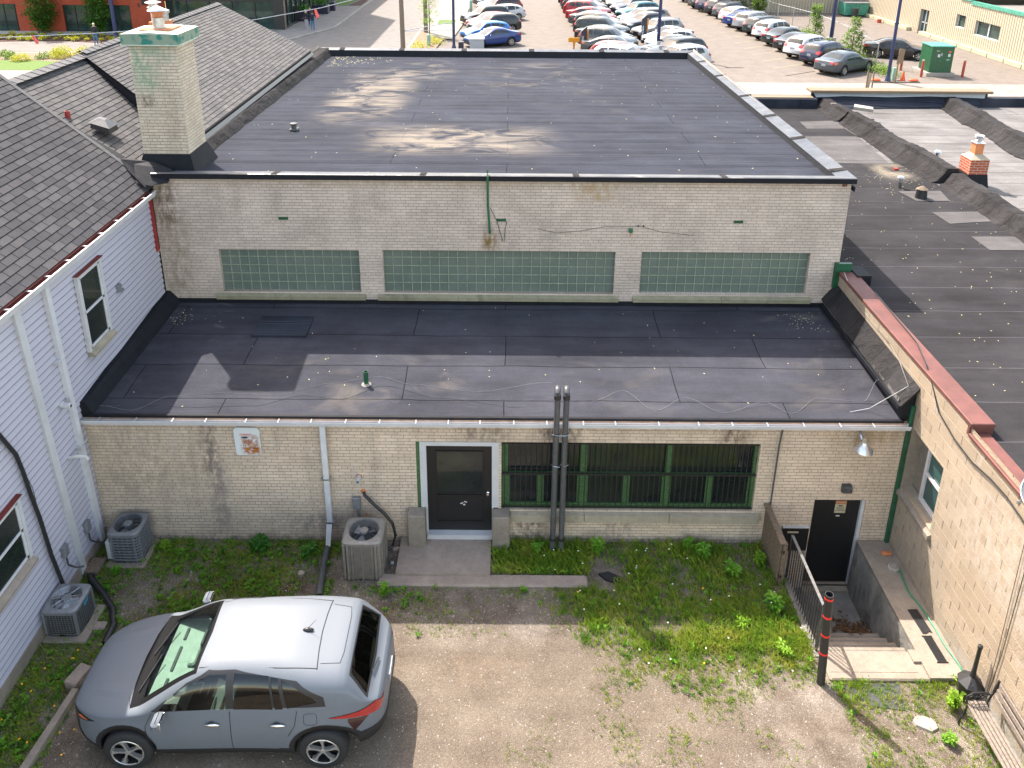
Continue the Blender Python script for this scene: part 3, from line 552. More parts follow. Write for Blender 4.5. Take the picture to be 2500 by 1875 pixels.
f = MB(); [f.box(x, x + rnd(.02, .04), 11.925, 11.929, z, z + rnd(.015, .03)) for x, z in ((-.86, .80), (-.81, .77), (-.79, .84), (-.83, .82), (-.76, .83))]; f.build('paint_chip', 'white_paint', dr)
MB().box(-1.565, -1.45, 11.86, 11.94, .78, 2.2).box(-.28, -.155, 11.86, 11.94, .78, 2.2).box(-1.45, -.28, 11.86, 11.94, 2.12, 2.2).box(-1.49, -1.45, 11.88, 11.95, .12, .78).box(-.28, -.25, 11.88, 11.95, .12, .78).build('door_frame', 'trim_white', bld)
MB().box(-1.47, -.27, 11.80, 11.97, .10, .195).build('door_threshold', 'trim_white', bld)
MB().box(-1.625, -1.567, 11.885, 11.99, .75, 2.19).build('green_post', 'green_frame', bld)
for (x0, x1, t_) in ((-1.80, -1.48, .78), (-.27, .05, .76)): MB().bev(x0, x1, 11.62, 11.88, -.1, t_, .02).build('concrete_pedestal', 'concrete_pedestal', bld)
MB().prism([(-1.95, 11.0), (-.29, 11.0), (-.29, 11.86), (-1.95, 11.86)], 'z', -.1, .10).build('door_step', 'concrete_slab', bld)
MB().bev(-2.25, 1.42, 10.80, 11.06, -.15, .055, .03).build('concrete_curb', 'concrete_slab', bld)
# ---- barred window
wn = MB().quad((-.11, 11.99, .72), (4.48, 11.99, .72), (4.48, 11.99, 2.2), (-.11, 11.99, 2.2)).build('barred_window', 'glass_dark', bld)
f = MB()
for x, w_ in ((-.11, .12), (1.30, .13), (2.84, .10), (4.40, .08)): f.box(x, x + w_, 11.95, 11.985, .74, 2.2)
f.box(-.11, 4.48, 11.948, 11.984, 1.44, 1.50).box(-.11, 4.48, 11.947, 11.984, .72, .82)
for x in (.58, 2.14, 3.64): f.box(x, x + .05, 11.955, 11.986, .82, 1.44)
for x0, x1 in ((.01, .58), (.63, 1.30), (1.43, 2.14), (2.19, 2.84), (2.94, 3.64), (3.69, 4.40)): f.box(x0, x0 + .035, 11.965, 11.988, .82, 1.44); f.box(x1 - .035, x1, 11.965, 11.988, .82, 1.44)
f.build('window_frame', 'green_frame', wn)
f = MB(); x = -.06
while x < 4.45:
    f.box(x, x + .016, 11.885, 11.901, .76, 2.19); x += .0965
f.box(-.10, 4.47, 11.883, 11.903, 1.49, 1.525).box(-.10, 4.47, 11.883, 11.903, .765, .79).box(-.10, 4.47, 11.883, 11.903, 2.15, 2.165)
f.build('security_bars', 'black_iron', wn)
MB().prism([(11.78, .52), (11.78, .68), (11.99, .735), (11.99, .52)], 'x', .06, 1.40).prism([(11.785, .52), (11.785, .68), (11.99, .735), (11.99, .52)], 'x', 1.41, 2.95).prism([(11.78, .52), (11.78, .68), (11.99, .735), (11.99, .52)], 'x', 2.96, 4.60).build('stone_sill', 'stone_sill', bld)
# ---- basement door
bd = MB().box(5.61, 6.50, 11.955, 11.99, -.98, .985).build('basement_door', 'black_paint', bld, bevel=.003)
MB().box(6.47, 6.53, 11.90, 11.99, -.99, 1.0).build('door_jamb', 'trim_white', bd)
MB().box(5.56, 6.5, 11.74, 11.9, -1.1, -1.0).build('door_sill', 'stone_sill', bd)
sg = MB().box(6.02, 6.22, 11.948, 11.954, .64, .92).build('warning_sign', 'cream', bd)
MB().box(6.02, 6.22, 11.943, 11.949, .84, .92).build('red_header', 'rust_plate', sg)
text(sg, 'lettering', 'WARNING', (6.12, 11.942, .88), .048, 'cream', sx=.85)
text(sg, 'small_lettering', 'SECURITY\nCAMERAS\nIN USE HERE', (6.12, 11.947, .725), .032, 'text_dark')
MB().box(6.08, 6.15, 11.945, 11.948, .79, .815).box(6.15, 6.17, 11.945, 11.948, .795, .81).build('camera_symbol', 'text_dark', sg)
MB().bev(6.06, 6.13, 11.945, 11.955, .56, .585, .003).build('small_plate', 'white_paint', bd)
h = MB().box(5.07, 5.55, 11.82, 11.87, -.12, .40).build('meter_hatch', 'black_paint', bld); MB().box(5.07, 5.55, 11.815, 11.87, .40, .415).build('trim', 'trim_white', h)
MB().box(5.16, 5.36, 11.815, 11.82, .29, .325).build('sticker', 'cream', h)
MB().prism([(11.87, 1.20), (11.87, 1.37), (11.78, 1.37), (11.76, 1.34), (11.76, 1.24), (11.84, 1.20)], 'x', 6.03, 6.19).build('door_lamp', 'ac_dark', bld)
lm = MB().tube([(6.15, 11.87, 2.55), (6.15, 11.75, 2.50), (6.16, 11.66, 2.42)], .03, 8).build('wall_lamp', 'galvanized', bld, smooth=True)
MB().lathe([(.06, .12), (.085, .04), (.16, -.03), (.165, -.06)], (6.17, 11.62, 2.34), 16).build('lamp_shade', 'aluminium', lm, smooth=True)
MB().lathe([(.03, .18), (.045, .15), (.045, .10)], (6.17, 11.62, 2.34), 10).build('lamp_cap', 'stone_sill', lm, smooth=True)
MB().tube([(4.83, 11.85, 2.6), (4.80, 11.85, 2.2), (4.79, 11.85, .9)], .014, 8).build('conduit', 'abs_pipe', bld)
# two black vent pipes
for x in (.83, .985):
    P = [(x, 11.60, -.05), (x, 11.62, 2.0), (x + .01, 11.62, 3.36)] + [(x + .01, 11.62 + .07 * (1 - math.cos(a)), 3.36 + .07 * math.sin(a)) for a in (.5, 1.0, 1.57, 2.1, 2.6, 3.14)] + [(x + .01, 11.76, 3.30)]
    vp = MB().tube(P, .052, 14).build('vent_pipe', 'abs_pipe', bld, smooth=True)
    MB().lathe([(.061, 0), (.061, .08)], (x + .008, 11.62, 3.28), 14).lathe([(.06, 0), (.06, .03)], (x + .005, 11.62, 2.56), 14).lathe([(.06, 0), (.06, .05)], (x, 11.605, .30), 14).build('coupling', 'plastic_black', vp, smooth=True)
MB().tube([(.76, 11.62, 1.93), (.80, 11.55, 1.95), (.90, 11.55, 1.93), (.93, 11.62, 1.94), (1.0, 11.55, 1.95), (1.06, 11.6, 1.94), (1.04, 11.68, 1.93)], .006, 5).tube([(.76, 11.6, 2.57), (.84, 11.555, 2.58), (1.0, 11.555, 2.58), (1.06, 11.6, 2.57)], .006, 5).build('pipe_tie', 'galvanized', bld)
# white PVC stub, sign, refrigerant line
q = MB().lathe([(.042, 0), (.042, -.17), (.034, -.17), (.034, -.02)], (-2.67, 11.88, 1.44), 14, 'y', cap=False).build('pvc_stub', 'pvc_white', bld, smooth=True)
MB().lathe([(.055, 0), (.05, -.012)], (-2.67, 11.87, 1.44), 12, 'y').build('sealant', 'rust_plate', q)
sg = MB().prism([(-4.81, 1.95), (-4.78, 1.91), (-4.40, 1.91), (-4.36, 1.95), (-4.36, 2.44), (-4.40, 2.49), (-4.78, 2.49), (-4.82, 2.44)], 'y', 11.835, 11.842).build('metal_sign', 'rusty_sign', None, label='rusty white metal warning sign fixed to the brick wall left of the downspout', cat='sign')
text(sg, 'lettering', 'WARNING', (-4.61 - sg.location.x, 11.832 - sg.location.y, 2.35 - sg.location.z), .045, 'flag_coral', local=True)
text(sg, 'small_lettering', 'SECURITY\nCAMERAS\nIN USE', (-4.59 - sg.location.x, 11.832 - sg.location.y, 2.16 - sg.location.z), .035, 'rust_plate', local=True)
MB().box(-4.66, -4.58, 11.830, 11.834, 2.27, 2.30).box(-4.69, -4.66, 11.830, 11.834, 2.275, 2.295).build('camera_symbol', 'navy_paint', sg)
bx = MB().bev(-2.80, -2.66, 11.79, 11.87, .76, 1.02, .01).build('disconnect_box', 'ac_grey', bld)
MB().tube([(-2.73, 11.83, .78), (-2.72, 11.82, .55), (-2.68, 11.75, .42)], .02, 8).build('conduit', 'ac_grey', bx)
MB().tube([(-2.61, 11.88, 1.12), (-2.57, 11.78, 1.10), (-2.40, 11.74, .93), (-2.22, 11.72, .75), (-2.08, 11.70, .55), (-2.03, 11.68, .3), (-2.08, 11.62, .12), (-2.16, 11.55, .1)], .028, 10).build('refrigerant_line', 'plastic_black', bld, smooth=True)
MB().lathe([(.05, 0), (.035, -.03)], (-2.61, 11.87, 1.12), 10, 'y').build('foam_seal', 'clay_flue', bld)
MB().tube([(-2.55, 11.86, .62), (-2.55, 11.80, .55), (-2.53, 11.78, .4)], .02, 7).build('pipe_elbow', 'rust_plate', bld)
# green corner downspout
MB().bev(6.985, 7.05, 11.80, 11.87, -.1, 3.05, .008).build('corner_downspout', 'green_dark', bld)
MB().box(6.95, 7.30, 15.52, 15.60, 3.42, 4.0).build('scupper_box', 'green_dark', bld)
MB().box(7.32, 7.62, 15.25, 15.75, 3.6, 3.85).build('black_duct', 'black_flashing', bld)
# black corrugated drain pipe below the middle downspout
def corr(name, pts, r, mat, lab, cat, rings=1.0):
    P = [Vector(p) for p in pts]; out = []
    for a, c in zip(P, P[1:]):
        n = max(2, int((c - a).length / .02)); out += [a.lerp(c, k / n) for k in range(n)]
    out.append(P[-1]); m = MB(); pr = []
    for i, p in enumerate(out):
        d = (out[min(i + 1, len(out) - 1)] - out[max(i - 1, 0)]).normalized(); a = d.cross(Vector((0, 0, 1))).normalized(); b_ = a.cross(d); rr = r * (1 + (.04 if i % 2 else -.04) * rings)
        pr.append([p + a * rr * math.cos(t) + b_ * rr * math.sin(t) for t in [2 * math.pi * k / 12 for k in range(12)]])
    for a, c in zip(pr, pr[1:]): m.strip(a, c, True)
    return m.build(name, mat, None, smooth=True, label=lab, cat=cat)
corr('drain_pipe', [(-3.26, 11.60, .10), (-3.26, 11.2, .06), (-3.19, 10.55, .055)], .058, 'abs_pipe', 'short straight black drain pipe lying below the middle white downspout', 'pipe', 0)
corr('corrugated_hose', [(-7.62, 12.0, .16), (-7.5, 11.4, .10), (-7.45, 11.15, .09)], .085, 'plastic_black', 'fat black corrugated pipe at the house corner beside the rear air conditioner', 'pipe')
corr('corrugated_hose', [(-7.40, 11.13, .07), (-7.2, 10.85, .06), (-6.85, 10.55, .06), (-6.55, 10.25, .06), (-6.40, 9.95, .05), (-6.38, 9.6, .05)], .055, 'plastic_black', 'long curved black corrugated pipe running from the house corner to the car', 'pipe')
# ================================================================ white house on the left
gp = MB()
hs = thing('frame_house', 'white siding house with grey shingle roofs and a red lined eave gutter', 'house', (-10.5, 9, 0))
XW = -7.45
b = MB(); z = .28
while z < 5.42:
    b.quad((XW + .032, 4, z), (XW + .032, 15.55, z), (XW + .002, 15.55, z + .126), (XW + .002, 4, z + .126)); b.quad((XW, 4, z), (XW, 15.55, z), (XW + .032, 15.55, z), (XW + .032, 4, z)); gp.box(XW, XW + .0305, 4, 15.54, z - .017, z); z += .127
b.quad((XW, 4, 0), (XW, 15.55, 0), (XW, 15.55, 5.5), (XW, 4, 5.5)).quad((-14.4, 4, 0), (XW, 4, 0), (XW, 4, 5.5), (-14.4, 4, 5.5)).quad((-14.4, 30, 0), (XW, 28.6, 0), (XW, 28.6, 5.9), (-14.4, 30, 5.9)).quad((-14.4, 4, 0), (-14.4, 30, 0), (-14.4, 30, 5.5), (-14.4, 4, 5.5))
b.quad((-14.4, 15.58, 5.4), (-7.5, 15.58, 5.4), (-10.9, 15.58, 8.3), (-14.4, 15.58, 8.3))
b.build('siding_wall', 'siding_white', hs, recalc=False)
gp.build('siding_shade_strips', 'siding_lap_shade', hs)  # thin dark strips under the laps, lap shadow put in as colour
MB().box(XW, XW + .05, 3.9, 15.5, .0, .27).build('foundation', 'concrete_old', hs)
MB().box(XW - .02, XW + .012, 11.35, 15.5, 5.12, 5.5).box(XW - .02, XW + .013, 4, 10.6, 5.30, 5.5).build('frieze_board', 'trim_white', hs)
def shingle_roof(name, mat, x0, z0, x1, z1, yn0, yn1, yf0, yf1, par, rows):
    """slope from the eave (x0,z0) up to the ridge (x1,z1); near edge y goes yn0->yn1, far edge yf0->yf1"""
    b = MB(); n = 0
    for k in range(rows):
        a, c = k / rows, (k + 1) / rows
        xa, xb = x0 + (x1 - x0) * a, x0 + (x1 - x0) * c; za, zb = z0 + (z1 - z0) * a, z0 + (z1 - z0) * c
        ya, yb = yn0 + (yn1 - yn0) * a, yn0 + (yn1 - yn0) * c; ea, eb = yf0 + (yf1 - yf0) * a, yf0 + (yf1 - yf0) * c
        b.quad((xa, ya, za + .016), (xa, ea, za + .016), (xb, eb, zb + .003), (xb, yb, zb + .003)); b.uv[len(b.f) - 1] = [(0, k + .02), (1, k + .02), (1, k + .98), (0, k + .98)]
        b.quad((xa, ya, za), (xa, ea, za), (xa, ea, za + .016), (xa, ya, za + .016)); b.uv[len(b.f) - 1] = [(0, k)] * 4
    b.quad((x0, yn0, z0 - .06), (x0, yf0, z0 - .06), (x1, yf1, z1 - .06), (x1, yn1, z1 - .06)); b.uv[len(b.f) - 1] = [(0, 0)] * 4
    b.quad((x0, yn0, z0 - .06), (x1, yn1, z1 - .06), (x1, yn1, z1), (x0, yn0, z0)); b.uv[len(b.f) - 1] = [(0, 0)] * 4
    return b.build(name, mat, par, recalc=False)
fr = shingle_roof('front_roof', 'shingles_front', -7.36, 5.60, -12.0, 9.5, 3, 3, 15.62, 15.62, hs, 42)
md_ = shingle_roof('middle_roof', 'shingles_back', -7.50, 5.52, -10.9, 7.42, 15.4, 15.4, 20.4, 20.4, hs, 27)
bk = shingle_roof('rear_roof', 'shingles_back', -7.22, 6.03, -10.9, 7.50, 17.6, 20.2, 28.8, 30.3, hs, 30)
MB().quad((-14.6, 3, 7.4), (-12.0, 3, 9.5), (-12.0, 15.62, 9.5), (-14.6, 15.62, 7.4)).quad((-14.6, 15.4, 5.9), (-10.9, 15.4, 7.42), (-10.9, 20.4, 7.42), (-14.6, 20.4, 5.9)).quad((-14.6, 20.2, 6.0), (-10.9, 20.2, 7.5), (-10.9, 30.3, 7.5), (-14.6, 31.5, 6.0)).build('west_roof', 'shingle_cap', hs, recalc=False)
# wall of the roof step, ridge caps, rake edge
MB().quad((-10.9, 20.2, 7.42), (-7.22, 17.6, 5.5), (-7.22, 17.6, 6.05), (-10.9, 20.2, 7.5)).build('roof_step', 'black_flashing', hs, recalc=False)
MB().box(-7.30, -7.20, 17.6, 28.8, 5.92, 6.03).build('rear_eave_trim', 'black_flashing', bk)
MB().add([(-7.17, 17.6, 5.98), (-7.17, 28.8, 5.98), (-7.10, 28.8, 5.90), (-7.10, 17.6, 5.90), (-7.2, 17.6, 5.8), (-7.2, 28.8, 5.8)], [(0, 1, 2, 3), (3, 2, 5, 4)]).build('rear_gutter', 'ac_dark', bk)
def cap(a, c, wx, mat='shingle_cap'):
    a, c = Vector(a), Vector(c); n = int((c - a).length / .28); m = MB()
    for k in range(n):
        p, q = a.lerp(c, k / n), a.lerp(c, (k + 1.15) / n); h0, h1 = .03, .018
        m.add([(p.x - wx, p.y, p.z - .05), (p.x, p.y, p.z + h0), (p.x + wx, p.y, p.z - .04), (q.x - wx, q.y, q.z - .065), (q.x, q.y, q.z + h1), (q.x + wx, q.y, q.z - .055)], [(0, 1, 4, 3), (1, 2, 5, 4)])
    return m
cap((-10.9, 15.6, 7.46), (-10.9, 20.3, 7.46), .22).build('ridge_cap', 'shingle_cap', hs); cap((-10.9, 20.2, 7.53), (-10.9, 30.2, 7.53), .16).build('ridge_cap', 'shingle_cap', hs)
MB().add([(-7.36, 15.56, 5.622), (-12, 15.56, 9.522), (-12, 15.66, 9.522), (-7.36, 15.66, 5.622), (-7.36, 15.66, 5.5), (-12, 15.66, 9.4)], [(0, 1, 2, 3), (3, 2, 5, 4)]).build('rake_cap', 'shingle_cap', fr, recalc=False)
MB().add([(-8.9, 15.67, 6.90), (-8.0, 15.67, 6.17), (-7.45, 15.66, 5.74), (-7.42, 16.1, 5.95), (-8.0, 15.95, 6.1), (-7.35, 15.2, 5.72), (-7.75, 15.45, 5.98)], [(0, 1, 4), (1, 2, 3, 4), (2, 1, 6, 5)]).build('valley_flashing', 'black_flashing', fr)
MB().add([(-7.55, 15.25, 5.80), (-7.28, 15.35, 5.70), (-7.0, 15.50, 5.72), (-7.0, 15.75, 5.92), (-7.5, 16.0, 6.02), (-7.75, 15.7, 6.05)], [(0, 1, 2, 3, 4, 5)]).build('corner_flashing', 'black_flashing', fr)
MB().lathe([(.055, 0), (.055, .30), (.045, .30), (.045, .1)], (-9.62, 16.9, 6.55), 12, cap=False).build('vent_stub', 'red_trim', md_, smooth=True)
v = MB().add([(-9.12, 16.80, 6.50), (-8.72, 16.80, 6.36), (-8.72, 17.22, 6.36), (-9.12, 17.22, 6.50), (-9.10, 16.82, 6.63), (-8.74, 16.82, 6.50), (-8.74, 17.20, 6.50), (-9.10, 17.20, 6.63), (-8.93, 17.0, 6.66)], [(0, 1, 5, 4), (1, 2, 6, 5), (2, 3, 7, 6), (3, 0, 4, 7)]).build('vent_box', 'plastic_black', md_)
MB().add([(-9.14, 16.78, 6.63), (-8.70, 16.78, 6.49), (-8.70, 17.24, 6.49), (-9.14, 17.24, 6.63), (-8.98, 16.95, 6.68), (-8.86, 16.95, 6.64), (-8.86, 17.08, 6.64), (-8.98, 17.08, 6.68)], [(0, 1, 5, 4), (1, 2, 6, 5), (2, 3, 7, 6), (3, 0, 4, 7), (4, 5, 6, 7)]).build('vent_top', 'ac_dark', v)
# eave gutter with red inside
P_ = [(XW + .02, 5.50), (-7.40, 5.44), (-7.285, 5.45), (-7.265, 5.52), (-7.25, 5.565), (-7.275, 5.57), (-7.285, 5.53), (-7.30, 5.465), (-7.41, 5.46)]
g = MB().prism([(p[0], p[1]) for p in P_], 'y', 3, 15.45).build('eave_gutter', 'gutter_white', hs)
MB().quad((-7.40, 3, 5.468), (-7.30, 3, 5.47), (-7.30, 15.4, 5.47), (-7.40, 15.4, 5.468)).quad((-7.40, 3, 5.468), (-7.365, 3, 5.59), (-7.365, 15.4, 5.59), (-7.40, 15.4, 5.468)).build('gutter_inside', 'gutter_rust_inside', g)
y = 15.0
while y > 6: MB().box(-7.37, -7.265, y, y + .03, 5.562, 5.57).build('gutter_strap', 'trim_white', g); y -= rnd(.5, .62)
# trims, downspout
MB().add([(-7.44, 10.62, 5.40), (-7.38, 10.62, 5.40), (-7.38, 10.78, 5.40), (-7.44, 10.78, 5.40), (-7.44, 10.92, .1), (-7.38, 10.92, .1), (-7.38, 11.07, .1), (-7.44, 11.07, .1)], [(0, 1, 5, 4), (1, 2, 6, 5), (2, 3, 7, 6), (3, 0, 4, 7)]).build('trim_board', 'trim_white', hs)
ds = MB().add([(-7.43, 11.42, 5.42), (-7.35, 11.42, 5.42), (-7.35, 11.53, 5.42), (-7.43, 11.53, 5.42), (-7.43, 11.60, .18), (-7.35, 11.60, .18), (-7.35, 11.71, .18), (-7.43, 11.71, .18)], [(0, 1, 5, 4), (1, 2, 6, 5), (2, 3, 7, 6), (3, 0, 4, 7)]).build('downspout', 'gutter_white', hs)
for y_, z_ in ((11.36, 4.05), (11.48, 2.3)): MB().box(-7.44, -7.335, y_, y_ + .24, z_, z_ + .03).build('downspout_strap', 'trim_white', ds)
MB().box(XW, XW + .055, 15.42, 15.52, 4.2, 5.38).build('red_corner_strip', 'red_trim', hs)
def hwin(y0, y1, z0, z1, lab, deep):
    f = MB(); X = XW + .03
    for (a, c, d, e) in ((y0 - .07, y0, z0 - .03, z1 + .06), (y1, y1 + .07, z0 - .03, z1 + .06), (y0, y1, z1, z1 + .06)): f.box(X, X + .06, a, c, d, e)
    o = f.build('window', 'trim_white', hs)
    MB().box(X, X + .03, y0 + .03, y1 - .03, z0 + .02, z1 - .02).build('pane', 'glass_dark', o)
    f = MB(); zm = (z0 + z1) / 2
    for (a, c, d, e) in ((y0, y0 + .045, z0, z1), (y1 - .045, y1, z0, z1), (y0, y1, z1 - .04, z1), (y0, y1, z0, z0 + .045), (y0, y1, zm - .02, zm + .025)): f.box(X + .02, X + .045, a, c, d, e)
    f.build('sash', 'gutter_white', o)
    MB().add([(X, y0 - .05, z0 - .10), (X + .13, y0 - .07, z0 - .13), (X + .13, y1 + .07, z0 - .13), (X, y1 + .05, z0 - .10), (X, y0 - .05, z0 + .0), (X + .13, y0 - .07, z0 - .08), (X + .13, y1 + .07, z0 - .08), (X, y1 + .05, z0 + .0)], [(4, 5, 6, 7), (1, 2, 6, 5), (0, 1, 5, 4), (2, 3, 7, 6)]).build('sill', 'stone_sill' if not deep else 'concrete_old', o)
    MB().box(X, X + .09, y0 - .09, y1 + .09, z1 + .06, z1 + .075).build('drip_cap', 'gutter_rust_inside', o)
hwin(12.40, 13.10, 3.70, 5.08, '', 0); hwin(8.9, 9.78, 1.62, 2.66, '', 1)
MB().box(XW, XW + .08, 13.62, 13.74, 4.18, 4.32).prism([(13.62, 4.18), (13.74, 4.18), (13.74, 4.22)], 'x', XW + .08, XW + .12).build('dryer_vent', 'ac_grey', hs)
cm = MB().lathe([(.05, 0), (.055, .03), (.055, .05)], (XW + .02, 11.32, 3.30), 12, 'x').lathe([(.045, .05), (.05, .1), (.045, .17), (.03, .18)], (XW + .02, 11.32, 3.28), 12, 'x').build('security_camera', 'white_paint', hs, smooth=True)
MB().lathe([(.03, .175), (.02, .186)], (XW + .02, 11.32, 3.28), 12, 'x').build('lens', 'plastic_black', cm)
MB().tube([(XW + .02, 11.25, 2.28), (XW + .06, 11.25, 2.30), (-7.30, 11.27, 2.31), (-7.16, 11.3, 2.28), (-7.13, 11.3, 2.22)], .03, 8).build('exhaust_elbow', 'pvc_white', hs, smooth=True)
MB().tube([(-7.38, 9.4, 4.7), (-7.38, 9.75, 3.9), (-7.38, 10.0, 3.35), (-7.37, 10.05, 3.0), (-7.38, 10.12, 2.5), (-7.37, 10.18, 2.0), (-7.37, 10.25, 1.2), (-7.36, 10.35, .5), (-7.3, 10.35, .15)], .032, 8).build('line_set', 'plastic_black', hs, smooth=True)
MB().tube([(-7.38, 10.03, 3.2), (-7.36, 10.16, 2.6), (-7.38, 10.2, 2.1)], .006, 4).build('loose_wire', 'plastic_black', hs)
for (y, z) in ((11.25, .68), (10.55, .82)):
    bx = MB().bev(XW + .01, XW + .1, y, y + .13, z, z + .22, .01).build('disconnect_box', 'ac_grey', hs)
    MB().tube([(-7.38, y + .05, z), (-7.37, y + .05, z - .18), (-7.3, y + .12, z - .3), (-7.22, y + .2, z - .36)], .016, 6).build('conduit', 'ac_dark', bx, smooth=True)
c2 = MB().box(-11.08, -10.58, 24.7, 25.3, 7.1, 7.62).build('rear_chimney', 'clay_flue', hs)
MB().lathe([(.11, 0), (.11, .36), (.19, .43), (.19, .46), (.13, .47), (.13, .58), (.24, .60), (.05, .66)], (-10.93, 24.85, 7.6), 14).lathe([(.09, 0), (.09, .25), (.13, .26), (.13, .34), (.04, .38)], (-10.68, 25.05, 7.6), 14).build('metal_flues', 'galvanized', c2, smooth=True)
# ================================================================ right building with block wall
rb = thing('block_building', 'low pale concrete block building with dark felt roofs and a red metal coping', 'building', (15, 15, 0))
b = MB(); wall_holes(b, 4.5, 15.6, -1.2, 3.74, [(10.74, 11.78, 1.38, 2.62)], lambda u, d, z: (7.06 + d, u, z), .2)
b.quad((7.06, 15.6, 0), (7.06, 31.4, 0), (7.06, 31.4, 3.6), (7.06, 15.6, 3.6)).quad((7.06, 31.4, 0), (31, 31.4, 0), (31, 31.4, 3.6), (7.06, 31.4, 3.6))
b.build('block_wall', 'block_wall', rb, recalc=False)
MB().quad((7.258, 10.74, 1.38), (7.258, 11.78, 1.38), (7.258, 11.78, 2.62), (7.258, 10.74, 2.62)).quad((7.062, 11.776, 1.38), (7.258, 11.776, 1.38), (7.258, 11.776, 2.62), (7.062, 11.776, 2.62)).build('window_niche', 'concrete_pedestal', rb, recalc=False)
w_ = MB().quad((7.23, 10.74, 1.42), (7.23, 11.44, 1.42), (7.23, 11.44, 2.6), (7.23, 10.74, 2.6)).build('window', 'glass_teal', rb, recalc=False)
f = MB()
for (a, c, d, e) in ((10.74, 10.80, 1.42, 2.6), (11.38, 11.44, 1.42, 2.6), (10.8, 11.38, 2.54, 2.6), (10.8, 11.38, 1.42, 1.49), (10.8, 11.38, 1.98, 2.03)): f.box(7.19, 7.235, a, c, d, e)
f.build('window_frame', 'trim_white', w_)
MB().add([(7.0, 10.68, 1.22), (7.0, 11.80, 1.22), (7.0, 11.80, 1.30), (7.0, 10.68, 1.30), (7.23, 10.68, 1.22), (7.23, 11.80, 1.22), (7.24, 11.80, 1.44), (7.24, 10.68, 1.44)], [(0, 1, 2, 3), (3, 2, 6, 7), (0, 3, 7, 4), (1, 5, 6, 2)]).build('window_sill', 'concrete_pedestal', w_)
f = MB().bev(7.03, 7.40, 10.27, 15.5, 3.745, 3.82, .012)
f.prism([(10.30, 3.60), (10.30, 3.75), (10.35, 3.75), (10.35, 3.60)], 'x', 7.03, 7.40).bev(7.02, 7.34, 4.5, 10.295, 3.585, 3.65, .012)
f.build('red_coping', 'coping_red', rb)
b = MB()
b.quad((7.3, 4.5, 3.60), (12.3, 4.5, 3.60), (12.3, 30.6, 3.60), (7.3, 30.6, 3.60)); rr = b.build('flat_roof', 'roof_right', rb, recalc=False)
MB().quad((12.3, 4.5, 3.58), (30, 4.5, 3.58), (30, 31, 3.58), (12.3, 31, 3.58)).build('light_roof', 'roof_right_light', rb, recalc=False)
MB().box(7.2, 7.33, 15.6, 31, 3.55, 3.75).build('base_flashing', 'black_flashing', rr)
def curb(path, w, h, name, seed):
    random.seed(seed); m = MB(); rings = []; N = []
    P = [Vector(p) for p in path]
    for a, c in zip(P, P[1:]):
        n = max(1, int((c - a).length / .16)); N += [a.lerp(c, k / n) for k in range(n)]
    N.append(P[-1]); wob = 0
    for i, p in enumerate(N):
        if i % 6 == 0: tgt = rnd(-.07, .09)
        wob += (tgt - wob) * .35; hh = h + wob * .6 + rnd(-.012, .012); fl = w * 1.35 + abs(wob) * 2 + rnd(-.03, .03)
        rings.append([(p.x - fl, p.y, p.z + .004), (p.x - fl * .72, p.y + rnd(-.03, .03), p.z + hh * .16), (p.x - w * .62 + wob * .3, p.y, p.z + hh * .72), (p.x - w * .45 + rnd(-.01, .01), p.y, p.z + hh), (p.x + w * .4, p.y, p.z + hh * (1.0 + rnd(-.02, .02))), (p.x + w * .62, p.y, p.z + hh * .5), (p.x + w * .8, p.y, p.z - .02)])
    for a, c in zip(rings, rings[1:]):
        for k in range(6): m.quad(a[k], a[k + 1], c[k + 1], c[k])
    m.add(rings[0], [tuple(range(7))]); m.add(rings[-1], [tuple(range(7))])
    return m.build(name, ['felt_curb'], rr, smooth=True)
curb([(12.45, 30.9, 3.6), (12.5, 28.6, 3.6)], .34, .34, 'roof_curb', 3)
curb([(12.5, 28.4, 3.6), (12.75, 21.9, 3.6)], .36, .42, 'roof_curb', 5)
curb([(12.8, 21.7, 3.6), (12.75, 16, 3.6), (12.7, 8, 3.6)], .36, .36, 'roof_curb', 8)
curb([(17.5, 31.2, 3.6), (16.9, 25, 3.6), (16.6, 18, 3.6)], .4, .38, 'roof_curb', 11)
random.seed(21)
for k, q in enumerate([[(10.63, 28.55), (10.58, 27.59), (11.94, 27.63), (12.09, 28.74)], [(10.1, 26.59), (10.18, 23.66), (11.75, 23.58), (12.0, 26.64)], [(11.05, 19.56), (11.12, 18.77), (12.37, 18.97), (12.28, 19.63)], [(11.21, 17.97), (11.22, 17.16), (12.4, 17.17), (12.4, 18.0)], [(10.88, 21.13), (11.03, 20.37), (11.95, 20.39), (12.1, 21.2)], [(11.9, 27.7), (12.2, 27.7), (12.3, 26.9), (11.95, 26.8)]]):
    MB().add([(x, y, 3.606 + .002 * k) for x, y in q], [tuple(range(4))]).build('felt_patch', 'felt_patch', rr)
MB().quad((7.5, 26.6, 3.604), (12.1, 26.6, 3.604), (11.95, 23.7, 3.604), (7.5, 23.7, 3.604)).build('felt_patch', 'roof_right_light', rr)
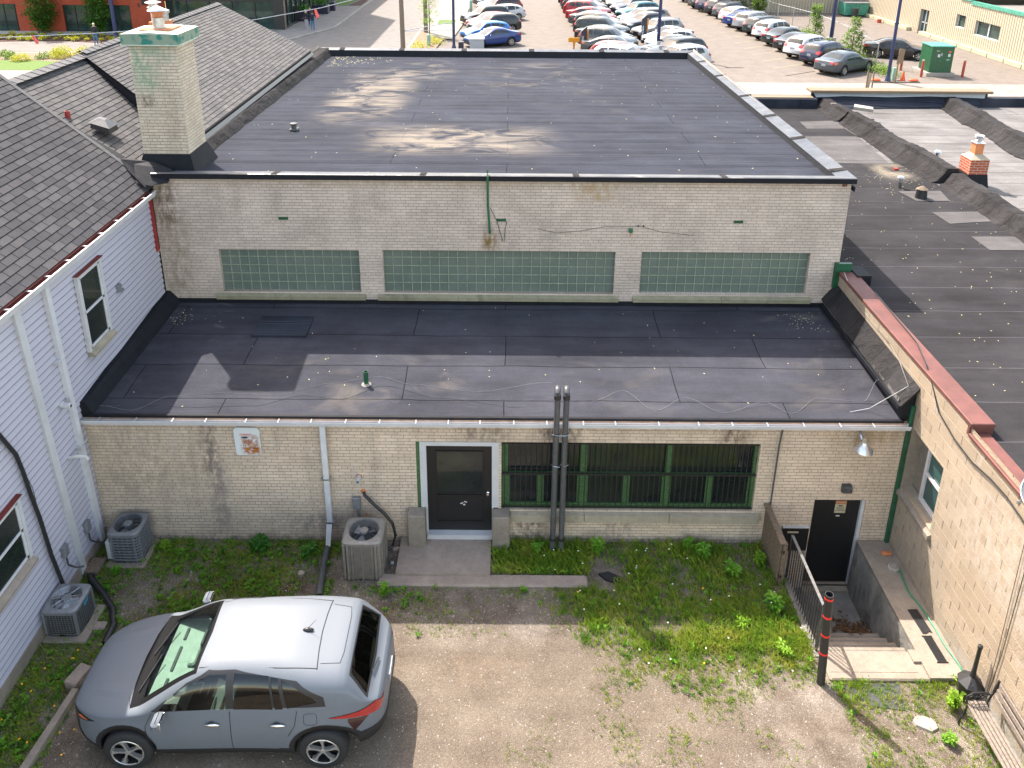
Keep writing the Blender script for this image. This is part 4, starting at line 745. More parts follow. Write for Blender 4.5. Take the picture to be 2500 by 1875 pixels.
# rear parapets with wooden coping board
pr = MB().box(7.15, 12.0, 30.62, 31.0, 3.5, 3.95).box(18.95, 31, 31.2, 31.5, 3.5, 3.9).add([(12.3, 30.45, 3.6), (18.6, 30.9, 3.6), (18.6, 31.3, 3.95), (12.3, 31.1, 3.95)], [(0, 1, 2, 3)]).box(12.0, 18.95, 31.2, 31.4, 3.5, 4.12).build('rear_parapet', 'roof_upper', rr)
MB().add([(12.1, 31.08, 3.92), (13.2, 31.08, 3.98), (15, 31.08, 3.95), (16.6, 31.1, 3.99), (18.8, 31.12, 3.92), (18.85, 31.18, 4.12), (12.0, 31.18, 4.12)], [(0, 1, 2, 3, 4, 5, 6)]).build('torn_membrane', 'cabinet_grey', pr)
MB().bev(11.85, 15.4, 31.0, 31.55, 4.12, 4.22, .015).bev(15.42, 19.05, 31.0, 31.55, 4.12, 4.22, .015).bev(7.15, 11.9, 30.75, 31.1, 3.955, 3.99, .01).build('coping_board', 'wood_new', pr)
MB().box(12.3, 12.5, 30.0, 30.05, 3.9, 3.95).add([(12.75, 29.0, 3.95), (13.3, 28.6, 3.95), (13.4, 28.9, 3.97), (12.9, 29.35, 3.97), (12.75, 29.0, 4.07), (13.3, 28.6, 4.07), (13.4, 28.9, 4.09), (12.9, 29.35, 4.09)], [(0, 1, 5, 4), (1, 2, 6, 5), (2, 3, 7, 6), (3, 0, 4, 7), (4, 5, 6, 7)]).build('loose_capstone', 'white_stone', rr)
# brick chimney and vents
ch = MB().box(12.98, 13.50, 21.50, 22.05, 3.95, 4.42).build('brick_chimney', 'red_brick_chimney', rb)
MB().add([(12.9, 21.42, 3.55), (13.58, 21.42, 3.55), (13.58, 22.1, 3.55), (12.9, 22.1, 3.55), (12.97, 21.49, 4.0), (13.51, 21.49, 4.0), (13.51, 22.06, 4.0), (12.97, 22.06, 4.0)], [(0, 1, 5, 4), (1, 2, 6, 5), (2, 3, 7, 6), (3, 0, 4, 7)]).build('base_flashing', 'black_flashing', ch)
MB().add([(12.97, 21.49, 4.42), (13.51, 21.49, 4.42), (13.51, 22.06, 4.42), (12.97, 22.06, 4.42), (13.12, 21.66, 4.55), (13.36, 21.66, 4.55), (13.36, 21.9, 4.55), (13.12, 21.9, 4.55)], [(0, 1, 5, 4), (1, 2, 6, 5), (2, 3, 7, 6), (3, 0, 4, 7), (4, 5, 6, 7)]).build('cement_crown', 'stone_sill', ch)
MB().box(13.12, 13.36, 21.66, 21.9, 4.55, 4.86).build('clay_flue', 'clay_flue', ch)
MB().box(13.09, 13.39, 21.63, 21.93, 4.86, 4.875).lathe([(.08, 0), (.08, .06), (.12, .10), (.12, .14), (.09, .15), (.13, .18), (.13, .20), (.03, .22)], (13.24, 21.78, 4.875), 14).build('chimney_cap', 'aluminium', ch)
for (x, y, h, r, m1) in ((11.06, 21.45, .34, .045, 'abs_pipe'), (13.17, 23.61, .45, .05, 'abs_pipe')):
    v = MB().lathe([(r, 0), (r, h * .5)], (x, y, 3.6), 10).build('flue_vent', m1, rr); MB().lathe([(r * 1.1, h * .5), (r * 1.1, h * .85), (r * 2.2, h * .9), (r * 1.8, h), (.01, h * 1.05)], (x, y, 3.6), 12).build('vent_cap', 'galvanized', v, smooth=True)
v = MB().lathe([(.16, 0), (.13, .25), (.13, .27)], (11.27, 20.62, 3.6), 14).build('cone_vent', 'plastic_black', rr, smooth=True); MB().lathe([(.15, .27), (.02, .36)], (11.27, 20.62, 3.6), 14).build('vent_cap', 'wood_weathered', v)
MB().lathe([(.06, 0), (.06, .28)], (13.04, 28.0, 3.6), 10).build('pipe_stub', 'plastic_black', rr)
MB().box(11.62, 11.75, 23.0, 23.1, 3.6, 3.66).build('loose_brick', 'red_bollard', rr)
MB().tube([(7.36, 14.5, 3.86), (7.3, 12.6, 3.84), (7.1, 11.84, 3.86), (7.06, 11.5, 3.70), (7.03, 11.13, 3.42), (7.03, 10.6, 3.3), (7.03, 10.08, 3.28), (7.03, 9.6, 3.36), (7.03, 9.2, 3.38), (7.03, 8.6, 3.3)], .012, 6).build('black_cable', 'plastic_black', rb)
MB().tube([(7.05, 15.3, 3.9), (7.05, 14.62, 3.62), (7.06, 13.83, 3.56), (7.03, 13.0, 3.6), (6.98, 12.43, 3.52), (6.9, 11.9, 3.4), (6.4, 12.1, 2.8), (5.9, 12.05, 2.72)], .006, 5).build('white_cable', 'aluminium', rb)
MB().tube([(7.04, 8.56, 3.3), (7.04, 8.56, 1.2), (7.03, 8.6, .3)], .007, 5).tube([(7.04, 8.70, 3.3), (7.04, 8.64, 1.2), (7.03, 8.62, .3)], .005, 5).build('down_cable', 'text_dark', rb)
# satellite dish
sdh = thing('satellite_dish', 'grey satellite dish fixed to the top of the block wall at the right edge', 'satellite dish', (7.0, 8.9, 3.5))
m = MB(); c0 = Vector((7.10, 8.72, 3.85)); ax = Vector((-.35, -.5, .75)).normalized(); a1 = ax.cross(Vector((0, 0, 1))).normalized(); a2 = ax.cross(a1)
rg = []
for k in range(6):
    r = .27 * k / 5; rg.append([c0 + a1 * r * .85 * math.cos(t) + a2 * r * math.sin(t) + ax * (r * r * .55) for t in [2 * math.pi * j / 28 for j in range(28)]])
for a, c in zip(rg, rg[1:]): m.strip(a, c, True)
m.build('reflector', 'ac_grey', sdh, smooth=True)
MB().tube(rg[-1] + [rg[-1][0]], .008, 6).build('rim', 'white_paint', sdh)
MB().tube([c0 - a2 * .28, c0 + ax * .36], .012, 6).tube([c0 + a1 * .2, c0 + ax * .36], .005, 5).tube([c0 - a1 * .2, c0 + ax * .36], .005, 5).build('feed_arm', 'galvanized', sdh)
MB().tube([c0, c0 - ax * .12, (7.06, 9.02, 3.45)], .025, 8).build('mount', 'galvanized', sdh)
# ================================================================ air conditioners
def ac(x0, x1, y0, y1, z0, z1, body, fan, style, label):
    cx, cy = (x0 + x1) / 2, (y0 + y1) / 2; wx, wy = (x1 - x0) / 2, (y1 - y0) / 2; r0 = min(wx, wy)
    a = thing('air_conditioner', label, 'air conditioner', (cx, cy, z0), group='air conditioners on the ground')
    def rsq(e, z, n=40, k=.16):
        out = []
        for i in range(n):
            t = 2 * math.pi * i / n; c_, s_ = math.cos(t), math.sin(t); q = (abs(c_) ** 7 + abs(s_) ** 7) ** (-1 / 7); out.append((cx + (wx + e) * q * c_, cy + (wy + e) * q * s_, z))
        return out
    def circ(r, z, n=40): return [(cx + r * math.cos(2 * math.pi * i / n), cy + r * math.sin(2 * math.pi * i / n), z) for i in range(n)]
    m = MB().strip(rsq(0, z0), rsq(0, z0 + .04), True).strip(rsq(-.012, z0 + .04), rsq(-.012, z1 - .05), True); m.build('coil_cabinet', 'ac_dark' if style != 2 else 'ac_taupe', a)
    m = MB().strip(rsq(0, z0 - .0), rsq(0, z0 + .05), True).build('base_pan', body, a)
    R0 = r0 * .80
    m = MB().strip(rsq(.012, z1 - .07), rsq(.012, z1 - .02), True).strip(rsq(.012, z1 - .02), rsq(-.02, z1), True).strip(rsq(-.02, z1), circ(R0 + .02, z1 + .004), True).strip(circ(R0 + .02, z1 + .004), circ(R0, z1 - .01), True).strip(circ(R0, z1 - .01), circ(R0 - .02, z1 - .14), True)
    m.build('top_cover', body, a, smooth=True)
    MB().add(circ(R0 - .02, z1 - .14), [tuple(range(40))]).build('fan_well', 'shadow_dark', a)
    m = MB(); nb = 3 if style != 3 else 4
    for k in range(nb):
        t = 2 * math.pi * k / nb + .5; pts = []
        for (r, dt, dz) in ((.05, -.5, .02), (R0 - .04, -.42, .03), (R0 - .04, .35, -.03), (.05, .4, -.02)): pts.append((cx + r * math.cos(t + dt), cy + r * math.sin(t + dt), z1 - .085 + dz))
        m.quad(*pts)
    m.build('fan_blade', fan, a)
    MB().lathe([(.075, -.05), (.08, -.012), (.07, .004)], (cx, cy, z1), 16).build('fan_hub', body, a)
    m = MB()
    for k in range(1, 9): r = .08 + (R0 - .06) * k / 8.5; m.tube([(cx + r * math.cos(2 * math.pi * i / 24), cy + r * math.sin(2 * math.pi * i / 24), z1 + .004) for i in range(25)], .0025, 4, False)
    for k in range(8): t = math.pi * k / 4 + .2; m.tube([(cx + .07 * math.cos(t), cy + .07 * math.sin(t), z1 + .008), (cx + (R0 + .01) * math.cos(t), cy + (R0 + .01) * math.sin(t), z1 + .008)], .004, 4)
    m.build('fan_guard', 'ac_dark' if style != 3 else 'galvanized', a)
    m = MB()
    if style == 1:
        for k in range(9): z = z0 + .05 + (z1 - z0 - .14) * k / 8; m.strip(rsq(.004, z), rsq(.004, z + .014), True).strip(rsq(.004, z + .014), rsq(-.012, z + .02), True)
        for i in range(40):
            if i % 2 == 0 or i in (5, 15, 25, 35): p = rsq(.003, 0)[i]; m.box(p[0] - .004, p[0] + .004, p[1] - .004, p[1] + .004, z0 + .04, z1 - .06)
        for i in (4, 6, 14, 16, 24, 26, 34, 36): p = rsq(.0, 0)[i]; m.box(p[0] - .013, p[0] + .013, p[1] - .013, p[1] + .013, z0 + .03, z1 - .05)
    elif style == 2:
        q = rsq(.004, 0, 120); q2 = rsq(-.004, 0, 120)
        for i in range(0, 120): 
            if i % 2: m.quad((q[i][0], q[i][1], z0 + .05), (q[(i + 1) % 120][0], q[(i + 1) % 120][1], z0 + .05), (q[(i + 1) % 120][0], q[(i + 1) % 120][1], z1 - .07), (q[i][0], q[i][1], z1 - .07))
            if i % 2 and False: pass
        for i in range(0, 40, 3): p = rsq(.006, 0)[i]; m.box(p[0] - .009, p[0] + .009, p[1] - .009, p[1] + .009, z0 + .02, z1 - .05)
        for i in (4, 5, 6, 14, 15, 16, 24, 25, 26, 34, 35, 36): p = rsq(.003, 0)[i]; m.box(p[0] - .02, p[0] + .02, p[1] - .02, p[1] + .02, z0 + .02, z1 - .05)
    else:
        for k in range(11): z = z0 + .05 + (z1 - z0 - .14) * k / 10; m.strip(rsq(.003, z), rsq(.003, z + .006), True)
        for i in range(40): p = rsq(.002, 0)[i]; m.box(p[0] - .002, p[0] + .002, p[1] - .002, p[1] + .002, z0 + .04, z1 - .06)
        for i in (5, 15, 25, 35): p = rsq(.0, 0)[i]; m.box(p[0] - .02, p[0] + .02, p[1] - .02, p[1] + .02, z0 + .03, z1 - .05)
    m.build('louver_guard', body if style != 3 else 'ac_grey', a)
    return a
MB().bev(-7.12, -6.42, 11.14, 11.84, -.05, .06, .02).build('equipment_pad', 'concrete_old', None, kind=None, label='thin concrete pad under the rear left air conditioner', cat='concrete pad')
MB().bev(-7.40, -6.70, 9.62, 10.36, -.05, .06, .02).build('equipment_pad', 'concrete_old', None, label='thin concrete pad under the front left air conditioner', cat='concrete pad')
a1_ = ac(-7.04, -6.50, 11.23, 11.77, .06, .70, 'ac_grey', 'ac_fan', 1, 'light grey air conditioner with horizontal louvers in the corner by the brick wall')
MB().bev(-7.10, -7.0, 11.25, 11.45, .12, .5, .01).build('service_panel', 'white_paint', a1_)
ac(-2.84, -2.17, 10.94, 11.56, .0, .82, 'ac_taupe', 'ac_fan', 2, 'tall taupe air conditioner with vertical ribs between the downspout and the door')
a3_ = ac(-7.38, -6.83, 9.72, 10.28, .06, .58, 'ac_grey', 'ac_fan', 3, 'low dark wire mesh air conditioner nearest the car on the left')
MB().prism([(9.98, .42), (10.10, .45), (10.10, .49), (9.98, .46)], 'x', -6.828, -6.822).build('brand_plate', 'sticker_blue', a3_)
# ================================================================ yard: pit, stairs, walls, railing
PX0, PX1, PY0 = 4.98, 6.48, 9.57
b = MB()      # ground sheet with the stair pit left open
for (x0, x1, y0, y1) in ((-7.6, PX0, 2, 11.9), (PX0, 7.06, 2, 9.10)):
    b.quad((x0, y0, 0), (x1, y0, 0), (x1, y1, 0), (x0, y1, 0))
b.quad((-60, -30, -.02), (7.06, -30, -.02), (7.06, 2.0, -.02), (-60, 2.0, -.02)).quad((-60, 2, -.02), (-7.6, 2, -.02), (-7.6, 40, -.02), (-60, 40, -.02)).quad((7.06, -30, -.02), (70, -30, -.02), (70, 40, -.02), (7.06, 40, -.02))
b.build('ground', 'yard_gravel', kind='structure', recalc=False)
st = thing('basement_stairs', 'sunken concrete stairwell with steps leading down to the black basement door', 'stairs', (5.7, 10.5, -1.05))
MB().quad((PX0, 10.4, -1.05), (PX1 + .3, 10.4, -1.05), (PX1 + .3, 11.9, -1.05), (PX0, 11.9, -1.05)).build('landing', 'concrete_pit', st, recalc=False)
b = MB()
nz = MB()
for k in range(5): y0 = PY0 + k * .25; z1 = -.185 * (k + 1) + .02; b.box(PX0, PX1, y0, y0 + .25, -1.3, z1); nz.box(PX0, PX1, y0 + .20, y0 + .255, z1 - .05, z1 + .003)
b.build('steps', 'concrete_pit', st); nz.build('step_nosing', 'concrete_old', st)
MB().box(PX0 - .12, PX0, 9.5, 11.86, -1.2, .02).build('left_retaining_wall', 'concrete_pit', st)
m = MB(); ys = [9.57, 9.9, 10.3, 10.8, 11.3, 11.86]; 
m.box(PX1, 7.055, 9.57, 11.86, -1.2, .095); m.box(6.36, PX1, 9.36, 9.57, -.12, .095); m.quad((6.36, 9.57, -.12), (PX1, 9.57, -.12), (PX1, 9.57, .09), (6.36, 9.57, .09))
m.build('right_retaining_wall', 'concrete_old', st)
rnd_side = MB(); rows = []
for y in [9.575 + k * .09 for k in range(26)]: rows.append([(PX1 - .012 - rnd(0, .014) - .02 * j / 6, y, .09 - j * .19) for j in range(7)])
for a, c in zip(rows, rows[1:]): rnd_side.strip(a, c)
rnd_side.build('stained_face', 'concrete_stained', st, smooth=True)
MB().bev(4.96, 7.055, 9.08, 9.57, -.12, .055, .02).box(PX0, 6.36, 9.20, 9.56, .055, .06).build('threshold_slab', 'concrete_old', st)
MB().box(6.48, 7.055, 9.08, 9.57, .05, .095).build('raised_slab', 'concrete_old', st)
b = MB()
for k in range(260):
    x, y = random.gauss(6.15, .17), random.gauss(10.86, .13); x = min(x, 6.44); s = rnd(.012, .035); t = rnd(0, 6.3); zt = -1.04 + rnd(0, .09) if y > 10.83 else (-.90 if y > 10.57 else -.71) + rnd(0, .05)
    b.quad(*[(x + s * math.cos(t + q) * (1.6 if i % 2 else .7), y + s * math.sin(t + q), zt + rnd(0, .02)) for i, q in enumerate((0, 1.57, 3.14, 4.71))])
tag(b.build('leaf_litter', 'leaf_litter'), 'heap of brown dead leaves at the foot of the steps', 'dead leaves', kind='stuff')
# mat, grate, hose and things on the ledge
MB().prism([(6.71, 10.32), (6.87, 10.33), (6.90, 9.87), (6.86, 9.90), (6.80, 9.86), (6.74, 9.86)], 'z', .096, .108).build('rubber_mat', 'plastic_black', None, label='small black rubber mat on the ledge beside the green hose', cat='mat')
m = MB()
for k in range(7): x = 6.715 + k * .021; m.add([(x, 9.81, .098), (x + .012, 9.81, .098), (x + .03, 9.34, .098), (x + .018, 9.34, .098), (x, 9.81, .112), (x + .012, 9.81, .112), (x + .03, 9.34, .112), (x + .018, 9.34, .112)], [(0, 1, 5, 4), (1, 2, 6, 5), (2, 3, 7, 6), (3, 0, 4, 7), (4, 5, 6, 7)])
m.box(6.71, 6.89, 9.335, 9.345, .098, .110).box(6.70, 6.86, 9.805, 9.815, .098, .11).build('drain_grate', 'plastic_black', None, label='dark slotted strip of drain grate lying on the sunlit ledge', cat='grate')
H = [(6.95, 11.15, .12), (6.92, 10.98, .12), (6.90, 10.8, .12), (6.89, 10.63, .12), (6.93, 10.45, .12), (6.96, 10.27, .12), (6.975, 9.96, .12), (6.98, 9.63, .12), (7.01, 9.4, .12), (7.03, 9.25, .11), (7.02, 9.1, .08), (7.03, 8.92, .35), (7.0, 8.8, .22), (6.98, 8.72, .12), (6.97, 8.55, .03), (6.96, 8.3, .03)]
HP = []
for i in range(len(H) - 1):
    p0, p1, p2, p3 = [Vector(H[max(0, min(len(H) - 1, i + k))]) for k in (-1, 0, 1, 2)]
    for k in range(4): t = k / 4; HP.append(.5 * ((2 * p1) + (-p0 + p2) * t + (2 * p0 - 5 * p1 + 4 * p2 - p3) * t * t + (-p0 + 3 * p1 - 3 * p2 + p3) * t ** 3))
MB().tube(HP, .013, 8).build('garden_hose', 'hose_green', None, smooth=True, label='green garden hose running along the foot of the block wall', cat='hose')
MB().tube([(7.0 + .05 * math.cos(t), 8.80 + .05 * math.sin(t), .2 + .03 * math.sin(2 * t)) for t in [k * .4 for k in range(17)]], .006, 6).build('rope_loop', 'white_paint', None, label='small pale loop of cord hanging near the hose end', cat='cord')
MB().bev(6.80, 6.97, 11.48, 11.56, .096, .15, .01).build('loose_brick', 'clay_flue', None, label='orange brick lying in the corner under the green downspout', cat='brick')
so = thing('stepping_stone', 'small pale cast stone disc with a pattern on the ledge near the corner', 'stone', (6.87, 11.21, .096))
MB().lathe([(.10, 0), (.10, .03), (.08, .045)], (6.87, 11.21, .096), 14).build('disc', 'white_stone', so)
m = MB()
for k in range(7): t = k * .9; m.lathe([(.014, .046), (.01, .055)], (6.87 + .055 * math.cos(t), 11.21 + .055 * math.sin(t), .096), 7)
m.build('relief', 'concrete_pit', so)
# wooden board screen and metal railing
wf = thing('wood_fence', 'short weathered dark board fence beside the basement stairwell', 'fence', (4.72, 11.3, 0))
b = MB(); y = 10.93
while y < 11.8: b.bev(4.70 + rnd(-.004, .004), 4.725, y, y + .105, -.1, .88 + rnd(-.02, .02), .005); y += .115
b.build('boards', 'wood_weathered', wf)
MB().bev(4.665, 4.78, 10.88, 11.86, .90, .935, .008).bev(4.73, 4.77, 10.9, 11.86, .15, .24, .006).bev(4.73, 4.77, 10.9, 11.86, .68, .77, .006).build('rail', 'wood_weathered', wf)
MB().bev(4.73, 4.81, 10.90, 10.98, -.1, .9, .008).build('post', 'wood_weathered', wf)
rl = thing('metal_railing', 'rusty dark metal railing with thin bars along the stairwell', 'railing', (4.93, 10.3, 0))
MB().box(4.91, 4.955, 9.60, 11.08, .93, .945).build('top_rail', 'grey_iron', rl); MB().tube([(4.93, 9.62, .02), (4.93, 11.06, .06)], .014, 6).build('bottom_rail', 'grey_iron', rl)
b = MB()
for k in range(17): y = 9.64 + k * .0875; MB().box(4.924, 4.936, y, y + .012, -.02, .93).build('bar', 'black_iron', rl); MB().tube([(4.93, 9.60, -.1), (4.93, 9.60, .95)], .02, 8).build('post', 'grey_iron', rl); MB().tube([(4.93, 11.08, -.1), (4.93, 11.08, .95)], .02, 8).build('post', 'grey_iron', rl)
bo = thing('pipe_bollard', 'tall black pipe post with four bands of red tape at the railing corner', 'post', (4.81, 9.06, 0))
m = MB().lathe([(.062, -.1), (.062, 1.72), (.052, 1.72), (.052, 1.4)], (4.81, 9.06, 0), 20, cap=False).build('pipe', 'plastic_black', bo, smooth=True); m.rotation_euler = (R(-1), R(-3.0), 0)
for z in (.60, .95, 1.30, 1.64):
    t_ = MB().lathe([(.0635, z), (.0635, z + .035)], (4.81, 9.06, 0), 20, cap=False).build('tape_band', 'red_tape', bo, smooth=True); t_.rotation_euler = (R(-1), R(-3.0), 0)
# cigarette receptacle
cg = thing('cigarette_bin', 'black cigarette receptacle with a long neck in front of the block wall', 'ash bin', (6.93, 8.84, 0))
def ng(r, z, n=8, o=0): return [(6.93 + r * math.cos(2 * math.pi * k / n + o), 8.84 + r * math.sin(2 * math.pi * k / n + o), z) for k in range(n)]
MB().strip(ng(.15, 0), ng(.175, .30), True).strip(ng(.19, .30), ng(.19, .33), True).strip(ng(.19, .33), ng(.05, .44), True).add(ng(.15, 0), [tuple(range(8))]).build('base', 'plastic_black', cg)
MB().lathe([(.05, .42), (.032, .55), (.029, .98), (.036, .99), (.036, 1.03), (.02, 1.045)], (6.93, 8.84, 0), 14).build('neck', 'plastic_black', cg, smooth=True)
MB().tube([(6.865 + .025 * math.cos(t), 8.74 + .022 * math.sin(t), .39 + .012 * math.sin(t)) for t in [k * .5 for k in range(14)]], .003, 4).build('emblem', 'ac_dark', cg)
# bench against the wall
bn = thing('park_bench', 'weathered wooden slat bench with black iron ends along the block wall', 'bench', (6.85, 7.8, 0))
for k in range(5): x = 6.615 + k * .058; MB().bev(x, x + .045, 7.0, 8.46 + .0, .42, .44, .004).build('seat_slat', 'wood_bench', bn)
for k in range(3): z = .56 + k * .1; x = 6.955 + k * .02; MB().bev(x, x + .02, 7.0, 8.40, z, z + .075, .004).build('back_slat', 'wood_bench', bn)
for y in (8.42, 7.05):
    m = MB().tube([(6.58, y, .02), (6.57, y, .10), (6.62, y, .2), (6.64, y, .41), (6.76, y, .40), (6.90, y, .41), (6.95, y, .6), (7.0, y, .86)], .017, 8).tube([(7.02, y, .02), (6.98, y, .1), (6.93, y, .41)], .017, 8)
    m.tube([(6.62, y, .42), (6.60, y, .55), (6.66, y, .62), (6.80, y, .63), (6.92, y, .60), (6.98, y, .66), (7.02, y, .80)], .016, 8)
    for (cx_, cz_, r_) in ((6.68, .52, .045), (6.77, .51, .04), (6.85, .52, .042), (6.72, .57, .03), (6.81, .565, .03)): m.tube([(cx_ + r_ * math.cos(t), y, cz_ + r_ * math.sin(t)) for t in [k * .7 for k in range(10)]], .008, 5)
    m.build('iron_end', 'black_iron', bn, smooth=True)
# left yard timbers and stones
MB().add([(-6.62, 7.2, 0), (-6.50, 7.2, 0), (-6.36, 8.78, 0), (-6.46, 8.80, 0), (-6.62, 7.2, .13), (-6.50, 7.2, .13), (-6.36, 8.78, .13), (-6.46, 8.80, .13)], [(0, 1, 5, 4), (1, 2, 6, 5), (2, 3, 7, 6), (3, 0, 4, 7), (4, 5, 6, 7)]).build('parking_curb', 'concrete_old', None, bevel=.012, label='long narrow concrete curb piece in front of the car bumper', cat='curb')
MB().add([(-6.62, 8.86, 0), (-6.42, 8.80, 0), (-6.33, 9.12, 0), (-6.52, 9.18, 0), (-6.62, 8.86, .17), (-6.42, 8.80, .17), (-6.33, 9.12, .17), (-6.52, 9.18, .17)], [(0, 1, 5, 4), (1, 2, 6, 5), (2, 3, 7, 6), (3, 0, 4, 7), (4, 5, 6, 7)]).build('concrete_block', 'concrete_slab', None, bevel=.015, label='short concrete block at the end of the curb by the car nose', cat='concrete block')
MB().bev(-6.72, -6.52, 9.86, 10.02, 0, .07, .02).build('paving_stone', 'concrete_slab', None, label='small square paving stone in the weeds behind the front air conditioner', cat='stone')
MB().bev(-7.42, -7.15, 10.95, 11.30, 0, .13, .015).build('wood_block', 'wood_weathered', None, label='brown timber block at the base of the white downspout', cat='timber')
def rock(x, y, rx, ry, h, mat, label, name='rock', seed=1):
    random.seed(seed); n = 9; a = [(x + rx * math.cos(2 * math.pi * k / n) * rnd(.75, 1.1), y + ry * math.sin(2 * math.pi * k / n) * rnd(.75, 1.1), -.02) for k in range(n)]
    c = [(x + (p[0] - x) * .9, y + (p[1] - y) * .9, h * rnd(.75, 1)) for p in a]; d = [(x + (p[0] - x) * .45, y + (p[1] - y) * .45, h * rnd(.95, 1.15)) for p in a]
    MB().strip(a, c, True).strip(c, d, True).add(d, [tuple(range(n))]).build(name, mat, None, label=label, cat='stone', smooth=False)
rock(6.10, 8.42, .19, .13, .04, 'white_stone', 'flat pale rock in the grass right of the pipe post', seed=4)
rock(-3.62, 11.05, .07, .06, .06, 'stone_sill', 'small beige stone near the foot of the middle downspout', seed=6)
rock(-2.02, 11.62, .09, .06, .07, 'concrete_slab', 'small grey stone beside the left door pedestal', seed=8)
MB().prism([(5.05, 9.04), (6.0, 9.05), (5.9, 8.62), (5.45, 8.68)], 'z', .004, .012).build('rubber_pad', 'ac_dark', None, label='dark frayed rubber pad in the grass before the threshold slab', cat='mat')
bt = MB().prism([(1.62, 11.10), (1.80, 11.14), (2.02, 11.02), (2.05, 10.92), (1.9, 10.9), (1.72, 10.98)], 'z', .0, .04).build('rubbish_bag', 'plastic_black', None, label='torn black plastic scrap on bare soil below the barred window', cat='rubbish')
MB().bev(-2.08, -2.02, 11.28, 11.34, 0, .05, .01).build('cloth_scrap', 'cabinet_grey', None, label='pale scrap of paper beside the tall air conditioner', cat='rubbish')
random.seed(5)
# ================================================================ vehicles
def pchip(pts):
    xs = [p[0] for p in pts]; ys = [p[1] for p in pts]; n = len(xs); h = [xs[i + 1] - xs[i] for i in range(n - 1)]; d = [(ys[i + 1] - ys[i]) / h[i] for i in range(n - 1)]
    m = [d[0]] + [0 if d[i - 1] * d[i] <= 0 else 3 * (h[i - 1] + h[i]) / ((2 * h[i] + h[i - 1]) / d[i - 1] + (h[i] + 2 * h[i - 1]) / d[i]) for i in range(1, n - 1)] + [d[-1]]
    def f(x):
        x = min(max(x, xs[0]), xs[-1]); i = 0
        while i < n - 2 and x > xs[i + 1]: i += 1
        t = (x - xs[i]) / h[i]; return ys[i] * (1 + 2 * t) * (1 - t) ** 2 + m[i] * h[i] * t * (1 - t) ** 2 + ys[i + 1] * t * t * (3 - 2 * t) + m[i + 1] * h[i] * t * t * (t - 1)
    return f
def clip(poly, pr, a, b):          # split a polygon by the 2D line a->b; returns (left part, right part)
    def sd(v): p = pr(v); return (b[0] - a[0]) * (p[1] - a[1]) - (b[1] - a[1]) * (p[0] - a[0])
    L, Rr = [], []; n = len(poly); ds = [sd(v) for v in poly]
    if all(d >= -1e-9 for d in ds): return poly, None
    if all(d <= 1e-9 for d in ds): return None, poly
    for i in range(n):
        v, q, d, e = poly[i], poly[(i + 1) % n], ds[i], ds[(i + 1) % n]
        if d >= 0: L.append(v)
        if d <= 0: Rr.append(v)
        if d * e < 0:
            t = d / (d - e); w_ = tuple(v[k] + (q[k] - v[k]) * t for k in range(6)); L.append(w_); Rr.append(w_)
    return (L if len(L) > 2 else None), (Rr if len(Rr) > 2 else None)
PRJ = {'side': lambda v: (v[0], v[2]), 'top': lambda v: (v[0], v[1]), 'end': lambda v: (v[1], v[2])}
def area2(p): return sum(p[i][0] * p[(i + 1) % len(p)][1] - p[(i + 1) % len(p)][0] * p[i][1] for i in range(len(p)))
WARP = [0]
def W(u, z=.7):           # lengthens the tail of the foreground car
    if not WARP[0]: return u
    a = 3.75 - .40 * min(1, max(0, (z - .8) / .25)); t = min(1, max(0, (u - a) / .5)); return u + WARP[0] * t * t * (3 - 2 * t)
class Shell:
    def __init__(s): s.polys = []
    def cut(s, proj, poly, cond):
        pr = PRJ[proj]; poly = list(poly) if area2(poly) > 0 else list(reversed(poly)); inside, rest = [], []
        x0, x1 = min(p[0] for p in poly), max(p[0] for p in poly); y0, y1 = min(p[1] for p in poly), max(p[1] for p in poly)
        for f in s.polys:
            q = [pr(v) for v in f]
            if max(p[0] for p in q) < x0 or min(p[0] for p in q) > x1 or max(p[1] for p in q) < y0 or min(p[1] for p in q) > y1: rest.append(f); continue
            c = [sum(v[k] for v in f) / len(f) for k in range(6)]
            if not cond(c): rest.append(f); continue
            cur = f
            for i in range(len(poly)):
                a, b = poly[i], poly[(i + 1) % len(poly)]; L, o = clip(cur, pr, a, b)
                if o: rest.append(o)
                cur = L
                if not cur: break
            if cur: inside.append(cur)
        s.polys = rest; return inside
def polymesh(name, polys, mat, parent, off=0, L=0, smooth=True):
    idx = {}; vs = []; ns = []; fs = []
    for f in polys:
        ii = []
        for v in f:
            k = tuple(round(c, 5) for c in v[:3])
            if k not in idx:
                idx[k] = len(vs); nn = Vector(v[3:6]); nn.normalize(); vs.append((L / 2 - (W(v[0], v[2]) + nn.x * off), v[1] + nn.y * off, v[2] + nn.z * off)); ns.append((-nn.x, nn.y, nn.z))
            j = idx[k]
            if not ii or ii[-1] != j: ii.append(j)
        if len(ii) > 2 and ii[0] == ii[-1]: ii.pop()
        if len(set(ii)) > 2: fs.append(ii if len(set(ii)) == len(ii) else list(dict.fromkeys(ii)))
    me = bpy.data.meshes.new(name); me.from_pydata(vs, [], fs); me.materials.append(M[mat])
    # keep winding in line with the stored normals
    bm = bmesh.new(); bm.from_mesh(me); bm.verts.ensure_lookup_table()
    for fc in list(bm.faces):
        fc.normal_update(); a = sum((Vector(ns[v.index]) for v in fc.verts), Vector())
        if fc.normal.dot(a) < 0: fc.normal_flip()
    bm.to_mesh(me); bm.free()
    me.polygons.foreach_set('use_smooth', [True] * len(me.polygons))
    try: me.normals_split_custom_set_from_vertices(ns)
    except Exception as e: print('normals', e)
    o = bpy.data.objects.new(name, me); COL.objects.link(o); o.parent = parent; return o
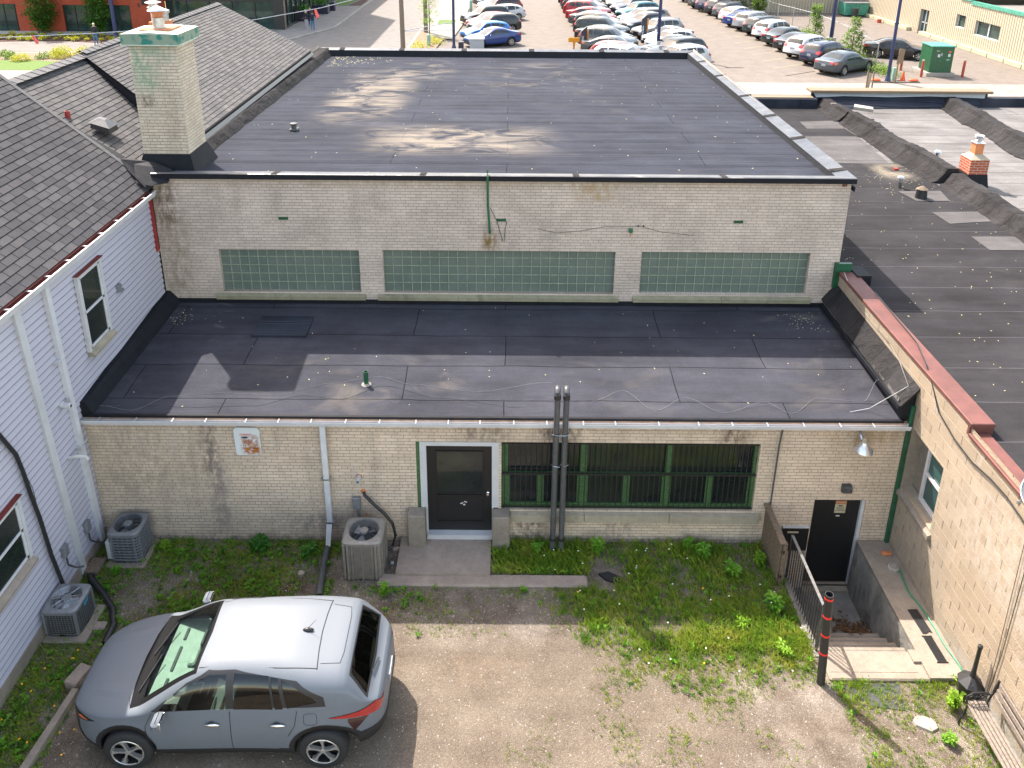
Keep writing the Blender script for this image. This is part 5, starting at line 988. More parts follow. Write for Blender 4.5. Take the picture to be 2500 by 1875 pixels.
def car_shell(P, N, NL, NU):
    L = P['L']; top, belt, hw, bot = pchip(P['top']), pchip(P['belt']), pchip(P['hw']), pchip(P['bot'])
    wr = P['wr']; ar = wr + P.get('gap', .06)
    us = [L * (k / N) for k in range(N + 1)]
    for ua in P['axles']: us += [ua + ar * math.sin(math.pi / 2 * k / 7) for k in range(-7, 8)] + [ua - ar - .005, ua + ar + .005]
    us += [.02, .05, .09, L - .02, L - .05, L - .09]; us = sorted(set(round(u, 4) for u in us if 0 <= u <= L))
    us2 = [us[0]]
    for u in us[1:]:
        if u - us2[-1] > .004: us2.append(u)
    us = us2
    def sidey(u, z):
        zb = belt(u); h = min(1, max(0, (z - .2) / (zb - .2))); y = hw(u) * (.93 + .07 * math.sin(math.pi * min(1, h ** .85 * .92)))
        for ua in P['axles']: y += .018 * math.exp(-((u - ua) / .42) ** 2) * math.sin(math.pi * min(1, h * 1.1)) if h < .9 else 0
        return y
    grid = []
    for u in us:
        zt, zb = top(u), belt(u); z0 = bot(u)
        for ua in P['axles']:
            if abs(u - ua) < ar: z0 = max(z0, wr + math.sqrt(ar * ar - (u - ua) ** 2))
        z0 = min(z0, zb - .1); bd = min(P.get('band', .07), (zb - z0) * .4)
        row = [(u, .0, z0 + (.0 if z0 < .4 else 0)), (u, max(0, sidey(u, z0) - .30), z0), (u, sidey(u, z0) - .012, z0)]
        for j in range(NL):
            z = z0 + bd + (zb - z0 - bd) * j / (NL - 1); row.append((u, sidey(u, z), z))
        yb = sidey(u, zb); dz = max(zt - zb, .004); k = min(1, max(0, (dz - .12) / .3)); n = 2.3 + 2.4 * k
        for j in range(1, NU + 1):
            a = math.pi / 2 * j / NU; c, s_ = math.cos(a), math.sin(a); rho = (abs(c) ** n + abs(s_) ** n) ** (-1 / n); z = zb + dz * rho * s_; y = yb * rho * max(0, c) * (1 - P.get('tumble', .27) * (z - zb)); row.append((u, y if j < NU else 0, z))
        grid.append(row)
    G = [[Vector(p) for p in r] for r in grid]; nj = len(G[0]); Nn = [[None] * nj for _ in G]
    for i in range(len(G)):
        for j in range(nj):
            a = G[min(i + 1, len(G) - 1)][j] - G[max(i - 1, 0)][j]; b = G[i][min(j + 1, nj - 1)] - G[i][max(j - 1, 0)][j] if False else G[i][min(j + 1, nj - 1)] - G[i][max(j - 1, 0)]
            n_ = b.cross(a); 
            if n_.length < 1e-9: n_ = Vector((0, 1, 0))
            n_.normalize()
            if n_.dot(Vector((0, G[i][j].y, G[i][j].z - .7))) < 0 and j > 3: n_ = -n_
            if j == nj - 1: n_.y = 0; n_.normalize()
            Nn[i][j] = n_
    sh = Shell()
    for sy in (1, -1):
        for i in range(len(G) - 1):
            for j in range(nj - 1):
                q = [(i, j), (i + 1, j), (i + 1, j + 1), (i, j + 1)]
                if (G[i][j] - G[i][j + 1]).length < 1e-5 and (G[i + 1][j] - G[i + 1][j + 1]).length < 1e-5: continue
                sh.polys.append([(G[a][b].x, sy * G[a][b].y, G[a][b].z, Nn[a][b].x, sy * Nn[a][b].y, Nn[a][b].z) for a, b in q])
    for i, s_ in ((0, -1), (len(G) - 1, 1)):
        ring = [(G[i][j].x, G[i][j].y, G[i][j].z, s_, 0, 0) for j in range(2, nj)] + [(G[i][j].x, -G[i][j].y, G[i][j].z, s_, 0, 0) for j in range(nj - 2, 1, -1)]
        for j in range(len(ring) // 2 - 1): sh.polys.append([ring[j], ring[j + 1], ring[-2 - j], ring[-1 - j]] if j else [ring[0], ring[1], ring[-2], ring[-1]])
    P['f'] = (top, belt, hw, sidey); return sh
def side(sg, u0=-9, u1=99, nz=.25): return lambda c: c[1] * sg > .15 and abs(c[4]) > nz and u0 < c[0] < u1
def make_wheel(parent, x, y, r, wid, hero, sg, ang=0):
    m = MB(); k = wid / 2; T = [(r * .66, k * .72), (r * .70, k * .98), (r * .88, k * 1.0), (r * .965, k * .86), (r, k * .6), (r, -k * .6), (r * .965, -k * .86), (r * .88, -k), (r * .66, -k)]
    m.lathe(T, (x, y, r), 40 if hero else 20, 'y', cap=False); t = m.build('wheel', 'tyre', parent, smooth=True, local=True)
    m = MB(); rr = r * .67; f = sg * k
    m.lathe([(rr, f * .98), (rr * .97, f * 1.02), (rr * .95, f * .97)] + ([] if hero else [(rr * .93, f * .92), (rr * .90, f * .2)]), (x, y, r), 40 if hero else 20, 'y', cap=False)
    if hero: MB().lathe([(rr * .955, f * .98), (rr * .93, f * .85), (rr * .90, f * .2)], (x, y, r), 40, 'y', cap=False).build('rim_barrel', 'rim_black', t, local=True, smooth=True)
    if hero:
        for q in range(5):
            a0 = ang + 2 * math.pi * q / 5
            def pt(rad, da, off): a = a0 + da; return (x + rad * math.cos(a), y + f * off, r + rad * math.sin(a))
            for (w0, w1, da) in ((.055, .10, .0),):
                pts = [(rr * .12, -.6), (rr * .5, -.11), (rr * .78, -.17), (rr * .95, -.26), (rr * .95, .20), (rr * .78, .07), (rr * .5, .11), (rr * .12, .6)]
                A = [pt(p[0], p[1], .92 + .06 * (p[0] / rr)) for p in pts]; B = [pt(p[0], p[1], .5) for p in pts]; m.add(A, [tuple(range(8))]).strip(A, B, True)
            A = [pt(rr * .95, d, 1.0) for d in (-.20, -.35, -.5, -.65, -.80, -.88)]; B = [pt(rr * .89, d, .97) for d in (-.20, -.35, -.5, -.65, -.80, -.86)]; m.strip(A, B)
        m.lathe([(rr * .17, f * .5), (rr * .17, f * .93), (rr * .10, f * .97)], (x, y, r), 20, 'y')
    else:
        for q in range(7):
            a0 = 2 * math.pi * q / 7; A = []
            for (rad, da) in ((rr * .1, -.6), (rr * .93, -.14), (rr * .93, .14), (rr * .1, .6)): A.append((x + rad * math.cos(a0 + da), y + f * .92, r + rad * math.sin(a0 + da)))
            m.add(A, [(0, 1, 2, 3)])
    o = m.build('rim', 'rim_silver', t, local=True, smooth=False); o.location = (0, 0, 0)
    m = MB(); m.lathe([(rr * .92, f * .3), (.02, f * .3)], (x, y, r), 24 if hero else 12, 'y').build('brake_disc' if hero else 'rim_back', 'rim_black', t, local=True)
    t.location = (0, 0, 0)
    return t
# MB.build recentres parentless meshes only, so wheels keep their local coordinates
PRE = {}
PRE['sedan'] = dict(L=4.85, wr=.33, axles=(.93, 3.75), hw=[(0, .62), (.06, .74), (.25, .85), (.7, .91), (1.5, .925), (3.6, .925), (4.3, .90), (4.65, .84), (4.80, .76), (4.85, .66)], bot=[(0, .30), (.3, .22), (4.5, .24), (4.85, .36)],
    top=[(0, .58), (.05, .66), (.2, .74), (.6, .83), (1.15, .93), (1.36, .98), (1.8, 1.24), (2.15, 1.41), (2.6, 1.46), (3.15, 1.44), (3.55, 1.35), (4.15, 1.12), (4.4, 1.07), (4.72, 1.05), (4.8, .97), (4.85, .8)],
    belt=[(0, .55), (.05, .62), (.4, .72), (1.3, .88), (3, .93), (4.2, 1.0), (4.7, 1.0), (4.8, .93), (4.85, .76)],
    win=[[(1.72, .97), (2.55, .96), (2.55, 1.36), (2.25, 1.34), (1.78, 1.08)], [(2.63, .96), (3.35, .99), (3.62, 1.08), (3.38, 1.26), (2.63, 1.37)]], ws=(1.42, 2.12, .72, .57), rg=(3.45, 4.10, .55, .66),
    tl_side=[(4.50, .82), (4.82, .80), (4.84, .98), (4.40, .98)], tl_end=(.42, .80, .82, .97), hl_side=[(.03, .54), (.22, .56), (.60, .74), (.12, .70)], hl_end=(.38, .75, .53, .66), grille=(.36, .34, .56), plate=.72)
PRE['suv'] = dict(L=4.65, wr=.36, axles=(.93, 3.65), hw=[(0, .66), (.06, .78), (.25, .88), (.7, .925), (3.8, .93), (4.3, .90), (4.55, .84), (4.65, .76)], bot=[(0, .34), (.3, .26), (4.35, .28), (4.65, .42)],
    top=[(0, .72), (.05, .84), (.2, .94), (.6, 1.02), (1.1, 1.09), (1.27, 1.13), (1.6, 1.39), (1.9, 1.60), (2.3, 1.68), (3.2, 1.69), (3.9, 1.64), (4.18, 1.58), (4.30, 1.46), (4.48, 1.16), (4.58, 1.02), (4.65, .80)],
    belt=[(0, .68), (.05, .78), (.4, .88), (1.27, 1.02), (3, 1.06), (4.1, 1.12), (4.4, 1.08), (4.58, .95), (4.65, .74)],
    win=[[(1.55, 1.11), (2.38, 1.10), (2.38, 1.55), (2.0, 1.54), (1.62, 1.28)], [(2.46, 1.10), (3.22, 1.11), (3.22, 1.57), (2.46, 1.56)], [(3.30, 1.12), (3.95, 1.20), (3.80, 1.50), (3.30, 1.55)]], ws=(1.32, 1.88, .74, .60), rg=(4.21, 4.44, .60, .66), rails=1,
    tl_side=[(4.28, .98), (4.60, .92), (4.55, 1.14), (4.36, 1.20)], tl_end=(.50, .82, .93, 1.12), hl_side=[(.03, .70), (.22, .70), (.62, .88), (.12, .84)], hl_end=(.40, .80, .66, .82), grille=(.38, .42, .68), plate=.85)
PRE['coupe'] = dict(PRE['sedan'], L=4.5, axles=(.88, 3.5), hw=[(0, .58), (.06, .70), (.25, .82), (.7, .88), (3.4, .90), (4.0, .88), (4.35, .80), (4.5, .66)], bot=[(0, .30), (.3, .22), (4.2, .26), (4.5, .40)],
    top=[(0, .60), (.05, .68), (.5, .84), (1.15, .95), (1.7, 1.22), (2.1, 1.40), (2.5, 1.45), (2.9, 1.42), (3.5, 1.27), (4.1, 1.12), (4.3, 1.09), (4.42, 1.0), (4.5, .8)], belt=[(0, .57), (.05, .64), (.4, .74), (1.2, .90), (2.8, .96), (3.8, 1.06), (4.25, 1.04), (4.42, .95), (4.5, .76)],
    win=[[(1.62, 1.0), (2.6, 1.0), (2.6, 1.36), (2.2, 1.34), (1.75, 1.12)], [(2.66, 1.0), (3.35, 1.08), (3.3, 1.18), (2.66, 1.36)]], ws=(1.25, 2.06, .72, .57), rg=(3.1, 3.95, .54, .64), tl_side=[(4.15, .85), (4.46, .82), (4.46, 1.0), (4.05, 1.02)], tl_end=(.42, .78, .85, 1.0))
PRE['hatch'] = dict(PRE['suv'], L=4.2, wr=.32, axles=(.85, 3.35), hw=[(0, .62), (.06, .74), (.25, .84), (.7, .875), (3.4, .885), (3.9, .86), (4.12, .80), (4.2, .70)], bot=[(0, .30), (.3, .22), (3.9, .24), (4.2, .38)],
    top=[(0, .62), (.05, .72), (.5, .88), (.95, .98), (1.1, 1.02), (1.7, 1.40), (2.1, 1.49), (2.9, 1.48), (3.6, 1.40), (3.78, 1.33), (4.02, 1.05), (4.14, .92), (4.2, .75)], belt=[(0, .58), (.05, .66), (.4, .78), (1.1, .92), (2.7, .97), (3.6, 1.05), (3.98, 1.0), (4.14, .85), (4.2, .70)],
    win=[[(1.42, 1.02), (2.2, 1.01), (2.2, 1.40), (1.85, 1.38), (1.5, 1.14)], [(2.27, 1.01), (3.0, 1.04), (3.0, 1.40), (2.27, 1.42)], [(3.06, 1.06), (3.5, 1.14), (3.4, 1.28), (3.06, 1.38)]], ws=(1.16, 1.68, .70, .57), rg=(3.68, 3.98, .54, .62), rails=0,
    tl_side=[(3.9, .86), (4.17, .82), (4.12, 1.02), (3.92, 1.06)], tl_end=(.46, .78, .84, 1.0), hl_side=[(.03, .58), (.22, .60), (.62, .80), (.12, .76)], hl_end=(.38, .76, .56, .70), grille=(.36, .36, .56), plate=.75)
PRE['pickup'] = dict(PRE['suv'], L=5.5, wr=.41, gap=.09, axles=(.95, 4.35), hw=[(0, .72), (.06, .82), (.25, .92), (.7, .97), (5.2, .97), (5.45, .95), (5.5, .93)], bot=[(0, .48), (.3, .42), (5.2, .42), (5.5, .5)],
    top=[(0, .88), (.05, 1.0), (.5, 1.14), (1.2, 1.22), (1.35, 1.25), (1.95, 1.68), (2.4, 1.80), (3.2, 1.80), (3.5, 1.74), (3.66, 1.4), (3.72, 1.24), (5.4, 1.24), (5.46, 1.22), (5.5, 1.1)], belt=[(0, .84), (.05, .94), (.4, 1.04), (1.3, 1.14), (3.7, 1.18), (5.4, 1.20), (5.46, 1.18), (5.5, 1.05)],
    win=[[(1.6, 1.24), (2.5, 1.24), (2.5, 1.66), (2.1, 1.64), (1.68, 1.38)], [(2.58, 1.24), (3.4, 1.26), (3.36, 1.62), (2.58, 1.67)]], ws=(1.42, 1.92, .76, .64), rg=(3.55, 3.67, .6, .64), bed=(3.8, 5.36, .84), rails=0,
    tl_side=[(5.35, .92), (5.47, .92), (5.47, 1.14), (5.35, 1.14)], tl_end=(.80, .94, .9, 1.14), hl_side=[(.03, .88), (.2, .88), (.45, 1.02), (.1, 1.0)], hl_end=(.5, .85, .84, .98), grille=(.5, .55, .85), plate=.7)
def make_car(kind, color, label, group, name=None, N=26, NL=5, NU=7):
    P = PRE[kind]; L = P['L']; sh = car_shell(P, N, NL, NU)
    root = thing(name or {'suv': 'suv', 'pickup': 'pickup_truck'}.get(kind, 'car'), label, {'suv': 'SUV', 'pickup': 'pickup truck'}.get(kind, 'car'), group=group)
    for wp in P['win']:
        for sg in (1, -1): polymesh('side_window', sh.cut('side', wp, side(sg)), 'glass_car', root, -.006, L)
    a, b, ya, yb = P['ws']; polymesh('windshield', sh.cut('top', [(a, -ya), (b, -yb), (b, yb), (a, ya)], lambda c: c[2] > .8 and abs(c[1]) < .9), 'glass_car', root, -.004, L)
    a, b, ya, yb = P['rg']; polymesh('rear_window', sh.cut('top', [(a, -ya), (b, -yb), (b, yb), (a, ya)], lambda c: c[2] > .9), 'glass_car', root, -.004, L)
    if 'bed' in P: a, b, y_ = P['bed']; polymesh('bed_cover', sh.cut('top', [(a, -y_), (b, -y_), (b, y_), (a, y_)], lambda c: c[2] > 1.0), 'cladding', root, 0, L)
    y0, y1, z0, z1 = P['tl_end']; e = lambda sg: [(sg * y0, z0 + .03), (sg * y1, z0), (sg * y1, z1), (sg * y0, z1)]
    for sg in (1, -1): polymesh('taillight', sh.cut('side', P['tl_side'], side(sg, L - .6, 99, .1)) + sh.cut('end', e(sg), lambda c: c[0] > L - .5 and c[1] * sg > 0 and c[3] > .3), 'tail_red', root, .008, L)
    y0, y1, z0, z1 = P['hl_end']
    for sg in (1, -1): polymesh('headlight', sh.cut('side', P['hl_side'], side(sg, -1, .7, .1)) + sh.cut('end', [(sg * y0, z0), (sg * y1, z0 + .03), (sg * y1, z1), (sg * y0, z1 - .02)], lambda c: c[0] < .3 and c[1] * sg > 0 and c[3] < -.2), 'head_clear', root, .006, L)
    w_, z0, z1 = P['grille']; g = sh.cut('end', [(-w_, z0), (w_, z0), (w_, z1), (-w_, z1)], lambda c: c[0] < .12 and c[3] < -.3); polymesh('grille', g, 'rim_black', root, .004, L)
    low = [p for p in sh.polys if max(v[2] for v in p) < P['wr'] + .16 + .0 and (sum(v[2] for v in p) / len(p)) < .36 + (.1 if kind in ('suv', 'pickup') else 0)]
    ids = set(map(id, low)); sh.polys = [p for p in sh.polys if id(p) not in ids]; polymesh('lower_trim', low, 'cladding', root, 0, L)
    polymesh('body', sh.polys, 'paint_' + color, root, 0, L)
    top, belt, hw, sy = P['f']; wr = P['wr']
    for ua in P['axles']:
        for sg in (1, -1): make_wheel(root, L / 2 - ua, sg * (hw(ua) - .10), wr, .22, False, sg)
    um = P['win'][0][0][0] + .08; zm = belt(um) + .06
    for sg in (1, -1):
        y = sg * (sy(um, belt(um)) + .09); MB().bev(L / 2 - um - .05, L / 2 - um + .07, y - .09, y + .09, zm - .05, zm + .07, .025).build('side_mirror', 'paint_' + color, root, local=True, smooth=True)
    z = P['plate']; MB().box(-L / 2 - .012, -L / 2 + .06, -.155, .155, z - .075, z + .075).build('number_plate', 'cabinet_grey', root, local=True)
    if P.get('rails'):
        m = MB()
        for sg in (1, -1): m.tube([(L / 2 - u, sg * .60, top(u) + .02) for u in (2.0, 2.6, 3.2, 3.9)], .014, 5)
        m.build('roof_rail', 'rim_silver', root, local=True)
    return root
# ------------------------------------------------ the silver grey crossover in the foreground
def hero():
    P = dict(L=4.28, wr=.345, gap=.055, band=.085, axles=(.91, 3.61), tumble=.30, hw=[(0, .36), (.04, .50), (.12, .62), (.25, .72), (.42, .81), (.65, .875), (.95, .90), (1.5, .90), (2.4, .895), (3.4, .91), (3.7, .885), (3.92, .83), (4.09, .75), (4.20, .65), (4.26, .53), (4.28, .42)], bot=[(0, .36), (.3, .24), (1.3, .23), (3.2, .23), (4.0, .30), (4.28, .46)],
        top=[(0, .70), (.03, .80), (.1, .88), (.3, .945), (.6, .985), (.85, 1.015), (1.04, 1.04), (1.3, 1.19), (1.6, 1.37), (1.87, 1.50), (2.2, 1.555), (2.65, 1.565), (3.1, 1.545), (3.55, 1.49), (3.76, 1.45), (3.84, 1.38), (4.02, 1.17), (4.12, 1.04), (4.22, .98), (4.26, .9), (4.28, .74)],
        belt=[(0, .66), (.03, .74), (.1, .79), (.3, .84), (.6, .88), (1.2, .955), (2.0, .985), (2.8, 1.015), (3.4, 1.07), (3.7, 1.10), (3.94, 1.07), (4.12, 1.0), (4.22, .93), (4.26, .84), (4.28, .70)])
    WARP[0] = .17; L = P['L']; sh = car_shell(P, 90, 9, 18); top, belt, hw, sy = P['f']
    root = thing('compact_suv', 'silver grey crossover parked in the foreground with a bright sunlit roof', 'car', (-3.92, 8.60, 0), rz=math.pi + R(.8)); root.scale = (.975, .975, .975)
    WF = [[(1.40, 1.035), (2.31, 1.05), (2.31, 1.465), (2.08, 1.455), (1.80, 1.36), (1.52, 1.19)], [(2.42, 1.05), (2.96, 1.06), (2.89, 1.46), (2.42, 1.475)], [(2.99, 1.062), (3.10, 1.068), (3.02, 1.44), (2.925, 1.45)], [(3.16, 1.08), (3.52, 1.17), (3.48, 1.23), (3.24, 1.37), (3.07, 1.43)]]
    for i, wp in enumerate(WF):
        for sg in (1, -1): polymesh('side_window', sh.cut('side', wp, side(sg)), 'side_glass' if i == 0 else 'privacy_glass', root, -.004, L)
    for sg in (1, -1):
      rim_ = sh.cut('side', [(1.28, 1.012), (3.60, 1.11), (3.58, 1.24), (3.28, 1.42), (2.42, 1.50), (2.05, 1.485), (1.76, 1.36)], lambda c: c[1] * sg > .3 and abs(c[4]) > .3); polymesh('window_surround', rim_, 'plastic_black', root, .001, L)
    polymesh('windshield', sh.cut('top', [(1.12, -.64), (1.83, -.56), (1.85, -.3), (1.86, 0), (1.85, .3), (1.83, .56), (1.12, .64), (1.08, .3), (1.07, 0), (1.08, -.3)], lambda c: c[2] > .9), 'windshield', root, -.003, L)
    polymesh('windshield_border', sh.cut('top', [(.96, -.76), (1.88, -.61), (1.91, 0), (1.88, .61), (.96, .76), (.90, .4), (.88, 0), (.90, -.4)], lambda c: c[2] > .88), 'cowl_black', root, -.001, L)
    polymesh('rear_window', sh.cut('top', [(3.825, -.55), (4.04, -.64), (4.06, 0), (4.04, .64), (3.825, .55)], lambda c: c[2] > 1.0), 'privacy_glass', root, -.003, L)
    polymesh('rear_window_border', sh.cut('top', [(3.81, -.59), (4.06, -.69), (4.09, 0), (4.06, .69), (3.81, .59)], lambda c: c[2] > 1.0), 'plastic_black', root, 0, L)
    for sg in (1, -1):
        polymesh('taillight', sh.cut('side', [(3.68, .925), (4.22, .80), (4.25, .90), (4.16, .985), (3.92, .955)], side(sg, 3.5, 99, .05)) + sh.cut('end', [(sg * .60, .84), (sg * .80, .82), (sg * .80, .93), (sg * .60, .90)], lambda c: c[0] > 4.05 and c[1] * sg > 0), 'tail_red', root, .010, L)
        polymesh('taillight_tip', sh.cut('side', [(3.90, .85), (3.98, .62), (4.10, .80)], side(sg, 3.5, 99, .05)), 'tail_dark', root, .004, L)
        polymesh('turn_signal', sh.cut('side', [(.16, .752), (.24, .745), (.38, .785), (.24, .79)], side(sg, -1, .7, .05)), 'amber', root, .012, L)
        polymesh('headlight', sh.cut('side', [(.01, .70), (.10, .66), (.48, .80), (.10, .80)], side(sg, -1, .7, .05)), 'head_clear' if False else 'plastic_black', root, .005, L)
    polymesh('grille', sh.cut('end', [(-.66, .40), (.66, .40), (.66, .66), (-.66, .66)], lambda c: c[0] < .2), 'rim_black', root, .003, L)
    # doors
    D = {'front_door': [(1.26, .30), (2.36, .30), (2.36, 1.02), (1.30, 1.0), (1.20, .80)], 'rear_door': [(2.37, .30), (3.08, .30), (3.14, .62), (3.24, .80), (3.28, 1.04), (2.37, 1.02)]}
    def ribbon(pts, sg, wd=.009, up=None):
        m = MB(); A = []; B = []
        for (a, b) in zip(pts, pts[1:]):
            for k in range(9):
                t = k / 8; u, z = a[0] + (b[0] - a[0]) * t, a[1] + (b[1] - a[1]) * t; d = Vector((b[0] - a[0], b[1] - a[1])).normalized(); px_, pz_ = -d.y * wd / 2, d.x * wd / 2
                A.append((L / 2 - u - px_, sg * (sy(u + px_, z + pz_) + .0025), z + pz_)); B.append((L / 2 - u + px_, sg * (sy(u - px_, z - pz_) + .0025), z - pz_))
        m.strip(A, B); return m
    for sg in (1, -1):
        for nm, dp in D.items():
            low = [p for p in dp]
            o = polymesh(nm, sh.cut('side', [(p[0], max(p[1], .36)) for p in dp], side(sg, nz=.2)), 'paint_hero', root, 0, L)
            uh = 2.12 if nm == 'front_door' else 3.02; zh = .84
            m = MB(); y = sy(uh, zh) + .028
            m.lathe([(.001, -.105), (.012, -.09), (.019, 0), (.012, .09), (.001, .105)], (L / 2 - uh, sg * y, zh), 10, 'x'); m.v = [(v[0], v[1], zh + (v[2] - zh) * 1.5) for v in m.v]
            m.build('door_handle', 'steel_chrome', o, local=True, smooth=True)
            MB().lathe([(.05, 0), (.045, .001)], (L / 2 - uh + .01, sg * (sy(uh, zh - .01) + .003), zh - .005), 14, 'y').build('handle_recess', 'ac_dark', o, local=True)
        for pts in ([(1.30, 1.0), (1.20, .80), (1.22, .50), (1.28, .36)], [(2.365, 1.03), (2.365, .36)], [(3.29, 1.05), (3.25, .82), (3.15, .64)]): ribbon(pts, sg).build('door_seam', 'shadow_dark', root, local=True)
        ribbon([(3.38, .98), (3.38, .87), (3.41, .84), (3.53, .84), (3.56, .87), (3.56, .98), (3.53, 1.01), (3.41, 1.01), (3.38, .98)], sg, .006).build('fuel_flap_seam', 'shadow_dark', root, local=True)
    # dark cladding: lowest band of the shell
    low = []
    for sg in (1, -1):
        for ua in P['axles']: low += sh.cut('side', [(ua + .475 * math.cos(2 * math.pi * k / 28), .345 + .475 * math.sin(2 * math.pi * k / 28)) for k in range(28)], lambda c: c[1] * sg > .3)
    low += sh.cut('side', [(-.1, .0), (4.7, .0), (4.7, .375), (-.1, .375)], lambda c: True) + sh.cut('side', [(3.88, .3), (4.5, .3), (4.5, .60), (4.04, .56)], lambda c: True) + sh.cut('side', [(-.1, .3), (.30, .3), (.14, .56), (-.1, .58)], lambda c: True)
    polymesh('wheel_arch_cladding', low, 'cladding', root, .003, L)
    polymesh('body', sh.polys, 'paint_hero', root, 0, L)
    def tp(u, y): # height of the top skin
        zb, zt = belt(u), top(u); yb = sy(u, zb); k = min(1, max(0, (zt - zb - .12) / .3)); n = 2.3 + 2.4 * k; q = min(.999, abs(y) / (yb * (1 - .3 * (zt - zb)))); return zb + (zt - zb) * (1 - q ** n) ** (1 / n)
    def topline(pts, wd=.008, off=.003, name='roof_seam', mat='shadow_dark'):
        A = []; B = []
        for a, b in zip(pts, pts[1:]):
            for k in range(11):
                t = k / 10; u, y = a[0] + (b[0] - a[0]) * t, a[1] + (b[1] - a[1]) * t; d = Vector((b[0] - a[0], b[1] - a[1])).normalized(); px_, py_ = -d.y * wd / 2, d.x * wd / 2
                A.append((L / 2 - W(u + px_, 1.5), y + py_, tp(u + px_, y + py_) + off)); B.append((L / 2 - W(u - px_, 1.5), y - py_, tp(u - px_, y - py_) + off))
        return MB().strip(A, B).build(name, mat, root, local=True)
    for sg in (1, -1):
        topline([(1.90, sg * .55), (2.4, sg * .585), (3.1, sg * .585), (3.5, sg * .57)], .012)
        topline([(.90, sg * .60), (.98, sg * .79), (.70, sg * .80), (.40, sg * .74), (.14, sg * .56)], .007, name='hood_seam')
        m = MB(); A = []; B = []; C_ = []                       # raised hood crease
        for k in range(15):
            t = k / 14; u = .32 + .56 * t; y = sg * (.46 + .13 * t); h = .014 * math.sin(math.pi * min(1, t * 1.02)) ** .6 if 0 < t < 1 else 0
            A.append((L / 2 - u, y - sg * .16, tp(u, y - sg * .16) + .0008)); B.append((L / 2 - u, y - sg * .03, tp(u, y) + h)); C_.append((L / 2 - u, y + sg * .05, tp(u, y + sg * .05) + .0008))
        m.strip(A, B).strip(B, C_).build('hood_crease', 'paint_hero', root, local=True, smooth=True)
    topline([(3.50, -.585), (3.48, -.3), (3.47, 0), (3.48, .3), (3.50, .585)], .010); topline([(3.52, .5), (3.70, .47), (3.72, .3), (3.72, -.3), (3.70, -.47), (3.52, -.5)], .006)
        # wheels and mirrors
    for ua in P['axles']:
        for sg in (1, -1): make_wheel(root, L / 2 - ua, sg * (hw(ua) - .085), .345, .225, True, sg, .35 if ua > 2 else .1)
    for sg in (1, -1):
        mu = 1.47; y = sg * (.905 + .10); mm = MB().bev(L / 2 - mu - .05, L / 2 - mu + .08, y - .11, y + .11, .97, 1.13, .035).build('side_mirror', 'paint_hero', root, local=True, smooth=True)
        MB().bev(L / 2 - mu - .054, L / 2 - mu - .03, y - .095, y + .095, .985, 1.115, .01).build('mirror_glass', 'steel_chrome', mm, local=True); MB().bev(L / 2 - mu - .02, L / 2 - mu + .05, y - sg * .05 - .1, y - sg * .05 + .06, .93, .985, .02).build('mirror_base', 'plastic_black', mm, local=True)
    # antenna, wipers, rear wiper, plate
    az = top(3.28); MB().lathe([(.001, -.10), (.022, -.07), (.032, 0), (.022, .05), (.001, .07)], (L / 2 - 3.28, .0, az + .012), 12, 'x').build('antenna_base', 'plastic_black', root, local=True, smooth=True)
    MB().tube([(L / 2 - 3.28, 0, az + .03), (L / 2 - 3.42, 0, az + .20)], .004, 6, taper=.0025).build('antenna', 'plastic_black', root, local=True)
    for (u0, y0, u1, y1) in ((1.01, .55, 1.14, .02), (1.00, -.02, 1.16, -.52)):
        MB().tube([(L / 2 - (u0 + (u1 - u0) * t), y0 + (y1 - y0) * t, tp(u0 + (u1 - u0) * t, y0 + (y1 - y0) * t) + .018) for t in (0, .25, .5, .75, 1)], .009, 5).build('wiper', 'plastic_black', root, local=True)
    MB().tube([(L / 2 - 4.30, .05, 1.06), (L / 2 - 4.24, .33, 1.12)], .010, 5).build('rear_wiper', 'plastic_black', root, local=True)
    MB().box(-L / 2 - .185, -L / 2 - .1, -.155, .155, .70, .85).build('number_plate', 'cabinet_grey', root, local=True)
    # interior
    MB().box(L / 2 - 3.9, L / 2 - 1.1, -.72, .72, .42, .46).build('cabin_floor', 'interior_dark', root, local=True)
    MB().add([(L / 2 - 1.14, -.70, .98), (L / 2 - 1.14, .70, .98), (L / 2 - 1.60, .70, .99), (L / 2 - 1.60, -.70, .99), (L / 2 - 1.68, .70, .80), (L / 2 - 1.68, -.70, .80)], [(0, 1, 2, 3), (3, 2, 4, 5)]).bev(L / 2 - 1.66, L / 2 - 1.48, .18, .58, .99, 1.04, .02).bev(L / 2 - 1.64, L / 2 - 1.52, -.14, .14, .98, 1.05, .02).build('dashboard', 'dash_grey', root, local=True)
    m = MB()
    for y in (-.42, -.1, .1, .42): m.box(L / 2 - 1.34, L / 2 - 1.30, y - .10, y + .10, .99, 1.0)
    m.build('air_vent', 'interior_dark', root, local=True)
    MB().tube([(L / 2 - 1.85 + .10 * math.sin(t) * .5, .37 + .18 * math.cos(t), .96 + .17 * math.sin(t)) for t in [k * math.pi / 10 for k in range(21)]], .014, 8).tube([(L / 2 - 1.70, .37, .93), (L / 2 - 1.85, .37, .96), (L / 2 - 1.85, .54, .96)], .018, 6).build('steering_wheel', 'interior_dark', root, local=True, smooth=True)
    for (u, y, w_) in ((2.2, .37, .25), (2.2, -.37, .25), (2.98, .37, .28), (2.98, -.37, .28)):
        s = MB().bev(L / 2 - u - .24, L / 2 - u + .26, y - w_, y + w_, .50, .66, .05); v0 = len(s.v); s.bev(-.06, .06, y - w_, y + w_, 0, .58, .04).bev(-.05, .05, y - .13, y + .13, .60, .76, .04)
        s.v = s.v[:v0] + [(L / 2 - u - .24 + v[0] - v[2] * .32, v[1], .60 + v[2] * .95) for v in s.v[v0:]]
        s.build('seat', 'cloth_grey', root, local=True, smooth=True)
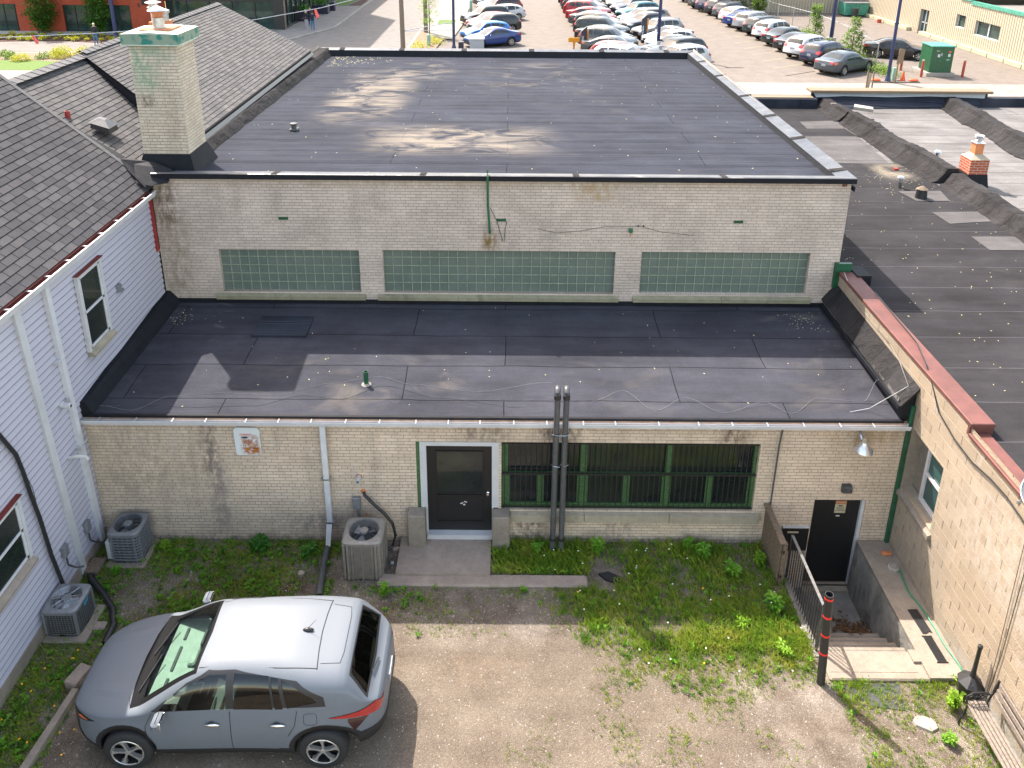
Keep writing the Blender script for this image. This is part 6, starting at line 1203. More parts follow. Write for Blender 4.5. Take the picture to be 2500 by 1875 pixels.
    MB().bev(L / 2 - 1.80, L / 2 - 1.76, -.13, .13, 1.36, 1.42, .01).build('rear_view_mirror', 'interior_dark', root, local=True)
    return root
hero_car = hero(); WARP[0] = 0
# ================================================================ streets and ground behind
def rect(name, mat, x0, x1, y0, y1, z): return MB().quad((x0, y0, z), (x1, y0, z), (x1, y1, z), (x0, y1, z)).build(name, mat, kind='structure', recalc=False)
rect('parking_lot', 'asphalt_lot', -8, 90, 40, 320, .0)
rect('asphalt_lane', 'asphalt_dark', 8, 90, 51.6, 55.4, .004)
rect('sidewalk', 'sidewalk_far', 8, 90, 48.2, 51.6, .008)
MB().quad((-20.5, 40, .004), (-8, 40, .004), (-8, 320, .004), (-20.5, 320, .004)).build('street', 'street_asphalt', kind='structure')
sheet('plaza', 'pavers_far', [(-31, 60), (-18.8, 60), (-18.4, 66), (-16.0, 73), (-15.9, 320), (-31, 320)], .10)
MB().add([(-19.1, 58, 0), (-18.4, 66, 0), (-15.85, 73, 0), (-15.75, 320, 0), (-19.1, 58, .11), (-18.4, 66, .11), (-15.85, 73, .11), (-15.75, 320, .11), (-19.3, 58, .115), (-18.65, 66, .115), (-16.1, 73, .115), (-16.0, 320, .115)], [(0, 1, 5, 4), (1, 2, 6, 5), (2, 3, 7, 6), (4, 5, 9, 8), (5, 6, 10, 9), (6, 7, 11, 10)]).build('kerb', 'street_concrete', kind='structure')
MB().box(-8.15, -7.95, 56, 320, 0, .11).build('kerb', 'street_concrete', kind='structure')
sheet('verge', 'bed_soil', [(-7.95, 58), (-6.0, 61), (-5.6, 67), (-6.3, 73.2), (-7.95, 74)], .10)
sheet('sidewalk', 'sidewalk_far', [(-7.0, 68.4), (-6.0, 67.5), (-4.9, 67.0), (-4.5, 75), (-3.9, 320), (-7.95, 320), (-7.95, 74)], .104)
sheet('sidewalk', 'sidewalk_far', [(-5.9, 60.0), (-4.5, 60.0), (-4.5, 62.4), (-5.9, 62.4)], .10)
sheet('lawn', 'lawn', [(-6.9, 75.5), (-5.4, 75.5), (-5.2, 78.0), (-6.9, 78.0)], .11)
sheet('lawn', 'lawn', [(-19.8, 88.5), (-17.9, 88.2), (-17.2, 96), (-19.8, 96)], .112); sheet('planting_bed', 'mulch', [(-17.8, 88.2), (-16.3, 88.2), (-16.3, 94), (-17.1, 94)], .114)
# garden in front of the brick building
rect('path', 'sidewalk_far', -60, -31, 40, 70, .01)
sheet('lawn', 'lawn', [(-60, 53.6), (-31.0, 53.6), (-30.5, 56.2), (-34, 57.0), (-60, 56.6)], .02)
sheet('planting_bed', 'bed_soil', [(-60, 56.6), (-34, 57.0), (-30.5, 56.2), (-30.5, 60.0), (-34, 59.9), (-60, 59.2)], .024)
sheet('path', 'street_asphalt', [(-60, 60.6), (-35.5, 60.4), (-33.0, 61.2), (-32.2, 62.6), (-33.2, 64.0), (-36, 64.7), (-39, 64.5), (-43, 63.8), (-60, 63)], .024)
sheet('planting_bed', 'mulch', [(-60, 63.6), (-43, 64.1), (-39, 64.9), (-36, 65.0), (-33.1, 64.3), (-31.8, 63.4), (-30.6, 65.4), (-30.6, 68.4), (-60, 68.2)], .028)
sheet('planting_bed', 'river_stones', [(-60, 68.2), (-30.6, 68.4), (-30.6, 70), (-60, 70)], .026)
# stall lines
random.seed(31)
for k in range(15):
    y = 55.3 + k * 2.62; MB().quad((18.6, y - 1.5, .004), (18.7, y - 1.56, .004), (25.3, y + 2.56, .004), (25.2, y + 2.62, .004)).build('stall_line', 'stall_paint', kind='structure')
# ================================================================ brick building with glass corner
fb = thing('red_brick_building', 'red brick building with dark windows and a glazed ground floor corner', 'building', (-30, 78, 0))
b = MB(); wins = [(-60, -42.66, .0, 2.35), (-38.65, -32.85, .0, 2.30)]
wall_holes(b, -64, -30.4, 0, 8, wins, lambda u, d, z: (u, 70 + d, z), .25); b.quad((-30.4, 70, 0), (-30.4, 71.5, 0), (-30.4, 71.5, 8), (-30.4, 70, 8)).quad((-64, 70, 8), (-30.4, 70, 8), (-30.4, 90, 8), (-64, 90, 8))
b.build('brick_wall', 'red_brick_far', fb, recalc=False)
for (a, c, d, e) in wins:
    o = MB().quad((a, 70.2, d), (c, 70.2, d), (c, 70.2, e), (a, 70.2, e)).build('window', 'glass_far', fb, recalc=False)
    m = MB(); x = a
    while x < c: m.box(x, x + .05, 70.14, 70.19, d, e); x += .95
    m.box(a, c, 70.14, 70.185, .62, .68).box(a, c, 70.13, 70.185, e - .06, e); m.build('window_frame', 'black_iron', o)
MB().box(-31.75, -31.35, 69.93, 70, 2.35, 2.85).build('wall_louver', 'black_iron', fb); MB().box(-32.1, -31.98, 69.95, 70, 2.15, 2.5).build('junction_box', 'black_iron', fb)
MB().box(-30.4, -19.9, 71.4, 89.5, 12.0, 18.6).box(-30.4, -19.9, 71.4, 125, 3.3, 12).build('upper_floors', 'black_iron', fb)
g = MB().quad((-30.4, 71.6, 0), (-20.3, 71.6, 0), (-20.3, 71.6, 3.3), (-30.4, 71.6, 3.3)).quad((-20.2, 71.6, .15), (-20.2, 125, .15), (-20.2, 125, 3.3), (-20.2, 71.6, 3.3)).build('shop_glass', 'glass_far', fb, recalc=False)
m = MB(); y = 72.9
while y < 110: m.box(-20.2, -20.05, y, y + .12, .1, 3.3); y += 1.7
for x in (-28.6, -26.6, -24.6, -22.6): m.box(x, x + .08, 71.5, 71.6, 0, 3.3)
m.box(-30.4, -20.3, 71.48, 71.6, 2.5, 2.62).box(-20.25, -20.02, 71.5, 125, .0, .28).box(-20.9, -20.0, 71.35, 72.1, 0, 3.3)
m.build('mullions', 'black_iron', fb); MB().box(-20.0, -19.9, 71.40, 71.52, 0, 3.3).build('corner_strip', 'wood_pole', fb)
for (y, h_) in ((75.2, 1.0), (79.0, 1.0)):
    m = MB().box(-20.15, -20.06, y, y + 1.5, .3, 1.7).build('glass_panel', 'glass_dark', fb)
for k, (x, y, wx, wy) in enumerate(((-20.0, 81.5, 1.6, 1.0), (-18.95, 83.9, .75, .6), (-20.0, 76.6, .9, .9))):
    pl = thing('planter', ['long dark planter box with a bushy plant by the shop glass', 'small dark square planter nearest the kerb', 'dark planter with green shrub behind the two standing people'][k], 'planter', (x + wx / 2, y + wy / 2, .1))
    MB().bev(x, x + wx, y, y + wy, .1, .98, .02).build('pot', 'navy_totem', pl); MB().box(x + .05, x + wx - .05, y + .05, y + wy - .05, .93, .96).build('soil', 'mulch', pl)
    if k != 1:
        f = MB(); random.seed(k + 40)
        for _ in range(260):
            p = Vector((x + wx / 2 + random.gauss(0, wx * .25), y + wy / 2 + random.gauss(0, wy * .3), 1.25 + random.gauss(0, .2))); a = Vector((rnd(-1, 1), rnd(-1, 1), rnd(-.3, 1))).normalized() * .1; c = a.cross(Vector((rnd(-1, 1), rnd(-1, 1), .3))).normalized() * .05; f.quad(p - c, p + a, p + c, p - a)
        f.build('plant', 'tree_leaf', pl, recalc=False)
# ================================================================ beige metal building on the right
gb_ = thing('beige_building', 'beige corrugated metal building with green roof trim beyond the parking lot', 'building', (45, 70, 0))
b = MB(); wall_holes(b, 48, 83.4, 0, 3.55, [(71.75, 73.3, 0, 2.15), (65.8, 67.2, 1.45, 2.5), (60.9, 64.3, 1.25, 2.4)], lambda u, d, z: (36.9 + d, u, z), .28)
b.quad((36.9, 83.4, 0), (36.9, 83.4, 5), (36.9, 86, 5), (36.9, 86, 0)).quad((20, 86.2, 0), (36.9, 86.2, 0), (36.9, 86.2, 5), (20, 86.2, 5)).quad((37.15, 72.5, 0), (37.15, 83.4, 0), (37.15, 83.4, 5), (37.15, 72.5, 5)) if False else b.quad((20, 86.2, 0), (36.9, 86.2, 0), (36.9, 86.2, 5), (20, 86.2, 5)).quad((36.9, 83.4, 0), (36.9, 86.2, 0), (36.9, 86.2, 5), (36.9, 83.4, 5)).quad((36.9, 65.3, 3.55), (36.9, 83.4, 3.55), (36.9, 83.4, 5), (36.9, 65.3, 5))
b.quad((36.9, 48, 0), (60, 48, 0), (60, 48, 3.55), (36.9, 48, 3.55))
b.build('corrugated_wall', 'corrugated_beige', gb_, recalc=False)
MB().quad((37, 48, 3.5), (90, 48, 3.5), (90, 65.3, 3.5), (37, 65.3, 3.5)).quad((37, 65.3, 4.3), (90, 65.3, 4.3), (90, 120, 4.3), (37, 120, 4.3)).build('flat_roof', 'street_asphalt', gb_, recalc=False)
MB().box(36.82, 37.1, 48, 65.3, 3.5, 3.78).box(36.80, 37.1, 65.3, 67.0, 3.72, 4.1).box(36.85, 37.1, 67, 83.4, 3.9, 4.1).build('roof_trim', 'patina_green', gb_)
MB().box(42, 42.3, 50, 62, 3.6, 3.75).box(44.5, 44.8, 55, 64, 3.6, 3.75).box(40, 40.5, 60.5, 61, 3.5, 3.8).build('roof_timber', 'wood_new', gb_)
dd = MB().quad((37.16, 71.75, 0), (37.16, 73.3, 0), (37.16, 73.3, 2.15), (37.16, 71.75, 2.15)).build('glass_door', 'glass_far', gb_, recalc=False); MB().box(37.08, 37.16, 71.75, 71.87, 0, 2.15).box(37.08, 37.16, 73.18, 73.3, 0, 2.15).box(37.08, 37.15, 72.45, 72.58, 0, 2.15).box(37.08, 37.16, 71.8, 73.2, .95, 1.05).build('door_frame', 'cabinet_grey', dd)
for (a, c, d, e) in ((65.8, 67.2, 1.45, 2.5), (60.9, 64.3, 1.25, 2.4)):
    o = MB().quad((37.13, a, d), (37.13, c, d), (37.13, c, e), (37.13, a, e)).build('window', 'glass_far', gb_, recalc=False); m = MB().box(36.92, 37.12, a, c, d - .02, d + .06).box(37.06, 37.12, a, a + .07, d, e).box(37.06, 37.12, c - .07, c, d, e).box(37.06, 37.12, a, c, e - .06, e)
    if c - a > 2: m.box(37.05, 37.12, (a + c) / 2 - .06, (a + c) / 2 + .06, d, e)
    m.build('window_frame', 'trim_white', o)
for y in [48 + 2.2 * k for k in range(11)]: MB().box(36.45, 36.85, y + .06, y + 2.14, .02, .32).build('base_board', 'cream', gb_)
for y in [74.4 + 2.4 * k for k in range(4)]: MB().box(36.45, 36.85, y + .06, y + 2.34, .02, .32).build('base_board', 'cream', gb_)
dp = thing('green_dumpster', 'green waste container in the corner of the beige building', 'dumpster', (35.6, 84.3, 0))
MB().prism([(34.3, .15), (36.5, .15), (36.7, 1.35), (34.2, 1.35)], 'y', 83.4, 85.2).build('container', 'patina_green', dp); MB().box(34.2, 36.7, 83.3, 85.3, 1.36, 1.42).build('lid', 'ac_grey', dp)
MB().lathe([(.3, 0), (.32, .9), (.3, .95)], (35.0, 82.7, 0), 14).build('barrel', 'black_iron', None, label='black barrel standing in front of the green waste container', cat='barrel', smooth=True)
MB().lathe([(.22, 0), (.2, .35)], (36.0, 79.2, 0), 12).build('red_bucket', 'red_bollard', None, label='small dark red bucket against the beige wall', cat='bucket')
# ================================================================ utilities on the right
tf = thing('transformer_box', 'big green transformer cabinet with white stickers on a concrete pad', 'transformer', (29.2, 54.7, 0))
MB().prism([(28.45, 54.0), (29.95, 54.0), (30.0, 55.6), (28.5, 55.6)], 'z', .27, 2.0).build('cabinet', 'transformer_green', tf, bevel=.03)
MB().prism([(28.40, 53.94), (30.0, 53.94), (30.06, 55.66), (28.45, 55.66)], 'z', 2.0, 2.08).build('lid', 'patina_green', tf, bevel=.02)
MB().bev(28.25, 30.15, 53.85, 56.0, 0, .27, .02).build('concrete_pad', 'street_concrete', tf)
for (x, z, w_, h_, m_) in ((28.95, 1.42, .16, .2, 'white_paint'), (29.65, 1.45, .16, .2, 'white_paint'), (29.66, 1.68, .16, .09, 'flag_coral'), (29.13, 1.5, .09, .2, 'cabinet_grey'), (28.85, 1.74, .2, .05, 'cream'), (29.6, 1.15, .2, .09, 'sage_green')): MB().box(x - w_ / 2, x + w_ / 2, 53.992, 53.998, z - h_ / 2, z + h_ / 2).build('sticker', m_, tf)
for k, (x, y, l_) in enumerate(((27.5, 56.0, 'red bollard farthest back, between the dark sedan and the transformer'), (27.85, 53.75, 'red bollard in front of the left corner of the transformer'), (30.7, 53.85, 'red bollard standing right of the transformer'))):
    r_ = thing('bollard', l_, 'bollard', (x, y, 0), 'red bollards around the transformer'); MB().lathe([(.085, 0), (.085, 1.1)], (x, y, 0), 12).build('post', 'red_bollard', r_, smooth=True); MB().lathe([(.088, 1.1), (.08, 1.17), (.02, 1.2)], (x, y, 0), 12).build('cap', 'stone_sill', r_, smooth=True)
cn = thing('traffic_cone', 'orange traffic cone at the foot of the navy lamp pole', 'traffic cone', (25.95, 52.35, 0)); MB().lathe([(.17, .03), (.03, .68)], (25.95, 52.35, 0), 14).build('cone', 'orange_plastic', cn, smooth=True); MB().box(25.73, 26.17, 52.13, 52.57, 0, .04).build('base', 'plastic_black', cn)
for k, x in enumerate((24.05, 26.55)): MB().bev(x - .3, x + .3, 51.95, 52.3, .05, .22, .06).build('sandbag', 'orange_plastic', None, label=('orange sandbag left of the navy lamp pole base', 'orange sandbag right of the traffic cone')[k], cat='sandbag', group='orange sandbags', smooth=True)
sb = thing('road_sign', 'temporary road sign seen from behind, leaning by the navy lamp pole', 'sign', (25.2, 51.9, 0))
MB().box(23.8, 26.9, 51.9, 52.0, .02, .08).build('base_board', 'wood_bench', sb); MB().box(25.2, 25.28, 51.85, 51.92, 0, 2.2).build('post', 'wood_new', sb); MB().add([(25.12, 51.82, 1.25), (25.5, 51.82, 1.3), (25.55, 51.82, 2.2), (25.2, 51.82, 2.3), (25.12, 51.85, 1.25), (25.5, 51.85, 1.3), (25.55, 51.85, 2.2), (25.2, 51.85, 2.3)], [(0, 1, 2, 3), (4, 5, 6, 7), (0, 1, 5, 4), (1, 2, 6, 5), (2, 3, 7, 6), (3, 0, 4, 7)]).build('panel', 'wood_new', sb)
s2 = thing('a_frame_sign', 'weathered folding board sign standing on the white sidewalk', 'sign', (22.5, 49.5, 0))
MB().add([(22.25, 49.3, 0), (22.3, 49.3, 1.2), (22.6, 49.5, 1.1), (22.55, 49.6, 0)], [(0, 1, 2, 3)]).build('left_board', 'stone_sill', s2); MB().box(22.2, 22.28, 49.28, 49.34, 0, 1.35).box(22.66, 22.74, 49.5, 49.56, 0, 1.2).build('legs', 'wood_new', s2)
MB().box(25.35, 25.6, 52.55, 52.8, 0, .85).build('utility_pedestal', 'sage_green', None, bevel=.03, label='pale green pedestal box directly behind the navy lamp pole', cat='utility box')
# chain link fence
fe = thing('chain_link_fence', 'grey chain link fence behind the right hand row of cars', 'fence', (26.5, 70, 0))
FP = [(26.0, 55.6), (26.1, 56.9), (26.8, 61.4), (27.2, 65.0), (27.35, 68.3), (27.35, 71.2), (27.2, 73.8), (26.7, 76.8), (26.1, 79.4), (25.9, 82), (25.8, 84.3), (25.0, 86)]
for x, y in FP[1:]: MB().lathe([(.035, 0), (.035, 1.75), (.01, 1.79)], (x, y, 0), 8).build('post', 'galvanized', fe)
MB().tube([(x, y, 1.68) for x, y in FP[1:]], .022, 6).build('top_rail', 'galvanized', fe)
m = MB()
for (a, c) in zip(FP[1:], FP[2:]):
    a3, c3 = Vector((*a, 0)), Vector((*c, 0)); L_ = (c3 - a3).length; d = (c3 - a3) / L_; t = -1.6
    while t < L_:
        for s_ in (1, -1):
            t0, t1 = (t, t + 1.6) if s_ > 0 else (t + 1.6, t); p, q = a3 + d * max(0, min(L_, t0)), a3 + d * max(0, min(L_, t1)); z0 = .05 + 1.6 * abs(max(0, min(L_, t0)) - t0) / 1.6; z1 = 1.65 - 1.6 * abs(max(0, min(L_, t1)) - t1) / 1.6
            if z1 > z0: m.quad((p.x, p.y, z0), (p.x, p.y, z0 + .008), (q.x, q.y, z1 + .008), (q.x, q.y, z1))
        t += .2
m.build('wire_mesh', 'galvanized', fe, recalc=False)
# ================================================================ poles, wires, cabinets
def pole(x, y, h, r0, r1, mat, name, label, cat, lean=(0, 0), extra=None, group=None):
    o = thing(name, label, cat, (x, y, 0), group); MB().tube([(x, y, 0), (x + lean[0], y + lean[1], h)], r0, 14, taper=r1).build('pole', mat, o, smooth=True)
    if 'lamp' in name:
        MB().lathe([(r0 * 1.7, 0), (r0 * 1.7, .12), (r0 * 1.3, .3), (r0 * 1.05, .4)], (x, y, 0), 14).build('base', mat, o, smooth=True)
        for z in (extra or []): MB().lathe([(r0 * 1.25, z), (r0 * 1.25, z + .08)], (x, y, 0), 14).build('collar', mat, o)
        MB().box(x - .35, x + .9, y - .15, y + .15, h, h + .12).build('lamp_head', mat, o)
    return o
pA = pole(-8.28, 61.5, 10, .19, .14, 'wood_pole', 'utility_pole', 'near grey wooden utility pole beside the street', 'utility pole', (-.05, 0)); pB = pole(-7.45, 70.6, 10, .19, .15, 'wood_pole', 'utility_pole', 'farther wooden utility pole behind the small leafy tree', 'utility pole')
MB().tube([(-8.1, 61.4, 1.68), (-4.5, 62.3, 2.2)], .03, 6).tube([(-8.1, 61.4, 1.63), (-4.5, 62.3, 1.62)], .03, 6).build('brace_rod', 'galvanized', pA)
pole(-4.45, 62.6, 9, .11, .09, 'navy_paint', 'lamp_pole', 'navy lamp pole at the left edge of the parking lot', 'lamp pole'); pole(11.36, 61.9, 9, .13, .11, 'navy_paint', 'lamp_pole', 'navy lamp pole with pale bands between the two middle rows of cars', 'lamp pole', extra=(1.2, 2.5))
pole(24.85, 52.1, 9, .11, .08, 'navy_paint', 'lamp_pole', 'navy lamp pole at the sidewalk in front of the transformer', 'lamp pole', extra=(3.8,)); pole(27.02, 67.9, 9, .15, .12, 'navy_paint', 'lamp_pole', 'navy lamp pole standing on a concrete footing along the fence', 'lamp pole')
MB().lathe([(.4, 0), (.4, .35)], (27.02, 67.9, 0), 16).build('pole_footing', 'street_concrete', None, label='round concrete footing under the navy pole at the fence', cat='footing')
pole(-32.62, 66.4, 9, .17, .14, 'navy_paint', 'lamp_pole', 'navy lamp pole in front of the red brick building', 'lamp pole')
wf_ = thing('overhead_wire', 'thin overhead wire with two coral flags crossing in front of the brick building', 'wire', (-20, 50, 3))
MB().tube([(-38, 50, 2.55), (-31.8, 50, 2.83), (-26, 50, 3.12), (-20.5, 50, 3.52), (-16.4, 50, 3.95), (-11.8, 50, 4.78), (-8.2, 50, 5.7)], .022, 6).build('wire', 'galvanized', wf_)
for (x, z, dx) in ((-29.75, 2.93, .18), (-12.05, 4.68, .10)):
    MB().add([(x - .07, 49.97, z), (x + .05, 49.97, z + .03), (x + dx + .12, 49.97, z - .38), (x + dx + .03, 49.97, z - .50), (x + dx - .06, 49.97, z - .46), (x - .07, 50.03, z), (x + .05, 50.03, z + .03), (x + dx + .12, 50.03, z - .38), (x + dx + .03, 50.03, z - .50), (x + dx - .06, 50.03, z - .46)], [(0, 1, 2, 3, 4), (5, 6, 7, 8, 9), (0, 1, 6, 5), (1, 2, 7, 6), (2, 3, 8, 7), (3, 4, 9, 8), (4, 0, 5, 9)]).build('flag', 'flag_coral', wf_)
for (x, y, h, l_) in ((-6.55, 63.95, .95, 'round topped pale green utility post in the weeds by the near pole'), (-4.15, 84.0, 1.3, 'pale green utility post at the far left edge of the lot')): MB().lathe([(.15, 0), (.15, h - .08), (.10, h), (.02, h + .02)], (x, y, 0), 14).build('utility_post', 'sage_green', None, label=l_, cat='utility box', smooth=True)
cb_ = thing('utility_cabinet', 'light grey double utility cabinet beside the blue coupe', 'utility box', (-2.65, 62.6, 0)); MB().bev(-3.2, -2.1, 62.2, 63.0, 0, .85, .02).build('cabinet', 'cabinet_grey', cb_); MB().bev(-3.25, -2.05, 62.15, 63.05, .85, 1.0, .05).build('lid', 'white_paint', cb_)
MB().bev(-4.1, -3.7, 62.6, 63.0, 0, .62, .02).build('meter_box', 'navy_totem', None, label='small dark meter box between lamp pole and grey cabinet', cat='utility box')
MB().lathe([(.25, 0), (.22, .5)], (-3.6, 80.5, 0), 12).build('orange_drum', 'orange_plastic', None, label='small orange drum beside the front of the black SUV', cat='drum', smooth=True)
for (x, y, h, l_) in ((5.65, 61.9, 2.05, 'slanted dark payment totem with yellow back near the yellow sign'), (11.0, 66.6, 2.35, 'slanted dark payment totem in front of the silver pickup')):
    k_ = thing('payment_totem', l_, 'payment machine', (x, y, 0), 'payment totems'); MB().add([(x - .22, y - .1, 0), (x + .18, y - .1, 0), (x + .20, y - .1, h), (x - .24, y - .1, h - .4), (x - .22, y + .1, 0), (x + .18, y + .1, 0), (x + .20, y + .1, h), (x - .24, y + .1, h - .4)], [(0, 1, 2, 3), (4, 5, 6, 7), (0, 1, 5, 4), (1, 2, 6, 5), (2, 3, 7, 6), (3, 0, 4, 7)]).build('body', 'navy_totem', k_)
    MB().box(x + .19, x + .32, y - .05, y + .1, h * .42, h * .85).build('side_panel', 'yellow_paint', k_); text(k_, 'lettering', 'PARKING', (x - .13, y - .105, h * .42), .2, 'text_white', rot=(90, 90, 0))
ys_ = thing('yellow_sign', 'yellow board sign on a short post at the near end of the lot', 'sign', (4.85, 61.6, 0)); MB().bev(4.4, 5.28, 61.55, 61.65, .85, 1.22, .03).build('board', 'yellow_paint', ys_); MB().box(4.76, 4.94, 61.55, 61.65, .62, .85).build('bracket', 'yellow_paint', ys_); MB().box(4.79, 4.91, 61.57, 61.67, 0, .62).build('post', 'rust_plate', ys_)
st_ = MB().bev(9.55, 9.8, 62.0, 63.9, 0, .16, .03); 
s0 = st_.build('curb_stop', 'street_concrete', None, label='pale curb stop nearest the camera between the middle rows of cars', cat='curb stop', group='curb stops between the middle rows')
for k in range(12):
    o = s0.copy(); COL.objects.link(o); o.location.y += 2.75 * (k + 1); o.location.x += rnd(-.1, .1); o['label'] = 'pale curb stop, %s along the strip between the middle rows of cars' % ['second', 'third', 'fourth', 'fifth', 'sixth', 'seventh', 'eighth', 'ninth', 'tenth', 'eleventh', 'twelfth', 'thirteenth'][k]
# ================================================================ parked cars
ORD = ['nearest', 'second', 'third', 'fourth', 'fifth', 'sixth', 'seventh', 'eighth', 'ninth', 'tenth', 'eleventh', 'twelfth', 'thirteenth', 'fourteenth', 'fifteenth', 'sixteenth']
protos = {}
def place(kind, color, x, y, hd, label, group, s=1.0):
    if kind not in protos:
        o = make_car(kind, color, label, group); protos[kind] = (o, color)
    else:
        p, pc = protos[kind]; o = copy_tree(p, None, {'paint_' + pc: 'paint_' + color}); o['label'] = label; o['group'] = group
    o.location = (x, y, 0); o.rotation_euler = (0, 0, R(hd)); o.scale = (s, s, s); return o
KN = {'suv': 'SUV', 'sedan': 'sedan', 'coupe': 'coupe', 'hatch': 'hatchback', 'pickup': 'pickup truck'}
def row(cars, f, hd, gname, where):
    for k, (kind, color, x, y) in enumerate(cars):
        X, Y = f(x, y); place(kind, color, X, Y, hd + rnd(-1.2, 1.2), '%s %s, %s %s' % (color.replace('_', ' ').replace('green black', 'dark green'), KN[kind], ORD[k], where), gname, rnd(.97, 1.02))
random.seed(17)
row([('sedan', 'slate', 21.3, 53.9), ('suv', 'navy', 21.2, 56.9), ('suv', 'white', 20.9, 59.5), ('sedan', 'black', 21.0, 62.4), ('sedan', 'green_black', 20.9, 65.0), ('suv', 'white', 20.8, 67.7), ('suv', 'green_black', 20.7, 70.2), ('suv', 'silver', 20.5, 72.7), ('sedan', 'blue', 20.3, 75.1), ('hatch', 'white', 20.3, 77.7), ('suv', 'graphite', 20.4, 80.4), ('suv', 'black', 20.2, 82.9), ('suv', 'navy', 19.8, 85.6), ('suv', 'charcoal', 19.7, 88.2), ('hatch', 'black', 19.7, 90.9), ('sedan', 'dark_red', 19.8, 94.2)],
    lambda x, y: (x + 1.95, y + 1.55), 35, 'cars in the right hand row', 'car in the right hand row counted from the sidewalk')
row([('coupe', 'blue', -1.3, 65.3), ('hatch', 'bright_blue', -1.9, 68.3), ('suv', 'charcoal', -1.3, 71.6), ('hatch', 'pink_red', -1.8, 74.4), ('suv', 'green_black', -2.2, 77.0), ('hatch', 'white', -.6, 79.6), ('suv', 'dark_red', -1.0, 84.0), ('hatch', 'white', -1.3, 87.2), ('suv', 'graphite', -1.6, 90.4), ('sedan', 'silver', -1.4, 93.6)],
    lambda x, y: (x - .2, y - .6), 207, 'cars in the left row', 'car in the left row counted from the near end')
row([('suv', 'white', 5.6, 57.0), ('hatch', 'red', 5.6, 59.8), ('sedan', 'graphite', 5.5, 62.5), ('suv', 'slate', 5.4, 65.4), ('sedan', 'black', 5.4, 68.2), ('suv', 'green_black', 5.5, 71.1), ('suv', 'black', 5.6, 73.9), ('sedan', 'slate', 5.5, 76.8), ('sedan', 'red', 5.4, 79.9), ('suv', 'red', 5.3, 83.0), ('suv', 'graphite', 5.3, 86.2), ('hatch', 'navy', 5.2, 89.0), ('sedan', 'black', 5.3, 92.0)],
    lambda x, y: (x + 2.3, y - 1.6), -28, 'cars in the middle left row', 'car in the middle left row counted from the near end')
row([('suv', 'white', 9.6, 57.5), ('suv', 'black', 10.1, 60.7), ('sedan', 'slate', 10.4, 63.4), ('hatch', 'white', 10.6, 65.8), ('coupe', 'white', 10.85, 68.2), ('suv', 'silver', 10.5, 71.0), ('pickup', 'graphite', 10.2, 74.0), ('suv', 'warm_grey', 10.4, 77.2), ('sedan', 'silver', 10.4, 79.7), ('suv', 'teal', 10.5, 82.6), ('suv', 'navy', 10.4, 85.8), ('suv', 'slate', 10.4, 89.0), ('hatch', 'white', 10.4, 91.8), ('sedan', 'silver', 10.4, 94.6)],
    lambda x, y: (x + 2.1, y - 1.8), 207, 'cars in the middle right row', 'car in the middle right row counted from the near end')
place('sedan', 'brown', 29.4, 60.9, -24, 'dark brown sedan parked alone behind the fence and the transformer', 'cars parked outside the rows')
# ================================================================ people
def person(x, y, rz, joints, label, cols, hat=None):
    root = thing('person', label, 'person', (x, y, .0), rz=rz)
    J = dict(pel=(0, 0, .95), ch=(0, 0, 1.32), nk=(0, .01, 1.50), hd=(0, .02, 1.60), ht=(0, .02, 1.70), sl=(.17, 0, 1.42), sr=(-.17, 0, 1.42), el=(.24, .02, 1.15), er=(-.24, .02, 1.15), wl=(.25, .08, .90), wr=(-.25, .08, .90), fl=(.25, .10, .82), fr_=(-.25, .10, .82), hl=(.09, 0, .90), hr=(-.09, 0, .90), kl=(.10, .01, .50), kr=(-.10, .01, .50), al=(.10, -.02, .08), ar=(-.10, -.02, .08), tl=(.11, .14, .04), tr=(-.11, .14, .04)); J.update(joints)
    Rr = dict(pel=.15, ch=.16, nk=.06, hd=.09, ht=.085, sl=.075, sr=.075, el=.05, er=.05, wl=.038, wr=.038, fl=.035, fr_=.035, hl=.095, hr=.095, kl=.065, kr=.065, al=.045, ar=.045, tl=.04, tr=.04)
    E_ = [('pel', 'ch'), ('ch', 'nk'), ('nk', 'hd'), ('hd', 'ht'), ('ch', 'sl'), ('sl', 'el'), ('el', 'wl'), ('wl', 'fl'), ('ch', 'sr'), ('sr', 'er'), ('er', 'wr'), ('wr', 'fr_'), ('pel', 'hl'), ('hl', 'kl'), ('kl', 'al'), ('al', 'tl'), ('pel', 'hr'), ('hr', 'kr'), ('kr', 'ar'), ('ar', 'tr')]
    ks = list(J); me = bpy.data.meshes.new('person_skeleton'); me.from_pydata([J[k] for k in ks], [(ks.index(a), ks.index(b)) for a, b in E_], []); t = bpy.data.objects.new('tmp', me); COL.objects.link(t)
    md = t.modifiers.new('s', 'SKIN'); me.skin_vertices[0].data[0].use_root = True
    for i, k in enumerate(ks): me.skin_vertices[0].data[i].radius = (Rr[k], Rr[k] * (.72 if k in ('pel', 'ch') else 1))
    t.modifiers.new('u', 'SUBSURF').levels = 1; dg = bpy.context.evaluated_depsgraph_get(); dg.update(); nm = bpy.data.meshes.new_from_object(t.evaluated_get(dg)); bpy.data.objects.remove(t)
    for m in ('skin', cols[0], cols[1], 'black_iron'): nm.materials.append(M[m])
    for p in nm.polygons:
        c = p.center; arm = abs(c.x) > .19; p.use_smooth = True
        p.material_index = 3 if c.z < .09 else 2 if (c.z < .93 and not arm) else 0 if c.z > 1.49 else 1
        for hk in ('fl', 'fr_'):
            if (Vector(J[hk]) - c).length < .075: p.material_index = 0
    o = bpy.data.objects.new('body', nm); COL.objects.link(o); o.parent = root
    MB().lathe([(.085, 1.60), (.098, 1.66), (.09, 1.73), (.04, 1.765)], (0, .0, 0), 12).build('cap' if hat else 'hair', hat or cols[2], root, local=True, smooth=True)
    return root
